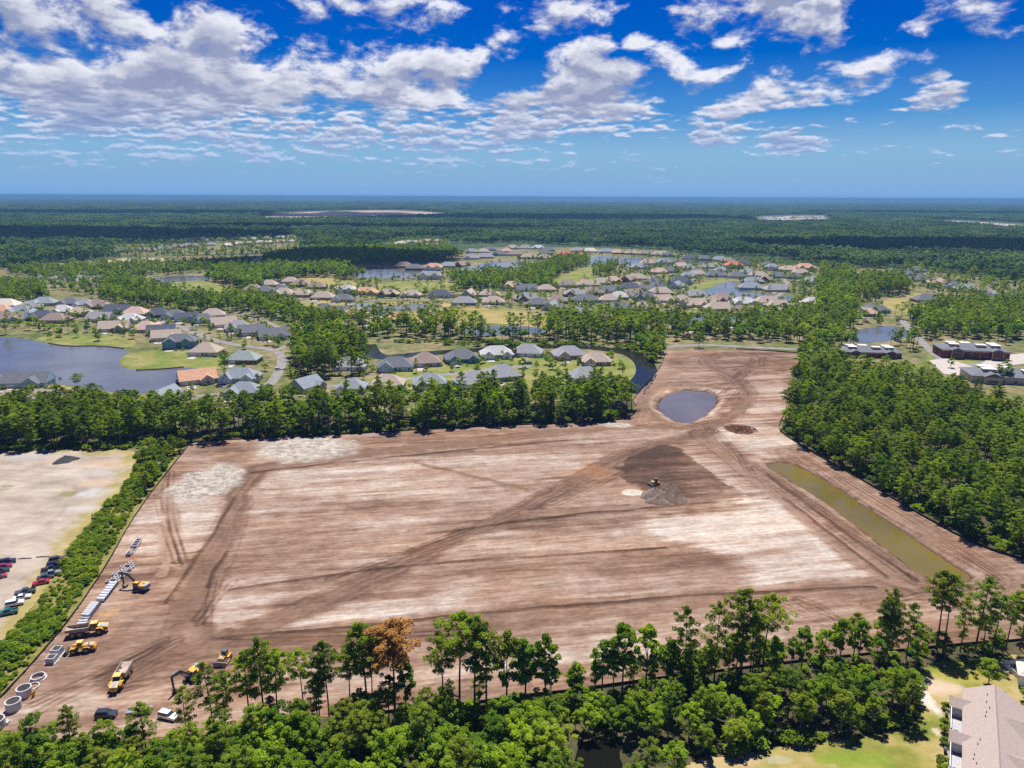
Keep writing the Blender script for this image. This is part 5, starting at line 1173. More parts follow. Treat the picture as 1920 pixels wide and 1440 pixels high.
def dozer(label, loc, rz):
    t = thing('bulldozer', label, 'bulldozer', loc, rz)
    tracks(t, 3.9, 1.0, 0.6, 1.05)
    MB().prism_y([(-1.7, .75), (1.75, .75), (1.75, 1.75), (.2, 1.9), (.2, 1.55), (-1.7, 1.55)], -.72, .72).build('body', M_YEL, t)
    MB().prism_y([(.35, 1.89), (1.6, 1.78), (1.6, 1.84), (.35, 1.95)], -.4, .4).build('bonnet_grille', M_GREYP, t)
    for s in (-1, 1): MB().box((-.8, s * 1.05, 1.2), (1.9, .55, .3)).build('fender', M_YEL, t)
    MB().prism_y([(-1.25, 1.56), (.15, 1.56), (.02, 2.75), (-1.15, 2.75)], -.66, .66).build('cab', M_GLASS, t)
    MB().box((-.55, 0, 2.83), (1.45, 1.5, .14)).build('cab_roof', M_STEEL, t)
    MB().tube([(.9, .3, 1.8), (.9, .3, 2.55)], .08, 8).build('exhaust', M_STEEL, t)
    MB().prism_y([(2.45, .02), (2.60, .02), (2.48, .55), (2.62, 1.25), (2.47, 1.25), (2.33, .55)], -1.75, 1.75).build('blade', M_GREYP, t)
    for s in (-1, 1): MB().tube([(-.2, s * 1.45, .5), (2.4, s * 1.45, .3)], .12, 6).build('push_arm', M_YEL, t)
    MB().prism_y([(-2.5, .1), (-2.35, .1), (-1.9, 1.1), (-1.7, 1.4), (-1.9, 1.4), (-2.2, 1.1)], -.15, .15).build('ripper', M_STEEL, t)
    return t
def car(name, label, loc, rz, col, style, group=None, cat='car'):
    mat = pmat('paint_%.2f_%.2f_%.2f' % col, col, 0.28, 0.1, 0.06, 0.5, 0, 0.5, 0.6)
    t = thing(name, label, cat, loc, rz, group)
    L, w = {'sedan': (4.7, 1.8), 'suv': (4.8, 1.9), 'pickup': (5.6, 1.95), 'van': (5.2, 1.95)}[style]
    h = L / 2; e = w / 2
    if style == 'sedan': low = [(-h, .35), (h, .32), (h, .62), (h - .15, .78), (.95, .95), (-1.45, .98), (-h + .05, .92)]; roof = [(.95, .95), (.25, 1.42), (-.85, 1.44), (-1.55, .98)]
    elif style == 'suv': low = [(-h, .4), (h, .4), (h, .85), (h - .2, 1.0), (1.0, 1.1), (-h + .05, 1.1)]; roof = [(1.0, 1.1), (.4, 1.70), (-h + .35, 1.72), (-h + .05, 1.1)]
    elif style == 'van': low = [(-h, .4), (h, .4), (h, .95), (h - .2, 1.1), (1.7, 1.2), (-h + .03, 1.2)]; roof = [(1.7, 1.2), (1.0, 1.95), (-h + .15, 2.0), (-h + .03, 1.2)]
    else: low = [(-h, .5), (h, .45), (h, .95), (h - .15, 1.08), (1.15, 1.15), (-.95, 1.15), (-.95, .85), (-h, .85)]; roof = [(1.15, 1.15), (.5, 1.78), (-.75, 1.80), (-.93, 1.15)]
    MB().prism_y(low, -e, e).build('body', mat, t)
    V = [(x, s * (e - (.06 if z < 1.25 else .24)), z) for s in (-1, 1) for x, z in roof]; n = len(roof)
    gl = MB().add(V, [tuple(range(n)), tuple(range(2 * n - 1, n - 1, -1))] + [(i, i + n, (i + 1) % n + n, (i + 1) % n) for i in range(n)]); gl.build('window', M_GLASS, t)
    (x1, z1), (x2, z2) = roof[1], roof[2]
    MB().box(((x1 + x2) / 2, 0, (z1 + z2) / 2 + .02), (abs(x1 - x2) + .1, w - .42, .07)).build('roof_panel', mat, t)
    if style == 'pickup':
        for s in (-1, 1): MB().box((-1.9, s * (e - .05), 1.02), (1.78, .1, .34)).build('bed_side', mat, t)
        MB().box((-h + .05, 0, 1.02), (.1, w - .2, .34)).build('tailgate', mat, t)
    for x in (h * .63, -h * .58):
        for s in (-1, 1): wheel(t, x, s * (e - .10), .36 if style == 'pickup' else .33, .22, None, M_CRIM)
    for s in (-1, 1):
        MB().box((h - .01, s * (e - .28), .72), (.06, .36, .16)).build('headlight', M_LAMP, t)
        MB().box((-h + .01, s * (e - .22), .80), (.06, .22, .2)).build('tail_light', M_TAIL, t)
        MB().box((roof[0][0] - .15, s * (e + .09), roof[0][1] + .08), (.14, .2, .14)).build('mirror', mat, t)
    return t
dump_truck('yellow articulated dump truck parked beside the stacked concrete pipes', place(165, 1189), ground_dir((139, 1193), (182, 1187)))
dump_truck('yellow articulated dump truck with empty bed alone in the middle of the yard', place(228, 1278), ground_dir((240, 1253), (214, 1299)))
loader('yellow wheel loader with its bucket lowered beside the parked dump truck', place(153, 1222), ground_dir((164, 1220), (142, 1223)))
ea = ground_dir((275, 1103), (250, 1107)); eb = ground_dir((262, 1104), (222, 1098))
excavator('excavator reaching over the concrete pipes with its long dark boom', place(264, 1106), ea, eb - ea)
ea = ground_dir((372, 1262), (356, 1282)); eb = ground_dir((366, 1270), (328, 1302))
excavator('excavator with its bucket set down at the edge of the front pines', place(362, 1272), ea, eb - ea)
dozer('yellow bulldozer parked beside the excavator at the front pines', place(421, 1240), ground_dir((430, 1232), (416, 1250)))
dozer('yellow bulldozer half hidden behind the pine tops', place(474, 1234), ground_dir((490, 1222), (470, 1240)))
dozer('bulldozer pushing soil beside the grey dirt mounds', place(1227, 912), ground_dir((1238, 908), (1214, 914)))
DIRT = (0.0, 0.0, 0.0)
hd = ground_dir((0, 1062), (30, 1058))
hp_ = ground_dir((70, 1110), (30, 1118))
LOTC = [('suv', 107, 1052, (0.075, 0.06, 0.06), 'dark brown suv at the far end of the row by the bushes', 0), ('suv', 103, 1062, (0.015, 0.02, 0.035), 'black suv with a bright windscreen second from the far end of the row', 0), ('pickup', 96, 1070, (0.012, 0.017, 0.03), 'black pickup in the row between the black suv and the grey pickup', 3.1416), ('pickup', 97, 1079, (0.22, 0.22, 0.23), 'grey pickup in the row next to the dark green sedan', 0),
        ('sedan', 86, 1085, (0.045, 0.07, 0.075), 'dark green-grey sedan parked next to the red car', 0), ('sedan', 77, 1095, (0.42, 0.012, 0.04), 'bright red car in the row by the bushes', 3.1416), ('pickup', 48, 1113, (0.075, 0.08, 0.095), 'dark grey pickup parked alone beside the white cars', 3.1416), ('sedan', 42, 1123, (0.74, 0.74, 0.76), 'white sedan tucked behind the larger white car', 0),
        ('suv', 28, 1135, (0.76, 0.77, 0.80), 'larger white car between the white sedan and the teal pickup', 0), ('pickup', 14, 1152, (0.02, 0.13, 0.14), 'teal pickup at the near end of the row', 3.1416), ('suv', 15, 1056, (0.025, 0.025, 0.06), 'navy suv at the head of the second row', 0), ('sedan', 8, 1065, (0.30, 0.02, 0.06), 'crimson sedan second in the second row', 0), ('sedan', 3, 1073, (0.03, 0.04, 0.05), 'black sedan third in the second row', 0), ('sedan', -2, 1084, (0.30, 0.03, 0.05), 'dark red sedan last in the second row', 0)]
def lot_z(x, y): return float(lot_color(np.array([x]), np.array([y]))[1][0]) + 0.09
for sty, px, py, col, lb, flip in LOTC:
    x, y = G(px, py); car('parked_' + ('pickup' if sty == 'pickup' else 'suv' if sty == 'suv' else 'car'), lb, (x, y, lot_z(x, y)), ground_dir((px - 20, py + 4), (px + 20, py - 4)) + flip, col, sty, 'vehicles parked on the sandy lot', 'pickup' if sty == 'pickup' else 'car')
car('parked_suv', 'dark suv parked at the edge of the yard under the front trees', place(200, 1344), ground_dir((180, 1346), (220, 1344)), (0.03, 0.035, 0.05), 'suv', None)
car('parked_pickup', 'grey pickup parked at the edge of the yard between the dark and white suvs', place(262, 1338), ground_dir((240, 1340), (285, 1334)), (0.30, 0.30, 0.32), 'pickup', None, 'pickup')
car('parked_suv', 'white suv parked at the edge of the yard beside the front pines', place(316, 1347), ground_dir((300, 1343), (332, 1351)), (0.78, 0.79, 0.82), 'suv', None)
for px, py, sz, lb, col in ((522, 694, 'suv', 'white car parked on the street bend by the broad lake', (0.7, 0.7, 0.72)), (992, 683, 'van', 'blue van parked at the end of the canal street', (0.03, 0.20, 0.52)), (985, 692, 'sedan', 'silver car on the canal street near the blue van', (0.5, 0.5, 0.52))):
    x, y = G(px, py); car('street_' + ('van' if sz == 'van' else 'car'), lb, (x, y, 0.20), ground_dir((px - 10, py + 2), (px + 10, py)), col, sz, None, 'van' if sz == 'van' else 'car')
# --- precast concrete along the left fence
def ring_thing(label, px, py, ro, h, flange=False):
    t = thing('manhole_ring', label, 'concrete ring', place(px, py))
    MB().ring((0, 0, 0), ro, ro * .86, h).build('wall', M_CONCR, t)
    if flange: MB().ring((0, 0, -.02), ro * 1.18, ro * .87, .22).build('flange', M_CONCR, t)
    return t
ring_thing('low concrete ring on a wide flange, empty and standing apart', 72, 1273, 1.65, 0.9, True)
ring_thing('thin concrete ring lying flat behind the tall concrete barrel', 61, 1289, 1.6, 0.4)
ring_thing('tall concrete barrel with an orange board leaning on its side', 47, 1304, 1.7, 2.2)
ring_thing('tall concrete barrel with a dark notch in its side', 27, 1330, 1.7, 2.2)
ring_thing('concrete barrel beside a small white block near the front trees', -4, 1364, 1.7, 2.2)
x, y = G(64, 1306); o = MB().box((0, 0, .85), (.12, 1.2, 1.7), 0, 0.25).build('orange_board', pmat('orange_board_paint', (0.75, 0.38, 0.05)), None, False, (x, y, site_z(x, y))); tag(o, 'orange board leaning against the tall concrete barrel', 'board')
x, y = G(12, 1358); t = thing('concrete_block', 'small white concrete block beside the barrel at the front trees', 'block', (x, y, site_z(x, y))); MB().prism_y([(-.6, 0), (.6, 0), (.6, .55), (.25, .9), (-.25, .9), (-.6, .55)], -.5, .5).build('block_body', M_CONCR, t); MB().ring((0, 0, .9), .2, .12, .15, 10).build('lifting_eye', M_STEEL, t)
x, y = G(4, 1390); t = thing('concrete_block', 'white concrete block half hidden under the front trees', 'block', (x, y, 0.1)); MB().prism_y([(-.8, 0), (.8, 0), (.8, .6), (.4, .9), (-.4, .9), (-.8, .6)], -.6, .6).build('block_body', M_CONCR, t); MB().ring((0, 0, .9), .2, .12, .15, 10).build('lifting_eye', M_STEEL, t)
def box_thing(label, px, py, s, h, rz, base=True, group=None, name='catch_basin'):
    t = thing(name, label, 'concrete box', place(px, py), rz, group)
    for nm, c, d in (('side_wall', (0, -s / 2 + .09, h / 2), (s, .18, h)), ('side_wall', (0, s / 2 - .09, h / 2), (s, .18, h)), ('side_wall', (-s / 2 + .09, 0, h / 2), (.18, s - .37, h)), ('side_wall', (s / 2 - .09, 0, h / 2), (.18, s - .37, h))): MB().box(c, d).build(nm, M_CONCR, t)
    if base: MB().box((0, 0, .05), (s * 1.25, s * 1.25, .16)).build('base_slab', M_CONCR, t)
    return t
fr = ground_dir((97, 1238), (108, 1226))
box_thing('tall open concrete box on a slab beside the wheel loader', 108, 1228, 2.3, 2.0, fr)
box_thing('open concrete box on a slab next to the taller one by the fence', 98, 1242, 2.2, 1.6, fr)
for i in range(17):
    k = i / 16; row = i % 2; px = 209 + 36 * k + 10 * row - (6 if i % 3 == 0 else 0); py = 1093 - 36 * k + 2 * row
    box_thing('small open concrete box in the cluster under the excavator boom', px, py, 1.25, 0.8, fr + .1 * (i % 3), False, 'small concrete boxes under the boom')
for i, (px, py, s, h) in enumerate(((243, 1042, 1.7, 1.2), (248, 1038, 1.5, .5), (252, 1032, 1.6, .5), (254, 1027, 2.2, 1.2), (257, 1021, 2.2, .9), (260, 1016, 2.0, .8))):
    box_thing('pale concrete frame in the stack at the far end of the concrete row', px, py, s, h, fr, False, 'concrete frames at the far end of the row')
x, y = G(246, 1050); t = thing('orange_steel_frame', 'rusty orange steel frame lying between the concrete frames and boxes', 'steel frame', (x, y, site_z(x, y)), fr)
for s in (-1, 1): MB().tube([(-1.6, s * .5, .25), (1.6, s * .5, .25)], .16, 8).build('beam', pmat('rusty_orange', (0.55, 0.17, 0.05)), t)
for s in (-1, 1): MB().tube([(s * 1.2, -.5, .27), (s * 1.2, .5, .27)], .10, 8).build('cross_bar', pmat('rusty_orange', (0.55, 0.17, 0.05)), t)
def pipe(label, group, p, ax, L, r):
    t = thing('concrete_pipe', label, 'pipe', p, ax, group)
    n = 20; V = []; F = []
    for rr, x in ((r, -L / 2), (r, L / 2), (r * .8, L / 2), (r * .8, -L / 2)):
        V += [(x, rr * math.cos(2 * math.pi * k / n), r + rr * math.sin(2 * math.pi * k / n)) for k in range(n)]
    for j in range(4):
        for k in range(n): F.append((j * n + k, ((j + 1) % 4) * n + k, ((j + 1) % 4) * n + (k + 1) % n, j * n + (k + 1) % n))
    MB().add(V, F).build('barrel', M_PIPE, t)
    V = []; F = []
    for rr, x in ((r * 1.13, L / 2 - .28), (r * 1.13, L / 2 + .02), (r * .99, L / 2 + .02), (r * .99, L / 2 - .28)): V += [(x, rr * math.cos(2 * math.pi * k / n), r + rr * math.sin(2 * math.pi * k / n)) for k in range(n)]
    for j in range(4):
        for k in range(n): F.append((j * n + k, ((j + 1) % 4) * n + k, ((j + 1) % 4) * n + (k + 1) % n, j * n + (k + 1) % n))
    MB().add(V, F).build('bell', M_PIPE, t)
def pipe_row(a, b, r, L, layers, lab, grp, ax):
    """pipes side by side from pixel a to pixel b, all lying along ax"""
    p, q = np.array(G(*a)), np.array(G(*b)); u = (q - p) / np.linalg.norm(q - p)
    sn = abs(u[0] * -math.sin(ax) + u[1] * math.cos(ax)); st = u * (2 * r * 1.16 / max(sn, .3)); n = int(np.linalg.norm(q - p) / np.linalg.norm(st)) + 1
    for l in range(layers):
        for i in range(n - l):
            c = p + st * (i + l * .5); pipe(lab[l], grp, (c[0], c[1], site_z(*p) + l * r * 1.62), ax, L, r)
PAX = ground_dir((183, 1124), (201, 1124.6))
pipe_row((191, 1128), (214, 1098), 0.66, 2.5, 1, ['large pale concrete pipe laid side by side below the excavator boom'], 'large concrete pipes by the fence', PAX)
pipe_row((161, 1162), (183, 1134), 0.44, 2.5, 2, ['narrow concrete pipe in the bottom layer of the two-layer stack', 'narrow concrete pipe in the top layer of the two-layer stack'], 'narrow concrete pipes by the fence', PAX)
for px, py in ((157, 1168), (155, 1173)):
    x, y = G(px, py); pipe('narrow concrete pipe lying loose between the stack and the dump truck', 'loose concrete pipes', (x, y, site_z(x, y)), ground_dir((140, 1172), (170, 1170)), 2.6, .46)
for px, py, lb in ((47, 1048, 'weathered timber log on the sand at the head of the parked rows'), (80, 1045, 'weathered timber log on the sand beside the bushes')):
    x, y = G(px, py); t = thing('timber_log', lb, 'log', (x, y, lot_z(x, y)), ground_dir((px - 10, py + 1), (px + 10, py)))
    MB().tube([(-2.1, 0, .2), (0, .05, .22), (2.1, 0, .2)], [.2, .23, .19], 8).build('log', pmat('weathered_timber', (0.34, 0.27, 0.20), 0.9, 0, 0.3), t)
    for s in (-1, 1): MB().box((s * 1.5, 0, .06), (.3, .7, .12)).build('chock', pmat('weathered_timber', (0.34, 0.27, 0.20)), t)
# --- dirt mounds, brush pile
def mound(label, px, py, r, h, seed, col, group=None):
    x, y = G(px, py); V = []; F = []; n, m = 22, 9; z0 = site_z(x, y)
    for j in range(m):
        q = j / (m - 1)
        for k in range(n):
            a = 2 * math.pi * k / n; rr = r * q * (1 + .22 * math.sin(2 * a + seed) + .12 * math.sin(5 * a + seed * 2)); hh = h * (1 - q) ** 1.0 * (1 + .12 * math.sin(7 * a + 9 * q + seed))
            V.append((rr * math.cos(a), rr * math.sin(a), max(hh, 0) - (.35 if j == m - 1 else .0)))
    for j in range(m - 1):
        for k in range(n): F.append((j * n + k, (j + 1) * n + k, (j + 1) * n + (k + 1) % n, j * n + (k + 1) % n))
    o = MB().add(V, F).build('dirt_mound', pmat('mound_soil_%d' % int(col[0] * 100), col, 0.95, 0, 0.3, 0.8, 0.6), None, True, (x, y, z0)); tag(o, label, 'dirt mound', group)
mound('grey dirt mound directly in front of the bulldozer', 1226, 930, 5.0, 3.0, 1, (0.17, 0.13, 0.105))
mound('low grey dirt mound at the near end of the dumped soil', 1232, 941, 4.6, 2.2, 2, (0.15, 0.112, 0.09))
mound('brown dirt mound in the middle of the dumped soil', 1250, 934, 5.2, 2.6, 3, (0.13, 0.09, 0.07))
mound('brown dirt mound at the right end of the dumped soil', 1268, 938, 5.0, 2.2, 4, (0.12, 0.082, 0.063))
mound('dark brown dirt mound behind the others beside the bulldozer', 1256, 920, 5.5, 2.4, 5, (0.10, 0.066, 0.052))
mound('black asphalt heap at the back of the sandy lot', 124, 864, 5.0, 2.4, 6, (0.045, 0.045, 0.048))
def brush_pile():
    g = np.random.default_rng(5); x0, y0 = G(1388, 806); mb = MB(); z0 = site_z(x0, y0)
    for i in range(170):
        a = g.uniform(0, 6.28); r = g.uniform(0, 1) ** .6; x = math.cos(a) * r * 8.5; y = math.sin(a) * r * 7; h = 1.7 * (1 - r) + .15; b = g.uniform(0, 6.28); l = g.uniform(.7, 2.2)
        mb.tube([(x - math.cos(b) * l, y - math.sin(b) * l, max(h + g.uniform(-.4, .3), .1)), (x + math.cos(b) * l, y + math.sin(b) * l, max(h + g.uniform(-.4, .5), .1))], [g.uniform(.1, .28), .07], 5)
    o = mb.build('brush_pile', pmat('rotting_wood', (0.20, 0.10, 0.06), 0.95, 0, 0.45, 0.6), None, False, (x0, y0, z0)); tag(o, 'pile of brown stumps and broken branches on pale sand', 'brush pile', None, 'stuff')
brush_pile()
# --- silt fence runs
def silt(label, pts, hgt=0.8, sm=1):
    P = smooth_poly(GP(pts), sm); g = random.Random(len(pts)); t = thing('silt_fence', label, 'silt fence', (P[0][0], P[0][1], 0.0))
    V = []; F = []; n = len(P); ox, oy = P[0]
    for i, (x, y) in enumerate(P):
        a = Vector(P[max(i - 1, 0)]); b = Vector(P[min(i + 1, n - 1)]); d = (b - a).normalized(); nn = Vector((-d.y, d.x)) * .04; h = hgt * g.uniform(.85, 1.1)
        for s, z in ((-1, -.1), (1, -.1), (1, h), (-1, h)): V.append((x - ox + nn.x * s, y - oy + nn.y * s, z))
    for i in range(n - 1):
        for k in range(4): F.append((i * 4 + k, i * 4 + (k + 1) % 4, (i + 1) * 4 + (k + 1) % 4, (i + 1) * 4 + k))
    MB().add(V, F).build('fabric', M_SILT, t)
    V = []; L = 0
    pm = MB()
    post = MB().box((0, 0, .5), (.07, .07, 1.2)).mesh('post', pmat('fence_post_wood', (0.30, 0.22, 0.15)))
    for i in range(0, n - 1):
        a = Vector(P[i]); b = Vector(P[i + 1]); k = max(1, int((b - a).length / 6.0))
        for j in range(k):
            q = a + (b - a) * (j / k)
            if L < 70: mesh_obj('post', post, t, (q.x - ox, q.y - oy, 0)); L += 1
silt('black silt fence between the overgrown strip and the concrete pipes', [(-60, 1372), (0, 1312), (60, 1247), (132, 1163), (200, 1062), (242, 985), (287, 920), (330, 866), (352, 838)])
silt('black silt fence along the foot of the tall tree screen', [(352, 838), (358, 829), (480, 823), (640, 816), (760, 808), (900, 801), (1020, 796), (1100, 793), (1165, 788), (1190, 778), (1194, 765), (1186, 752)])
silt('black silt fence beside the canal bank', [(1186, 752), (1200, 733), (1220, 712), (1238, 690), (1248, 664)])
silt('black silt fence along the top street behind the turning circle', [(1380, 655), (1440, 658), (1506, 663), (1508, 676), (1500, 690)])
silt('black silt fence between the long olive basin and the dense wood', [(1472, 775), (1460, 797), (1462, 810), (1500, 836), (1560, 870), (1620, 904), (1680, 940), (1740, 975), (1800, 1008), (1860, 1034), (1925, 1052), (2010, 1068)], 1.0)
silt('black silt fence glimpsed behind the front tree row', [(2000, 1194), (1920, 1201), (1800, 1210), (1650, 1225), (1500, 1241), (1300, 1265), (1100, 1293), (980, 1307), (860, 1323), (720, 1337)])
# --- low retaining walls at the water's edge
M_BULK = pmat('weathered_bulkhead', (0.13, 0.095, 0.07), 0.9, 0, 0.3)
def bulkhead(label, pts, h=0.8):
    P = smooth_poly(GP(pts), 1); t = thing('bulkhead', label, 'retaining wall', (P[0][0], P[0][1], 0)); ox, oy = P[0]
    for a, b in zip(P[:-1], P[1:]):
        d = Vector(b) - Vector(a); MB().box((0, 0, h / 2), (d.length + .05, .35, h)).build('wall_segment', M_BULK, t, False, ((a[0] + b[0]) / 2 - ox, (a[1] + b[1]) / 2 - oy, 0)).rotation_euler = (0, 0, math.atan2(d.y, d.x))
bulkhead('timber bulkhead along the grassy point of the broad lake', [(255, 695), (300, 693), (345, 689)])
bulkhead('timber bulkhead below the lakeside lawn', [(90, 644), (125, 650), (190, 649), (232, 654)])
bulkhead('timber bulkhead by the orange-roofed house', [(376, 702), (345, 717), (305, 731), (285, 736)])

# ================================================================ BIG BUILDINGS
M_BEIGE = pmat('beige_shingles', (0.345, 0.277, 0.245), 0.92, 0, 0.12, 2.5, 0.3)
M_BWALL = pmat('pale_siding', (0.66, 0.63, 0.60), 0.8)
M_RIDGE = pmat('ridge_cap', (0.20, 0.16, 0.15), 0.9)
def villa_block():
    ox, oy = G(1866, 1284, 6.6); a = Vector((-.517, -.856)).normalized(); rz = math.atan2(a.y, a.x)      # +x runs along the ridge, -y is the garden (left) side
    t = thing('apartment_block', 'long beige-roofed apartment block beside the patchy lawn', 'building', (ox, oy, 0.06), rz)
    L = 52.0; hw = 6.0; he = 3.1; hr = 6.6
    MB().prism_z([(.4, -hw + .4), (L, -hw + .4), (L, hw - .4), (.4, hw - .4)], -.1, he).build('wall', M_BWALL, t)
    MB().add([(.4, -hw + .4, he), (.4, hw - .4, he), (.4, 0, hr - .3), (.6, -hw + .4, he), (.6, hw - .4, he), (.6, 0, hr - .3)], [(0, 2, 1), (3, 4, 5), (0, 1, 4, 3), (1, 2, 5, 4), (2, 0, 3, 5)]).build('gable_wall', M_BWALL, t)
    V = []
    for x in (0, L): V += [(x, -hw - .3, he - .1), (x, 0, hr), (x, hw + .3, he - .1), (x, hw + .3, he - .3), (x, 0, hr - .2), (x, -hw - .3, he - .3)]
    rf = MB().add(V, [(0, 6, 7, 1), (1, 7, 8, 2), (2, 8, 9, 3), (3, 9, 10, 4), (4, 10, 11, 5), (5, 11, 6, 0), (0, 1, 2, 3, 4, 5), (11, 10, 9, 8, 7, 6)]).build('roof', M_BEIGE, t)
    MB().prism_y([(0, hr - .02), (L, hr - .02), (L, hr + .06), (0, hr + .06)], -.14, .14).build('ridge_cap', M_RIDGE, rf)
    for x, y in ((4, -1.6), (7, -1.8), (9.5, -1.3), (11, -1.9), (12.5, -2.1), (21, -3.2), (22.5, -3.6), (26, -4.2), (27.5, -4.4), (29, -3.9), (36, -3.5)):
        z = hr + y * (hr - he + .1) / (hw + .3) if y < 0 else hr
        MB().tube([(x, y, z - .1), (x, y, z + .4)], .10, 6).build('vent_pipe', M_STEEL, rf)
    for k, x0 in enumerate((4.0, 17.5, 31.0)):
        # gabled bay towards the lawn
        w = 4.2; MB().box((x0 + w / 2, -hw - 1.2, he / 2 - .25), (w - .3, 2.6, he - .5)).build('bay_wall', M_BWALL, t)
        c = x0 + w / 2; e = w / 2 + .2; zt = he + 1.1
        V = [(c - e, -hw - 2.9, he - .45), (c + e, -hw - 2.9, he - .45), (c, -hw - 2.9, zt - .1), (c - e, -hw + 1.6, he - .45), (c + e, -hw + 1.6, he - .45), (c, -hw + 2.6, zt - .1)]
        MB().add(V, [(0, 1, 2), (0, 2, 5, 3), (1, 4, 5, 2), (0, 3, 4, 1), (3, 5, 4)]).build('bay_roof', M_BEIGE, t)
        # screened patio next to it
        MB().box((x0 + 8.6, -hw - 1.2, .08), (8.4, 2.6, .2)).build('patio', pmat('patio_grey', (0.36, 0.35, 0.36), 0.85), t)
        for dx_ in (4.5, 6.6, 8.7, 10.8, 12.7): MB().box((x0 + dx_, -hw - 2.45, 1.3), (.12, .12, 2.5)).build('patio_post', M_TRIM, t)
        MB().box((x0 + 8.6, -hw - 2.45, 2.58), (8.4, .14, .12)).build('patio_beam', M_TRIM, t)
        MB().box((x0 + 8.2, -hw + .36, 1.2), (2.2, .1, 2.1)).build('patio_door', M_GLASS, t)
        for s in (5.6, 11.2): MB().box((x0 + s, -hw + .36, 1.5), (1.4, .1, 1.2)).build('window', M_GLASS, t)
        MB().box((c, -hw - 2.52, 1.4), (1.8, .1, 1.3)).build('window', M_GLASS, t)
        # cross gable on the far side
        cx = x0 + 7; V = [(cx - 5, hw + 2.5, he - .3), (cx + 5, hw + 2.5, he - .3), (cx, hw + 2.5, hr - .7), (cx - 5, 2, he - .3), (cx + 5, 2, he - .3), (cx, .8, hr - .7)]
        MB().add(V, [(0, 2, 1), (0, 3, 5, 2), (1, 2, 5, 4), (0, 1, 4, 3), (3, 4, 5)]).build('cross_gable_roof', M_BEIGE, t)
        MB().box((cx, hw + .8, he / 2 - .2), (9, 3.0, he - .3)).build('cross_gable_wall', M_BWALL, t)
    M = Matrix.Translation((ox, oy, 0)) @ Matrix.Rotation(rz, 4, 'Z')
    def W_(x, y): p = M @ Vector((x, y, 0)); return (p.x, p.y, 0.1)
    # things on the patios
    for k, x0 in enumerate((4.0, 17.5, 31.0)):
        s = ('nearest the gable end', 'in the middle bay', 'at the far bay')[k]
        tb = thing('patio_table', 'dark patio table with chairs on the patio ' + s, 'table', W_(x0 + 11, -hw - 1.2), rz)
        MB().box((0, 0, .78), (1.5, 1.0, .06)).build('table_top', M_STEEL, tb)
        for sx in (-1, 1):
            for sy in (-1, 1): MB().box((sx * .6, sy * .4, .42), (.07, .07, .66)).build('leg', M_STEEL, tb)
        gr = thing('barbecue_grill', 'covered black grill beside the bay ' + s, 'grill', W_(x0 + 5.2, -hw - 3.2), rz)
        MB().prism_y([(-.6, .6), (.6, .6), (.6, 1.0), (.35, 1.25), (-.35, 1.25), (-.6, 1.0)], -.32, .32).build('hood', M_STEEL, gr)
        MB().box((0, 0, .33), (.9, .5, .54)).build('cabinet', pmat('grill_blue', (0.02, 0.025, 0.06), 0.4), gr)
        for j, (bx, by, br) in enumerate(((2.2, -9.3, 1.3), (9.0, -9.6, 1.3), (12.0, -9.5, 1.35))):
            q, _ = make_shrub(700 + k * 3 + j, 0); p = W_(x0 + bx, by)
            tt = thing('clipped_bush', ('rounded bush in front of the bay ', 'rounded bush left of the patio ', 'rounded bush right of the patio ')[j] + s, 'bush', p)
            tt.scale = (br, br, br * 1.0); mesh_obj('foliage', crown_mesh('bush_foliage', q, M_BUSH), tt); MB().tube([(0, 0, -.1), (0, 0, .5)], .06, 6).build('stem', M_BARK, tt)
    return M
villa_block()
def white_fence():
    P = GP([(1930, 1242), (1881, 1248), (1912, 1277)]); t = thing('white_garden_fence', 'white panelled garden fence in front of the dark thicket', 'fence', (P[1][0], P[1][1], 0.05)); ox, oy = P[1]
    for a, b in zip(P[:-1], P[1:]):
        d = Vector(b) - Vector(a); n = max(2, round(d.length / 2.4)); ang = math.atan2(d.y, d.x)
        for i in range(n + 1):
            q = Vector(a) + d * (i / n)
            if i < n or b == P[2]: MB().box((0, 0, .7), (.14, .14, 1.5)).build('post', M_TRIM, t, False, (q.x - ox, q.y - oy, 0))
        for i in range(n):
            c = Vector(a) + d * ((i + .5) / n); L = d.length / n - .16
            p = MB().box((0, 0, .70), (L, .05, 1.15)).build('panel', M_TRIM, t, False, (c.x - ox, c.y - oy, 0)); p.rotation_euler = (0, 0, ang)
            for z in (.14, 1.30): r = MB().box((0, 0, z), (L, .09, .1)).build('rail', M_TRIM, t, False, (c.x - ox, c.y - oy, 0)); r.rotation_euler = (0, 0, ang)
white_fence()
x, y = G(1930, 1292); build_house('garden_shed', 'white-walled outbuilding at the end of the white garden fence', None, x + 3.0, y + 2.0, R(-30), 'cream', 'white', 2, 8.0, 6.0, 2)
for px, py, h, lb in ((1848, 1282, 7.5, 'bright green small tree on the lawn beside the white garden fence'), (1918, 1312, 4.0, 'low spreading green tree behind the beige-roofed block')):
    pass
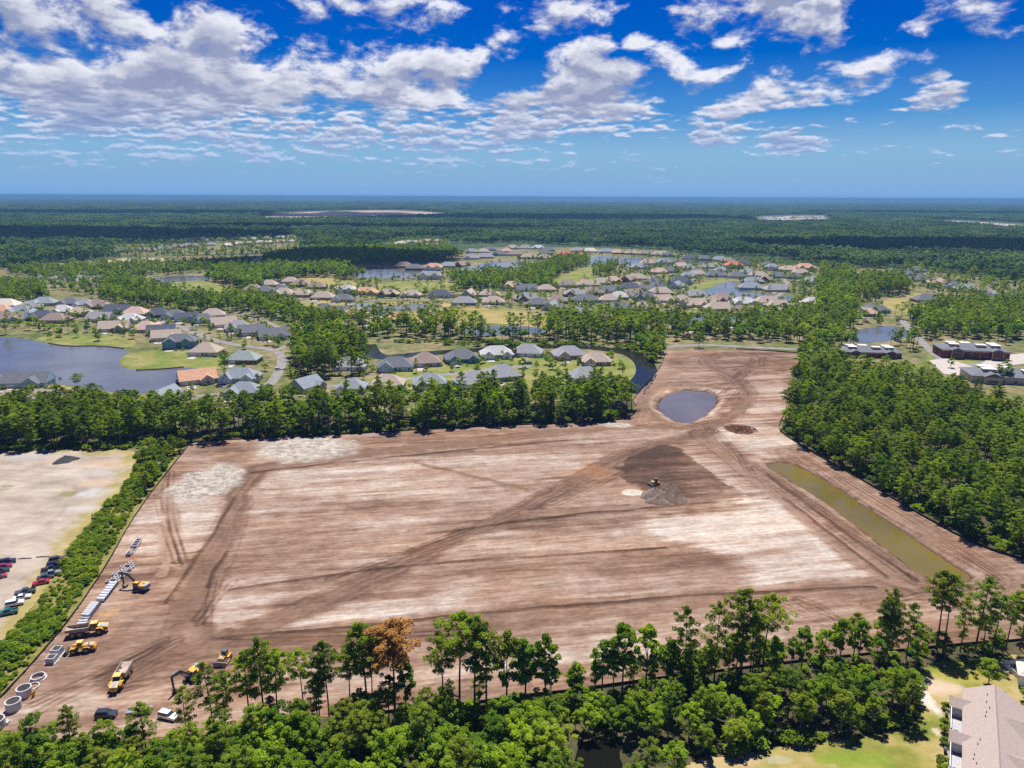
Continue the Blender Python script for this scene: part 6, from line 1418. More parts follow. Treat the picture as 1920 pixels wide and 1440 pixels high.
# clubhouse blocks with white roof boxes
M_RED = pmat('dark_red_wall', (0.20, 0.035, 0.035), 0.8, 0, 0.15, 0.6)
M_CREAMT = pmat('cream_trim', (0.60, 0.50, 0.38), 0.8)
def club(label, px, py, rz, L, D, he, nroof, wallmat, zb=0.0):
    x, y = G(px, py); t = thing('clubhouse', label, 'building', (x, y, 0.0), rz, None)
    MB().prism_z([(-L / 2, -D / 2), (L / 2, -D / 2), (L / 2, D / 2), (-L / 2, D / 2)], -.2, he).build('wall', wallmat, t)
    MB().prism_z([(-L / 2 - .03, -D / 2 - .03), (L / 2 + .03, -D / 2 - .03), (L / 2 + .03, D / 2 + .03), (-L / 2 - .03, D / 2 + .03)], he - 1.0, he + .02).build('cornice', M_CREAMT, t)
    rf = MB(); hip_roof(rf, L, D, he + .04, D * .17, 1.0); r = rf.build('roof', roof_mat('slate'), t)
    for s in (-1, 1):
        cx = s * L * .30; MB().box((cx, -D / 2 - 1.3, he / 2 - .1), (L * .18, 3.0, he)).build('porch_wall', wallmat, t)
        wr = MB(); gable_y(wr, L * .18, 0, -D / 2 - 3.2, he + .06, L * .045, cx); wr.build('porch_roof', roof_mat('slate'), t)
    k = 0
    for fx in (-.30, -.08, .10, .32)[:nroof]:
        for fy in (-.17, .17):
            k += 1
            if k % 3 == 0: continue
            z = he + D * .17 * (1 - abs(fy) * 2) - .3
            b = MB().box((fx * L, fy * D, z + .75), (L * .13, D * .20, 1.5)).build('roof_box', M_CREAMT, t)
            MB().box((fx * L, fy * D, z + 1.56), (L * .15, D * .24, .16)).build('lid', pmat('white_membrane', (0.70, 0.67, 0.63), 0.8), b)
    storeys = [1.7] if he < 5 else [1.7, 4.9]
    for zz in storeys:
        for i in range(8):
            fx = -L / 2 + L * (i + .5) / 8
            if min(abs(fx - s * L * .30) for s in (-1, 1)) < L * .09 + .9: continue
            MB().box((fx, -D / 2 - .02, zz), (1.9, .14, 1.6)).build('window', M_GLASS, t)
        for s in (-1, 1):
            for fy in (-.25, .25): MB().box((s * (L / 2 + .02), fy * D, zz), (.14, 1.7, 1.6)).build('window', M_GLASS, t)
            MB().box((s * L * .30, -D / 2 - 2.82, zz), (L * .10, .14, 1.7)).build('window', M_GLASS, t)
    for s in (-1, 1):
        for q in (-1, 1): MB().tube([(s * L * .30 + q * L * .08, -D / 2 - 3.0, 0), (s * L * .30 + q * L * .08, -D / 2 - 3.0, he)], .22, 8).build('column', M_CREAMT, t)
    return (x, y, max(L, D) / 2)
BIG = [club('two-storey dark red clubhouse with white boxes on its slate roof', 1818, 668, R(-12), 47.0, 22.0, 6.6, 4, M_RED), club('low slate-roofed building with white roof boxes behind the pond pines', 1626, 666, R(-6), 44.0, 19.0, 4.2, 4, M_RED), club('wide slate-roofed building with white roof boxes among the trees by the car park', 1902, 714, R(-14), 60.0, 24.0, 4.6, 3, M_CREAMT)]
HOUSE_PTS = np.vstack([HOUSE_PTS] + [[(b[0] + k * 10, b[1] - j * 12) for k in (-2.4, -1.4, -.6, 0, .6, 1.4, 2.4) for j in (0, 1)] for b in BIG])

# ================================================================ PLANTING
tg = np.random.default_rng(77)
TREES = []      # dicts: kind, x, y, h, zone
WATER_POLYS = [np.array(v) for k, v in LAKE_G.items() if k != 'canal']
def clear_mask(X, Y, house=9.0, road=5.0, water=2.0, fair=False):
    ok = np.ones(len(X), bool)
    for hx, hy in HOUSE_PTS: ok &= (X - hx) ** 2 + (Y - hy) ** 2 > house * house
    for pts, wd in STREET_G: ok &= line_dist(X, Y, pts) > wd / 2 + road - 3
    for p in WATER_POLYS: ok &= sdf(X, Y, [tuple(q) for q in p]) < -water
    ok &= line_dist(X, Y, CANAL) > 9
    if fair:
        for p in FAIR_G: ok &= ~inside(X, Y, p)
    return ok
def fill(px, spacing, pine, hp, hb, zone, keep=1.0, check=False, house=9.0, gpoly=None, fair=False, slim=0.0):
    poly = gpoly or GP(px)
    xs = [p[0] for p in poly]; ys = [p[1] for p in poly]
    gx = np.arange(min(xs), max(xs), spacing); gy = np.arange(min(ys), max(ys), spacing)
    X, Y = np.meshgrid(gx, gy); X = X.ravel() + tg.uniform(-.48, .48, X.size) * spacing; Y = Y.ravel() + tg.uniform(-.48, .48, Y.size) * spacing
    ok = inside(X, Y, poly) & (tg.random(X.size) < keep)
    X, Y = X[ok], Y[ok]
    if check and len(X): m = clear_mask(X, Y, house, fair=fair); X, Y = X[m], Y[m]
    for x, y in zip(X, Y):
        k = 'pine' if tg.random() < pine else 'broad'
        lo, hi = hp if k == 'pine' else hb
        TREES.append(dict(kind=k, x=x, y=y, h=tg.uniform(lo, hi), zone=zone, slim=tg.random() < slim))
# --- named trees along the front: (pixel x, pixel y of the top, pixel y of the foot, kind)
FRONT = [(28, 1372, 1450, 'broad'), (66, 1332, 1412, 'broad'), (138, 1326, 1422, 'pine'), (100, 1355, 1430, 'broad'), (207, 1340, 1425, 'broad'), (276, 1318, 1420, 'pine'), (352, 1292, 1395, 'pine'), (402, 1243, 1378, 'pine'), (425, 1262, 1385, 'pine'), (470, 1222, 1368, 'pine'), (497, 1196, 1362, 'pine'),
         (522, 1220, 1360, 'pine'), (572, 1220, 1356, 'pine'), (600, 1235, 1358, 'pine'), (618, 1205, 1352, 'pine'), (658, 1215, 1350, 'pine'), (690, 1170, 1348, 'pine'), (700, 1208, 1352, 'pine'), (762, 1235, 1346, 'broad'), (832, 1186, 1340, 'pine'), (862, 1150, 1336, 'pine'), (890, 1160, 1340, 'pine'), (912, 1172, 1336, 'pine'), (950, 1178, 1330, 'broad'),
         (985, 1184, 1325, 'broad'), (1022, 1188, 1322, 'broad'), (1128, 1196, 1310, 'broad'), (1166, 1162, 1305, 'broad'), (1210, 1170, 1300, 'broad'), (1252, 1196, 1296, 'broad'), (1282, 1143, 1292, 'pine'), (1318, 1205, 1290, 'broad'), (1338, 1132, 1286, 'pine'), (1388, 1108, 1282, 'pine'), (1426, 1116, 1280, 'pine'), (1404, 1150, 1284, 'pine'),
         (1450, 1185, 1285, 'broad'), (1500, 1168, 1270, 'broad'), (1572, 1155, 1258, 'broad'), (1606, 1157, 1258, 'broad'), (1662, 1108, 1232, 'pine'), (1655, 1120, 1235, 'pine'), (1640, 1195, 1255, 'broad'), (1716, 1162, 1250, 'broad'), (1755, 1073, 1218, 'pine'), (1768, 1080, 1222, 'pine'), (1800, 1120, 1222, 'pine'), (1828, 1082, 1220, 'pine'), (1860, 1120, 1222, 'pine'), (1885, 1112, 1220, 'pine'), (1912, 1096, 1218, 'pine'), (1925, 1120, 1222, 'broad')]
def top_height(px, ytop, x, y):
    lo, hi = 1.0, 40.0
    for _ in range(30):
        m = (lo + hi) / 2
        if PIX(x, y, m)[1] > ytop: lo = m
        else: hi = m
    return lo
for px, yt, yb, k in FRONT:
    x, y = G(px, yb); TREES.append(dict(kind=k, x=x, y=y, h=top_height(px, yt, x, y), zone='row', slim=(k == 'broad' and yb - yt > 95)))
SW = 'front'
fill([(-80, 1425), (160, 1425), (300, 1420), (440, 1396), (600, 1366), (720, 1356), (860, 1345), (1000, 1330), (1050, 1345), (1040, 1400), (1050, 1500), (1000, 1640), (-200, 1640)], 4.6, 0.25, (11, 15.5), (8, 12.5), SW, 0.95)
fill([(1165, 1318), (1300, 1296), (1500, 1268), (1660, 1248), (1715, 1262), (1716, 1340), (1680, 1364), (1560, 1380), (1440, 1394), (1300, 1418), (1200, 1400)], 4.8, 0.35, (10, 15), (8, 12), SW, 0.95)
fill([(1190, 1410), (1290, 1425), (1230, 1640), (1190, 1640)], 4.8, 0.2, (10, 13), (8, 11), SW, 0.95)
fill(Z_EDGE_R, 4.5, 0.3, (9, 14), (5, 8), 'fencewood', 0.8)
fill([(p[0], p[1]) for p in Z_RIGHT], 6.2, 0.80, (11.5, 19), (9, 15), 'rightwood', 0.93, True, 16)
fill([(965, 1313), (1100, 1297), (1300, 1270), (1500, 1246), (1700, 1228), (1700, 1240), (1500, 1262), (1300, 1288), (1100, 1316), (980, 1334)], 4.2, 0.3, (11, 17), (9, 15), 'row', 0.92, slim=0.4)
fill([(440, 1378), (600, 1352), (860, 1328), (960, 1316), (960, 1334), (860, 1346), (600, 1372), (440, 1392)], 4.6, 0.35, (8, 13), (6, 11), 'row', 0.85)
fill(Z_BACK, 5.3, 0.45, (12, 23), (9, 19), 'screen', 0.74, True, 13, slim=0.75)
fill(Z_LEFT, 5.2, 0.62, (15, 21), (10, 15), 'lotwood', 0.95, True, 15)
fill([(235, 905), (262, 868), (290, 838), (350, 832), (332, 862), (290, 915), (262, 945)], 5.0, 0.3, (8, 12), (5, 9), 'lotcorner', 0.7)
fill([(548, 700), (600, 712), (690, 700), (688, 668), (668, 650), (610, 640), (556, 652)], 6.5, 0.8, (18, 23), (13, 17), 'grove', 0.95, True, 14)
fill([(640, 628), (760, 634), (900, 640), (1050, 642), (1200, 650), (1250, 640), (1255, 612), (1150, 606), (1000, 616), (800, 610), (640, 604), (590, 608)], 7.2, 0.62, (17, 23), (9, 14), 'belt', 0.72, True, 12)
fill([(1225, 690), (1250, 655), (1255, 640), (1190, 648), (1206, 668)], 6.0, 0.3, (12, 16), (8, 13), 'belt', 0.8, True, 10)
fill([(1256, 641), (1330, 636), (1420, 642), (1560, 652), (1600, 668), (1600, 600), (1480, 600), (1350, 606), (1262, 610)], 7.5, 0.55, (15, 21), (10, 15), 'topbelt', 0.85, True, 13)
fill([(1520, 600), (1600, 600), (1612, 560), (1600, 520), (1545, 505), (1530, 540), (1535, 570)], 8.0, 0.4, (16, 22), (13, 18), 'eastmass', 0.95, True, 14)
fill([(1612, 566), (1660, 560), (1705, 556), (1700, 540), (1640, 530), (1612, 535)], 8.0, 0.85, (18, 23), (13, 18), 'eastmass', 0.9, True, 14)
fill([(1680, 600), (1720, 590), (1760, 582), (1850, 572), (1960, 560), (1960, 640), (1880, 640), (1770, 632), (1720, 640)], 8.0, 0.55, (15, 20), (11, 16), 'eastmass', 0.92, True, 16)
fill([(1660, 655), (1720, 660), (1745, 640), (1690, 640)], 9.0, 0.6, (14, 18), (9, 13), 'rightwood', 0.75, True, 14)
fill([(190, 566), (250, 575), (330, 582), (430, 588), (520, 600), (590, 622), (650, 622), (600, 594), (540, 578), (490, 566), (440, 560), (380, 562), (300, 550), (220, 525), (195, 535)], 8.0, 0.35, (15, 20), (10, 16), 'oakbelt', 0.82, True, 11, fair=True)
fill([(-60, 572), (40, 566), (95, 562), (88, 545), (60, 534), (-60, 534)], 7.5, 0.2, (13, 17), (9, 14), 'oakbelt', 0.9, True, 12)
fill([(380, 540), (480, 545), (500, 530), (490, 508), (420, 505), (375, 518)], 8.0, 0.25, (13, 17), (11, 16), 'oakbelt', 0.92, True, 12, fair=True)
fill([(490, 532), (560, 528), (690, 524), (655, 508), (680, 497), (720, 496), (830, 490), (870, 480), (830, 468), (600, 472), (500, 488)], 9.0, 0.35, (15, 20), (13, 18), 'darkmass', 0.95, True, 14, fair=True)
fill([(826, 528), (850, 548), (1005, 546), (1040, 532), (1100, 500), (1098, 484), (1050, 492), (990, 508), (950, 520), (880, 518)], 9.0, 0.4, (14, 19), (11, 16), 'darkmass', 0.85, True, 13, fair=True)
fill([(40, 522), (220, 530), (290, 518), (480, 505), (470, 492), (300, 498), (130, 503), (0, 506)], 9.5, 0.3, (12, 18), (9, 14), 'oakbelt', 0.75, True, 10)
fill([(1108, 524), (1150, 520), (1160, 506), (1130, 506), (1112, 512)], 10.0, 0.7, (16, 21), (12, 16), 'scatter', 0.8, True, 12)
fill([(1600, 610), (1640, 535), (1700, 500), (1960, 540), (1960, 575), (1740, 600), (1680, 625)], 10.0, 0.4, (12, 19), (7, 13), 'eastmass', 0.38, True, 14, fair=True)
fill([(1052, 1395), (1040, 1345), (1090, 1325), (1180, 1325), (1200, 1380), (1195, 1420), (1185, 1388), (1110, 1380), (1070, 1388)], 4.0, 0.2, (8, 11), (5, 9), 'front', 0.95)
fill([(1180, 1400), (1200, 1400), (1215, 1500), (1185, 1500)], 4.0, 0.2, (8, 11), (6, 9), 'front', 1.0)
fill([(1020, 1400), (1062, 1400), (1062, 1500), (1020, 1500)], 4.0, 0.2, (8, 11), (6, 9), 'front', 1.0)
fill([(-60, 545), (100, 530), (240, 535), (270, 560), (200, 565), (100, 545), (-60, 560)], 10.0, 0.2, (11, 16), (8, 13), 'oakbelt', 0.6, True, 11)
# scattered garden trees
fill([(-40, 600), (280, 566), (480, 548), (640, 530), (760, 520), (1000, 480), (1260, 478), (1540, 500), (1540, 600), (1200, 605), (1000, 605), (760, 600), (600, 600), (520, 660), (380, 650), (240, 630), (60, 628)], 10.0, 0.16, (10, 16), (4, 9.5), 'garden', 0.58, True, 13.5, fair=True)
fill([(640, 740), (660, 700), (800, 680), (1000, 664), (1160, 668), (1190, 700), (1170, 735), (900, 755)], 11.0, 0.12, (9, 15), (4, 8.5), 'garden', 0.5, True, 11.0)
fill([(280, 770), (330, 735), (420, 700), (540, 690), (560, 740), (500, 780)], 12.0, 0.2, (9, 15), (4, 8), 'garden', 0.5, True, 11.0)
fill([(-40, 790), (-40, 735), (60, 735), (200, 742), (260, 745), (250, 780)], 11.0, 0.2, (9, 15), (5, 9), 'garden', 0.6, True, 11.0)
fill([(60, 630), (230, 626), (260, 640), (180, 642), (110, 641)], 14.0, 0.05, (9, 15), (6, 10), 'garden', 0.6, True, 11.0)
fill([(1600, 640), (1740, 640), (1960, 700), (1960, 660), (1740, 600), (1640, 600)], 22.0, 0.4, (9, 15), (5, 10), 'garden', 0.5, True, 14.0)
for pl_, kp in (([(205, 486), (212, 452), (330, 446), (565, 445), (565, 478), (420, 484), (300, 486)], .75), ([(715, 470), (726, 450), (800, 446), (840, 453), (835, 470)], .7)):
    fill(pl_, 17.0, 0.3, (12, 17), (7, 13), 'village', kp, True, 13.0)
fill([(120, 504), (250, 494), (380, 495), (540, 486), (540, 500), (380, 506), (240, 512)], 14.0, 0.4, (11, 17), (8, 14), 'village', 0.6, True, 10)
# single trees worth naming
SINGLE = [(423, 718, 22, 'pine', 'slender lone pine with a small crown standing by the green-grey roofed house'), (1880, 716, 16, 'broad', 'large dark tree in front of the red-walled clubhouse'), (1782, 690, 8, 'broad', 'round tree in the clubhouse turning loop'), (185, 757, 10, 'broad', 'broad round tree on the near shore of the lake'),
          (1852, 1288, 8.5, 'broad', 'bright green small tree on the lawn beside the white garden fence'), (1922, 1316, 4.5, 'broad', 'low spreading green tree behind the beige-roofed block'), (12, 627, 15, 'broad', 'huge dark oak at the corner of the broad lake'), (112, 632, 10, 'broad', 'clipped round tree on the lake lawn'), (1310, 652, 15, 'broad', 'leafy tree beside the street above the turning circle')]

for t in TREES:
    if t['zone'] == 'front':
        q = PIX(t['x'], t['y'], 0)
        cap = np.interp(q[0], [0, 330, 400, 520, 900, 1100, 1300, 1600, 1720], [1372, 1362, 1330, 1305, 1300, 1280, 1262, 1240, 1250]) + tg.uniform(-8, 22)
        t['h'] = max(3.5, min(t['h'], top_height(q[0], cap, t['x'], t['y'])))
    t['d'] = math.hypot(t['x'], t['y'], H)
Pt = PIXV([[t['x'], t['y'], t['h'] * .85] for t in TREES])
# nothing stands on the open site, in the yard or in front of the camera's own feet
LABELS = {
    'row': ('tall pine in the open row along the front edge of the graded site', 'leafy tree in the row along the front edge of the graded site', 'trees along the front edge of the site'),
    'front': ('pine rising from the leafy front wood between the site and the lawn', 'rounded leafy tree in the front wood between the site and the lawn', 'trees of the front wood'),
    'fencewood': ('pine in the thicket behind the white garden fence', 'leafy tree in the thicket behind the white garden fence', 'trees behind the garden fence'),
    'rightwood': ('pine in the dense wood beside the long olive basin', 'leafy tree among the pines beside the long olive basin', 'trees of the wood beside the basin'),
    'screen': ('tall bare-stemmed pine in the screen behind the black silt fence', 'slender leafy tree in the screen behind the black silt fence', 'trees of the screen behind the site'),
    'lotwood': ('pine in the wood behind the sandy lot', 'leafy tree in the wood behind the sandy lot', 'trees behind the sandy lot'),
    'lotcorner': ('small pine in the corner of the sandy lot', 'small leafy tree at the corner of the sandy lot', 'trees at the lot corner'),
    'grove': ('tall pine in the square grove beside the street bend', 'leafy tree in the square grove beside the street bend', 'trees of the square grove'),
    'belt': ('pine in the belt behind the canal', 'leafy tree in the belt behind the canal', 'trees of the belt behind the canal'),
    'topbelt': ('pine in the belt above the turning circle', 'leafy tree in the belt above the turning circle', 'trees above the turning circle'),
    'eastmass': ('pine in the woods round the clubhouse pond', 'leafy tree in the woods round the clubhouse pond', 'trees round the clubhouse pond'),
    'oakbelt': ('pine in the belt above the lakeside houses', 'leafy tree in the belt above the lakeside houses', 'trees above the lakeside houses'),
    'darkmass': ('pine in the dark wood round the far lake', 'leafy tree in the dark wood round the far lake', 'trees round the far lake'),
    'scatter': ('pine standing on the mown fairway', 'leafy tree standing on the mown fairway', 'trees on the mown fairway'),
    'village': ('pine among the houses of the far village', 'leafy tree among the houses of the far village', 'trees of the far village'),
    'garden': ('pine standing among the house gardens', 'small leafy tree standing among the house gardens', 'trees among the gardens')}
def sub_label(t, px):
    """say which stretch of its wood a tree stands in"""
    z = t['zone']; pine = t['kind'] == 'pine'
    def cut(xs, names): return names[int(np.searchsorted(xs, px))]
    if z == 'screen':
        w = cut([480, 660, 860, 1020], ['behind the bare corner of the site', 'behind the long patch of pale rubble', 'behind the rutted upper track', 'in front of the teal-walled house', 'next to the settling pond']); return ('tall bare-stemmed pine in the tree screen ' if pine else 'slender leafy tree in the tree screen ') + w
    if z == 'front':
        w = cut([180, 420, 660, 830, 1060, 1330, 1560], ['beside the concrete barrels', 'below the parked suvs', 'below the hidden bulldozer', 'below the dead orange pine', 'left of the dark wood pond', 'right of the dark wood pond', 'above the bare edge of the lawn', 'beside the pale stones on the lawn']); return ('pine in the front wood ' if pine else 'rounded leafy tree in the front wood ') + w
    if z == 'row':
        w = cut([440, 720, 960, 1240, 1460, 1700], ['beside the parked excavator', 'left of the dead orange pine', 'right of the dead orange pine', 'above the dark wood pond', 'facing the white sand patch', 'facing the corner of the white sand', 'facing the end of the olive basin']); return ('tall pine in the front row ' if pine else 'leafy tree in the front row ') + w
    if z == 'rightwood':
        w = cut([1530, 1620, 1720, 1830], ['above the head of the olive basin', 'beside the upper end of the olive basin', 'beside the middle of the olive basin', 'beside the lower half of the olive basin', 'past the near end of the olive basin']); return ('pine in the dense wood ' if pine else 'leafy tree in the dense pine wood ') + w
    if z == 'lotwood':
        w = cut([90, 190], ['behind the open sand of the lot', 'behind the black asphalt heap', 'behind the grassy corner of the sandy lot']); return ('pine in the wood ' if pine else 'leafy tree in the wood ') + w
    return LABELS[z][0] if pine else LABELS[z][1]
def put_tree(kind, x, y, h, label, group=None, var=None, z=0.0, slim=1.0):
    pool = PINES if kind == 'pine' else BROADS
    base = 20.0 if kind == 'pine' else 14.0
    cm, tm = pool[var][0], pool[var][1]
    t = thing('pine_tree' if kind == 'pine' else 'broadleaf_tree', label, 'tree', (x, y, z), float(tg.uniform(0, 6.28)), group)
    s = h / base; sx = s * (1.0 if h / base > 0.75 else 1.15) * float(tg.uniform(.9, 1.12)) * slim; t.scale = (sx, sx, s)
    mesh_obj('crown', cm, t); mesh_obj('trunk', tm, t)
    return t
rest = {'pine': [], 'broad': []}
for kind in ('pine', 'broad'):
    idx = [i for i, t in enumerate(TREES) if t['kind'] == kind]
    vis = sorted([i for i in idx if -25 < Pt[i][0] < 1945 and Pt[i][1] < 1460], key=lambda i: (TREES[i]['zone'] != 'row', TREES[i]['d'] / TREES[i]['h']))[:292]
    vs_ = set(vis)
    for i in vis:
        t = TREES[i]; lb = LABELS[t['zone']]
        var = int(tg.integers(0, 9)) if kind == 'pine' else int(tg.integers(6, 9) if t['slim'] else tg.integers(0, 6))
        put_tree(kind, t['x'], t['y'], t['h'], sub_label(t, Pt[i][0]), lb[2], var, 0.0, 0.84 if t['zone'] == 'row' else 1.0)
    rest[kind] = [TREES[i] for i in idx if i not in vs_ and (Pt[i][1] < 1700)]
for px, py, h, k, lb in SINGLE:
    x, y = G(px, py); put_tree(k, x, y, h, lb, None, int(tg.integers(0, 6)))
# the dead pine
dx_, dy_ = G(741, 1345)
dt_ = thing('dead_pine_tree', 'dead pine with orange-brown needles among the green trees', 'tree', (dx_, dy_, 0), 0.4)
qd, tmd = make_pine(909, 0, M_DEAD, 0.58, 1.25, 1.9); mesh_obj('crown', crown_mesh('dead_crown', qd, M_DEAD), dt_); tmd.build('trunk', M_BARK, dt_)
sc_ = top_height(741, 1168, dx_, dy_) / 20.0; dt_.scale = (sc_, sc_, sc_)
def rest_scatter(name, label, kind, coll, base, nhi, nlo):
    L = rest[kind]; n = len(L)
    P = [[t['x'], t['y'], 0.0] for t in L]; s = np.array([t['h'] / base for t in L]); k = s * tg.uniform(.95, 1.45, n)
    idx = [int(tg.integers(0, nhi)) if t['d'] < 520 else nhi + int(tg.integers(0, nlo)) for t in L]
    scatter(name, label, 'trees', coll, P, tg.uniform(0, 6.28, n), np.stack([k, k, s], 1), idx)
rest_scatter('pine_woods', 'remaining pines of the woods round the site and the gardens', 'pine', PC_PINE, 20.0, 9, 7)
rest_scatter('broadleaf_woods', 'remaining leafy trees of the woods round the site and the gardens', 'broad', PC_BROAD, 14.0, 9, 7)
# --- undergrowth: forest edges, the overgrown strip beside the sandy lot
SP = []; SS = []
def shrubs(px, spacing, lo, hi, keep=1.0):
    poly = GP(px); xs = [p[0] for p in poly]; ys = [p[1] for p in poly]
    X, Y = np.meshgrid(np.arange(min(xs), max(xs), spacing), np.arange(min(ys), max(ys), spacing))
    X = X.ravel() + tg.uniform(-.5, .5, X.size) * spacing; Y = Y.ravel() + tg.uniform(-.5, .5, Y.size) * spacing
    ok = inside(X, Y, poly) & (tg.random(X.size) < keep)
    clump = fbm(X / 9, Y / 9, 3, 2)
    for x, y, c in zip(X[ok], Y[ok], clump[ok]):
        s = tg.uniform(lo, hi) * (0.2 + 1.6 * c); SP.append((x, y, 0.0)); SS.append((s * tg.uniform(1, 1.5), s * tg.uniform(1, 1.5), s * tg.uniform(.8, 1.2)))
shrubs([(262, 868), (280, 880), (272, 925), (232, 985), (190, 1060), (124, 1160), (52, 1243), (-8, 1308), (-70, 1368), (-180, 1368), (-20, 1235), (50, 1160), (112, 1075), (150, 1010), (200, 950), (240, 905)], 1.6, 0.6, 1.35, 0.82)
shrubs([(-250, 850), (100, 845), (250, 842), (250, 832), (-250, 838)], 2.6, 0.9, 1.9, 0.8)
shrubs([(250, 850), (345, 832), (300, 895), (268, 925), (255, 885)], 2.4, 0.7, 1.6, 0.75)
shrubs([(365, 826), (640, 813), (900, 799), (1165, 785), (1180, 770), (900, 786), (640, 800), (400, 815)], 2.8, 0.9, 2.0, 0.7)
shrubs([(1466, 806), (1510, 835), (1620, 898), (1740, 968), (1860, 1028), (1930, 1045), (1930, 1010), (1800, 970), (1640, 880), (1520, 815), (1480, 790)], 2.8, 0.8, 2.2, 0.7)
shrubs([(-60, 1400), (300, 1395), (600, 1358), (1000, 1312), (1300, 1272), (1740, 1220), (1740, 1240), (1300, 1310), (1000, 1360), (600, 1420), (-60, 1460)], 2.8, 0.8, 2.0, 0.7)
shrubs([(1290, 1428), (1450, 1402), (1690, 1372), (1722, 1345), (1700, 1330), (1600, 1365), (1440, 1385), (1280, 1410)], 2.2, 1.0, 2.0, 0.8)
shrubs([(1050, 1375), (1090, 1345), (1150, 1345), (1190, 1380), (1170, 1372), (1110, 1376)], 2.4, 0.8, 1.8, 0.7)
shrubs([(678, 574), (700, 570), (826, 567), (826, 570), (760, 569), (700, 573)], 2.5, 0.7, 1.2, 0.8)
shrubs([(690, 640), (900, 650), (1150, 652), (1215, 670), (1225, 690), (1240, 672), (1200, 650), (1000, 640), (760, 640)], 4.5, 1.2, 2.6, 0.7)
for (hx, hy), h in zip(H_XY, HL):
    if math.hypot(hx, hy) > 1200: continue
    for j in range(9):
        a = tg.uniform(0, 6.28); r = max(h[5], h[6]) * .5 * tg.uniform(1.0, 1.5); x, y = hx + math.cos(a) * r, hy + math.sin(a) * r; s_ = tg.uniform(.7, 1.7)
        SP.append((x, y, 0.0)); SS.append((s_ * 1.2, s_ * 1.2, s_))
n = len(SP); scatter('undergrowth', 'green undergrowth and brambles along the wood edges and the lot', 'undergrowth', PC_SHRUB, SP, tg.uniform(0, 6.28, n), np.array(SS), tg.integers(0, 5, n))
# --- rubble on the pale spread patches, clods along the windrows
def rock_mesh(seed):
    g = np.random.default_rng(seed); ph = []
    V = []; F = []
    for j in range(4):
        th = math.pi * (j + .5) / 4
        for i in range(6):
            a = 2 * math.pi * i / 6; r = g.uniform(.7, 1.15); V.append((math.sin(th) * math.cos(a) * r, math.sin(th) * math.sin(a) * r, math.cos(th) * r * .7))
    for j in range(3):
        for i in range(6): F.append((j * 6 + i, (j + 1) * 6 + i, (j + 1) * 6 + (i + 1) % 6, j * 6 + (i + 1) % 6))
    F.append((0, 1, 2, 3, 4, 5)); F.append((23, 22, 21, 20, 19, 18))
    return MB().add(V, F).mesh('rock', pmat('broken_rock', (0.30, 0.275, 0.25), 0.95, 0, 0.35, 0.3) if seed < 902 else pmat('soil_clod', (0.16, 0.11, 0.085), 0.95, 0, 0.3, 0.5))
PC_ROCK = proto_collection('proto_rock', [rock_mesh(900), rock_mesh(901), rock_mesh(902), rock_mesh(903)])
RX = []; RY = []; RI = []; RS = []
for px, py, rx, ry, nn in ((388, 905, 60, 34, 240), (572, 842, 96, 22, 200), (1158, 798, 30, 4, 30)):
    cc = G(px, py); ex_ = abs(G(px + rx, py)[0] - cc[0]); ey_ = abs(G(px, py - ry)[1] - cc[1])
    for _ in range(nn):
        a = tg.uniform(0, 6.28); r = math.sqrt(tg.random()); RX.append(cc[0] + math.cos(a) * r * ex_); RY.append(cc[1] + math.sin(a) * r * ey_); RI.append(int(tg.integers(0, 2))); RS.append(tg.uniform(.08, .30))
for pts in WINDROWS:
    for a, b in zip(pts[:-1], pts[1:]):
        for _ in range(int(math.dist(a, b) * 0.5)):
            f = tg.random(); RX.append(a[0] + (b[0] - a[0]) * f + tg.normal() * .6); RY.append(a[1] + (b[1] - a[1]) * f + tg.normal() * .6); RI.append(int(tg.integers(2, 4))); RS.append(tg.uniform(.05, .17))
for _ in range(900):
    q = SITE[0]; x, y = tg.uniform(-170, 230), tg.uniform(170, 560); RX.append(x); RY.append(y); RI.append(int(tg.integers(0, 4))); RS.append(tg.uniform(.06, .22))
RX = np.array(RX); RY = np.array(RY); ok = inside(RX, RY, SITE) & (sdf(RX, RY, POND_A) < -5) & (sdf(RX, RY, POND_B) < -5)
_, rz_ = site_color(RX, RY)
RS = np.array(RS)[ok]; n = int(ok.sum())
scatter('rubble', 'broken rubble and soil clods strewn over the graded site', 'rubble', PC_ROCK, np.stack([RX[ok], RY[ok], rz_[ok] + .16], 1), tg.uniform(0, 6.28, n), np.stack([RS * 1.2, RS, RS * .9], 1), np.array(RI)[ok])
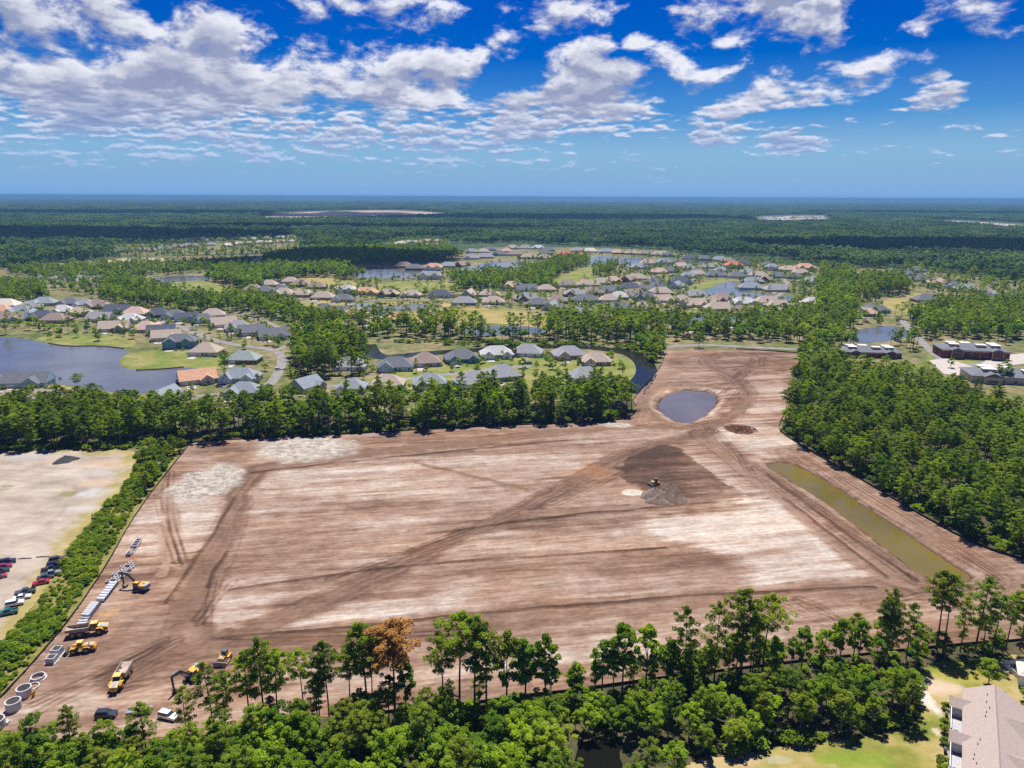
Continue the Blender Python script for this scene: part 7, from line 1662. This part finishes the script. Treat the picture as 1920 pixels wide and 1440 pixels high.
# --- far forest
FP = []; FS = []
def far_forest():
    edge = [(-900, 506), (0, 503), (60, 497), (200, 488), (245, 452), (330, 446), (560, 446), (600, 474), (700, 468), (850, 465), (880, 458), (960, 456), (1060, 460), (1240, 468), (1270, 474), (1420, 484), (1560, 498), (1600, 505), (1700, 500), (1860, 520), (1960, 538), (2700, 545)]
    ex = [e[0] for e in edge]; ey = [e[1] for e in edge]
    for y0, y1, sp, s in ((900.0, 3500.0, 44.0, 1.0), (3500.0, 6000.0, 58.0, 1.25), (6000.0, 10500.0, 80.0, 1.7), (10500.0, 16000.0, 130.0, 2.8)):
        X, Y = np.meshgrid(np.arange(-0.8 * y1, 0.8 * y1, sp), np.arange(y0, y1, sp)); X = X.ravel(); Y = Y.ravel()
        k = np.abs(X) < 0.8 * Y + 60; X, Y = X[k], Y[k]
        X = X + tg.uniform(-.4, .4, X.size) * sp; Y = Y + tg.uniform(-.4, .4, Y.size) * sp
        p = PIXV(np.stack([X, Y, np.zeros(X.size)], 1)); k = p[:, 1] < np.interp(p[:, 0], ex, ey) - 1
        for c in FAR_CLEAR: k &= sdf(X, Y, c) < -26
        for x, y in zip(X[k], Y[k]):
            FP.append((x, y, 0.0)); FS.append((s * tg.uniform(.9, 1.15), s * tg.uniform(.9, 1.15), tg.uniform(.75, 1.25)))
far_forest()
n = len(FP); scatter('far_forest', 'unbroken green forest stretching to the horizon', 'forest', PC_PATCH, FP, tg.integers(0, 4, n) * (math.pi / 2) + tg.uniform(-.2, .2, n), np.array(FS), tg.integers(0, 6, n))
print('TREES', len(TREES), 'shrubs', len(SP), 'far', len(FP))

# ---------------------------------------------------------------- cumulus overhead, above the picture, whose shadows cross the forest
def clouds():
    m = bpy.data.materials.new('cloud_vapour'); m.use_nodes = True
    t = NT(m.node_tree); t.n.clear()
    a = t.node('ShaderNodeBsdfTransparent'); b = t.node('ShaderNodeBsdfDiffuse'); c = t.node('ShaderNodeBsdfTranslucent'); b.inputs[0].default_value = (.9, .9, .92, 1); c.inputs[0].default_value = (.9, .9, .92, 1)
    m1 = t.node('ShaderNodeMixShader'); m1.inputs[0].default_value = 0.5; t.l.new(b.outputs[0], m1.inputs[1]); t.l.new(c.outputs[0], m1.inputs[2])
    lw = t.node('ShaderNodeLayerWeight'); lw.inputs[0].default_value = 0.35
    m2 = t.node('ShaderNodeMixShader'); t.l.new(t.maprange(lw.outputs['Facing'], 0.3, 1.0, 0.22, 0.95), m2.inputs[0]); t.l.new(m1.outputs[0], m2.inputs[1]); t.l.new(a.outputs[0], m2.inputs[2])
    o = t.node('ShaderNodeOutputMaterial'); t.l.new(m2.outputs[0], o.inputs[0])
    zc = 1900.0
    for k, (px, py, rx, ry, lb) in enumerate(((80, 446, 620, 300, 'broad cumulus shading the forest behind the highway village'), (1060, 412, 1000, 520, 'long cumulus shading the middle of the far forest'), (1760, 470, 520, 230, 'cumulus shading the dark wood past the green'), (590, 490, 230, 150, 'small cumulus shading the wood round the far lake'), (200, 402, 2000, 500, 'high cumulus shading the distant left forest'), (700, 432, 700, 130, 'thin cumulus shading the strip below the earth heap'), (1850, 402, 1400, 480, 'high cumulus shading the distant right forest'))):
        x, y = G(px, py); x += sdir.x / sdir.z * zc; y += sdir.y / sdir.z * zc
        g = np.random.default_rng(40 + k); nu, nv = 40, 16; V = []; F = []
        for j in range(nv + 1):
            th = math.pi * j / nv
            for i in range(nu):
                ph = 2 * math.pi * i / nu
                d = np.array([math.sin(th) * math.cos(ph), math.sin(th) * math.sin(ph), math.cos(th)])
                n = float(fbm(np.array([d[0] * 2.2 + 5 + k * 7 + d[2]]), np.array([d[1] * 2.2 + 3 + d[2] * 2]), 4, k)[0])
                r = 0.55 + 0.95 * n; zz = d[2] * r * (0.30 if d[2] > 0 else 0.06)
                V.append((d[0] * r * rx, d[1] * r * ry, zz * min(rx, ry)))
        for j in range(nv):
            for i in range(nu): F.append((j * nu + i, j * nu + (i + 1) % nu, (j + 1) * nu + (i + 1) % nu, (j + 1) * nu + i))
        ob = MB().add(V, F).build('cloud', m, None, True, (x, y, zc)); tag(ob, lb, 'cloud', 'cumulus clouds overhead')
clouds()
# ---------------------------------------------------------------- haze: the air itself
def haze():
    B = 170000.0
    mb = MB().box((0, 0, 60.5), (2 * B, 2 * B, 131.0))
    m = bpy.data.materials.new('summer_haze'); m.use_nodes = True
    t = NT(m.node_tree); t.n.clear()
    v = t.node('ShaderNodeVolumePrincipled'); v.inputs['Color'].default_value = (0.19, 0.43, 0.73, 1); v.inputs['Density'].default_value = 0.000085; v.inputs['Anisotropy'].default_value = 0.0
    o = t.node('ShaderNodeOutputMaterial'); t.l.new(v.outputs[0], o.inputs['Volume'])
    ob = mb.build('haze', m); tag(ob, 'pale blue summer haze lying over the whole land', 'haze', None, 'stuff')
haze()
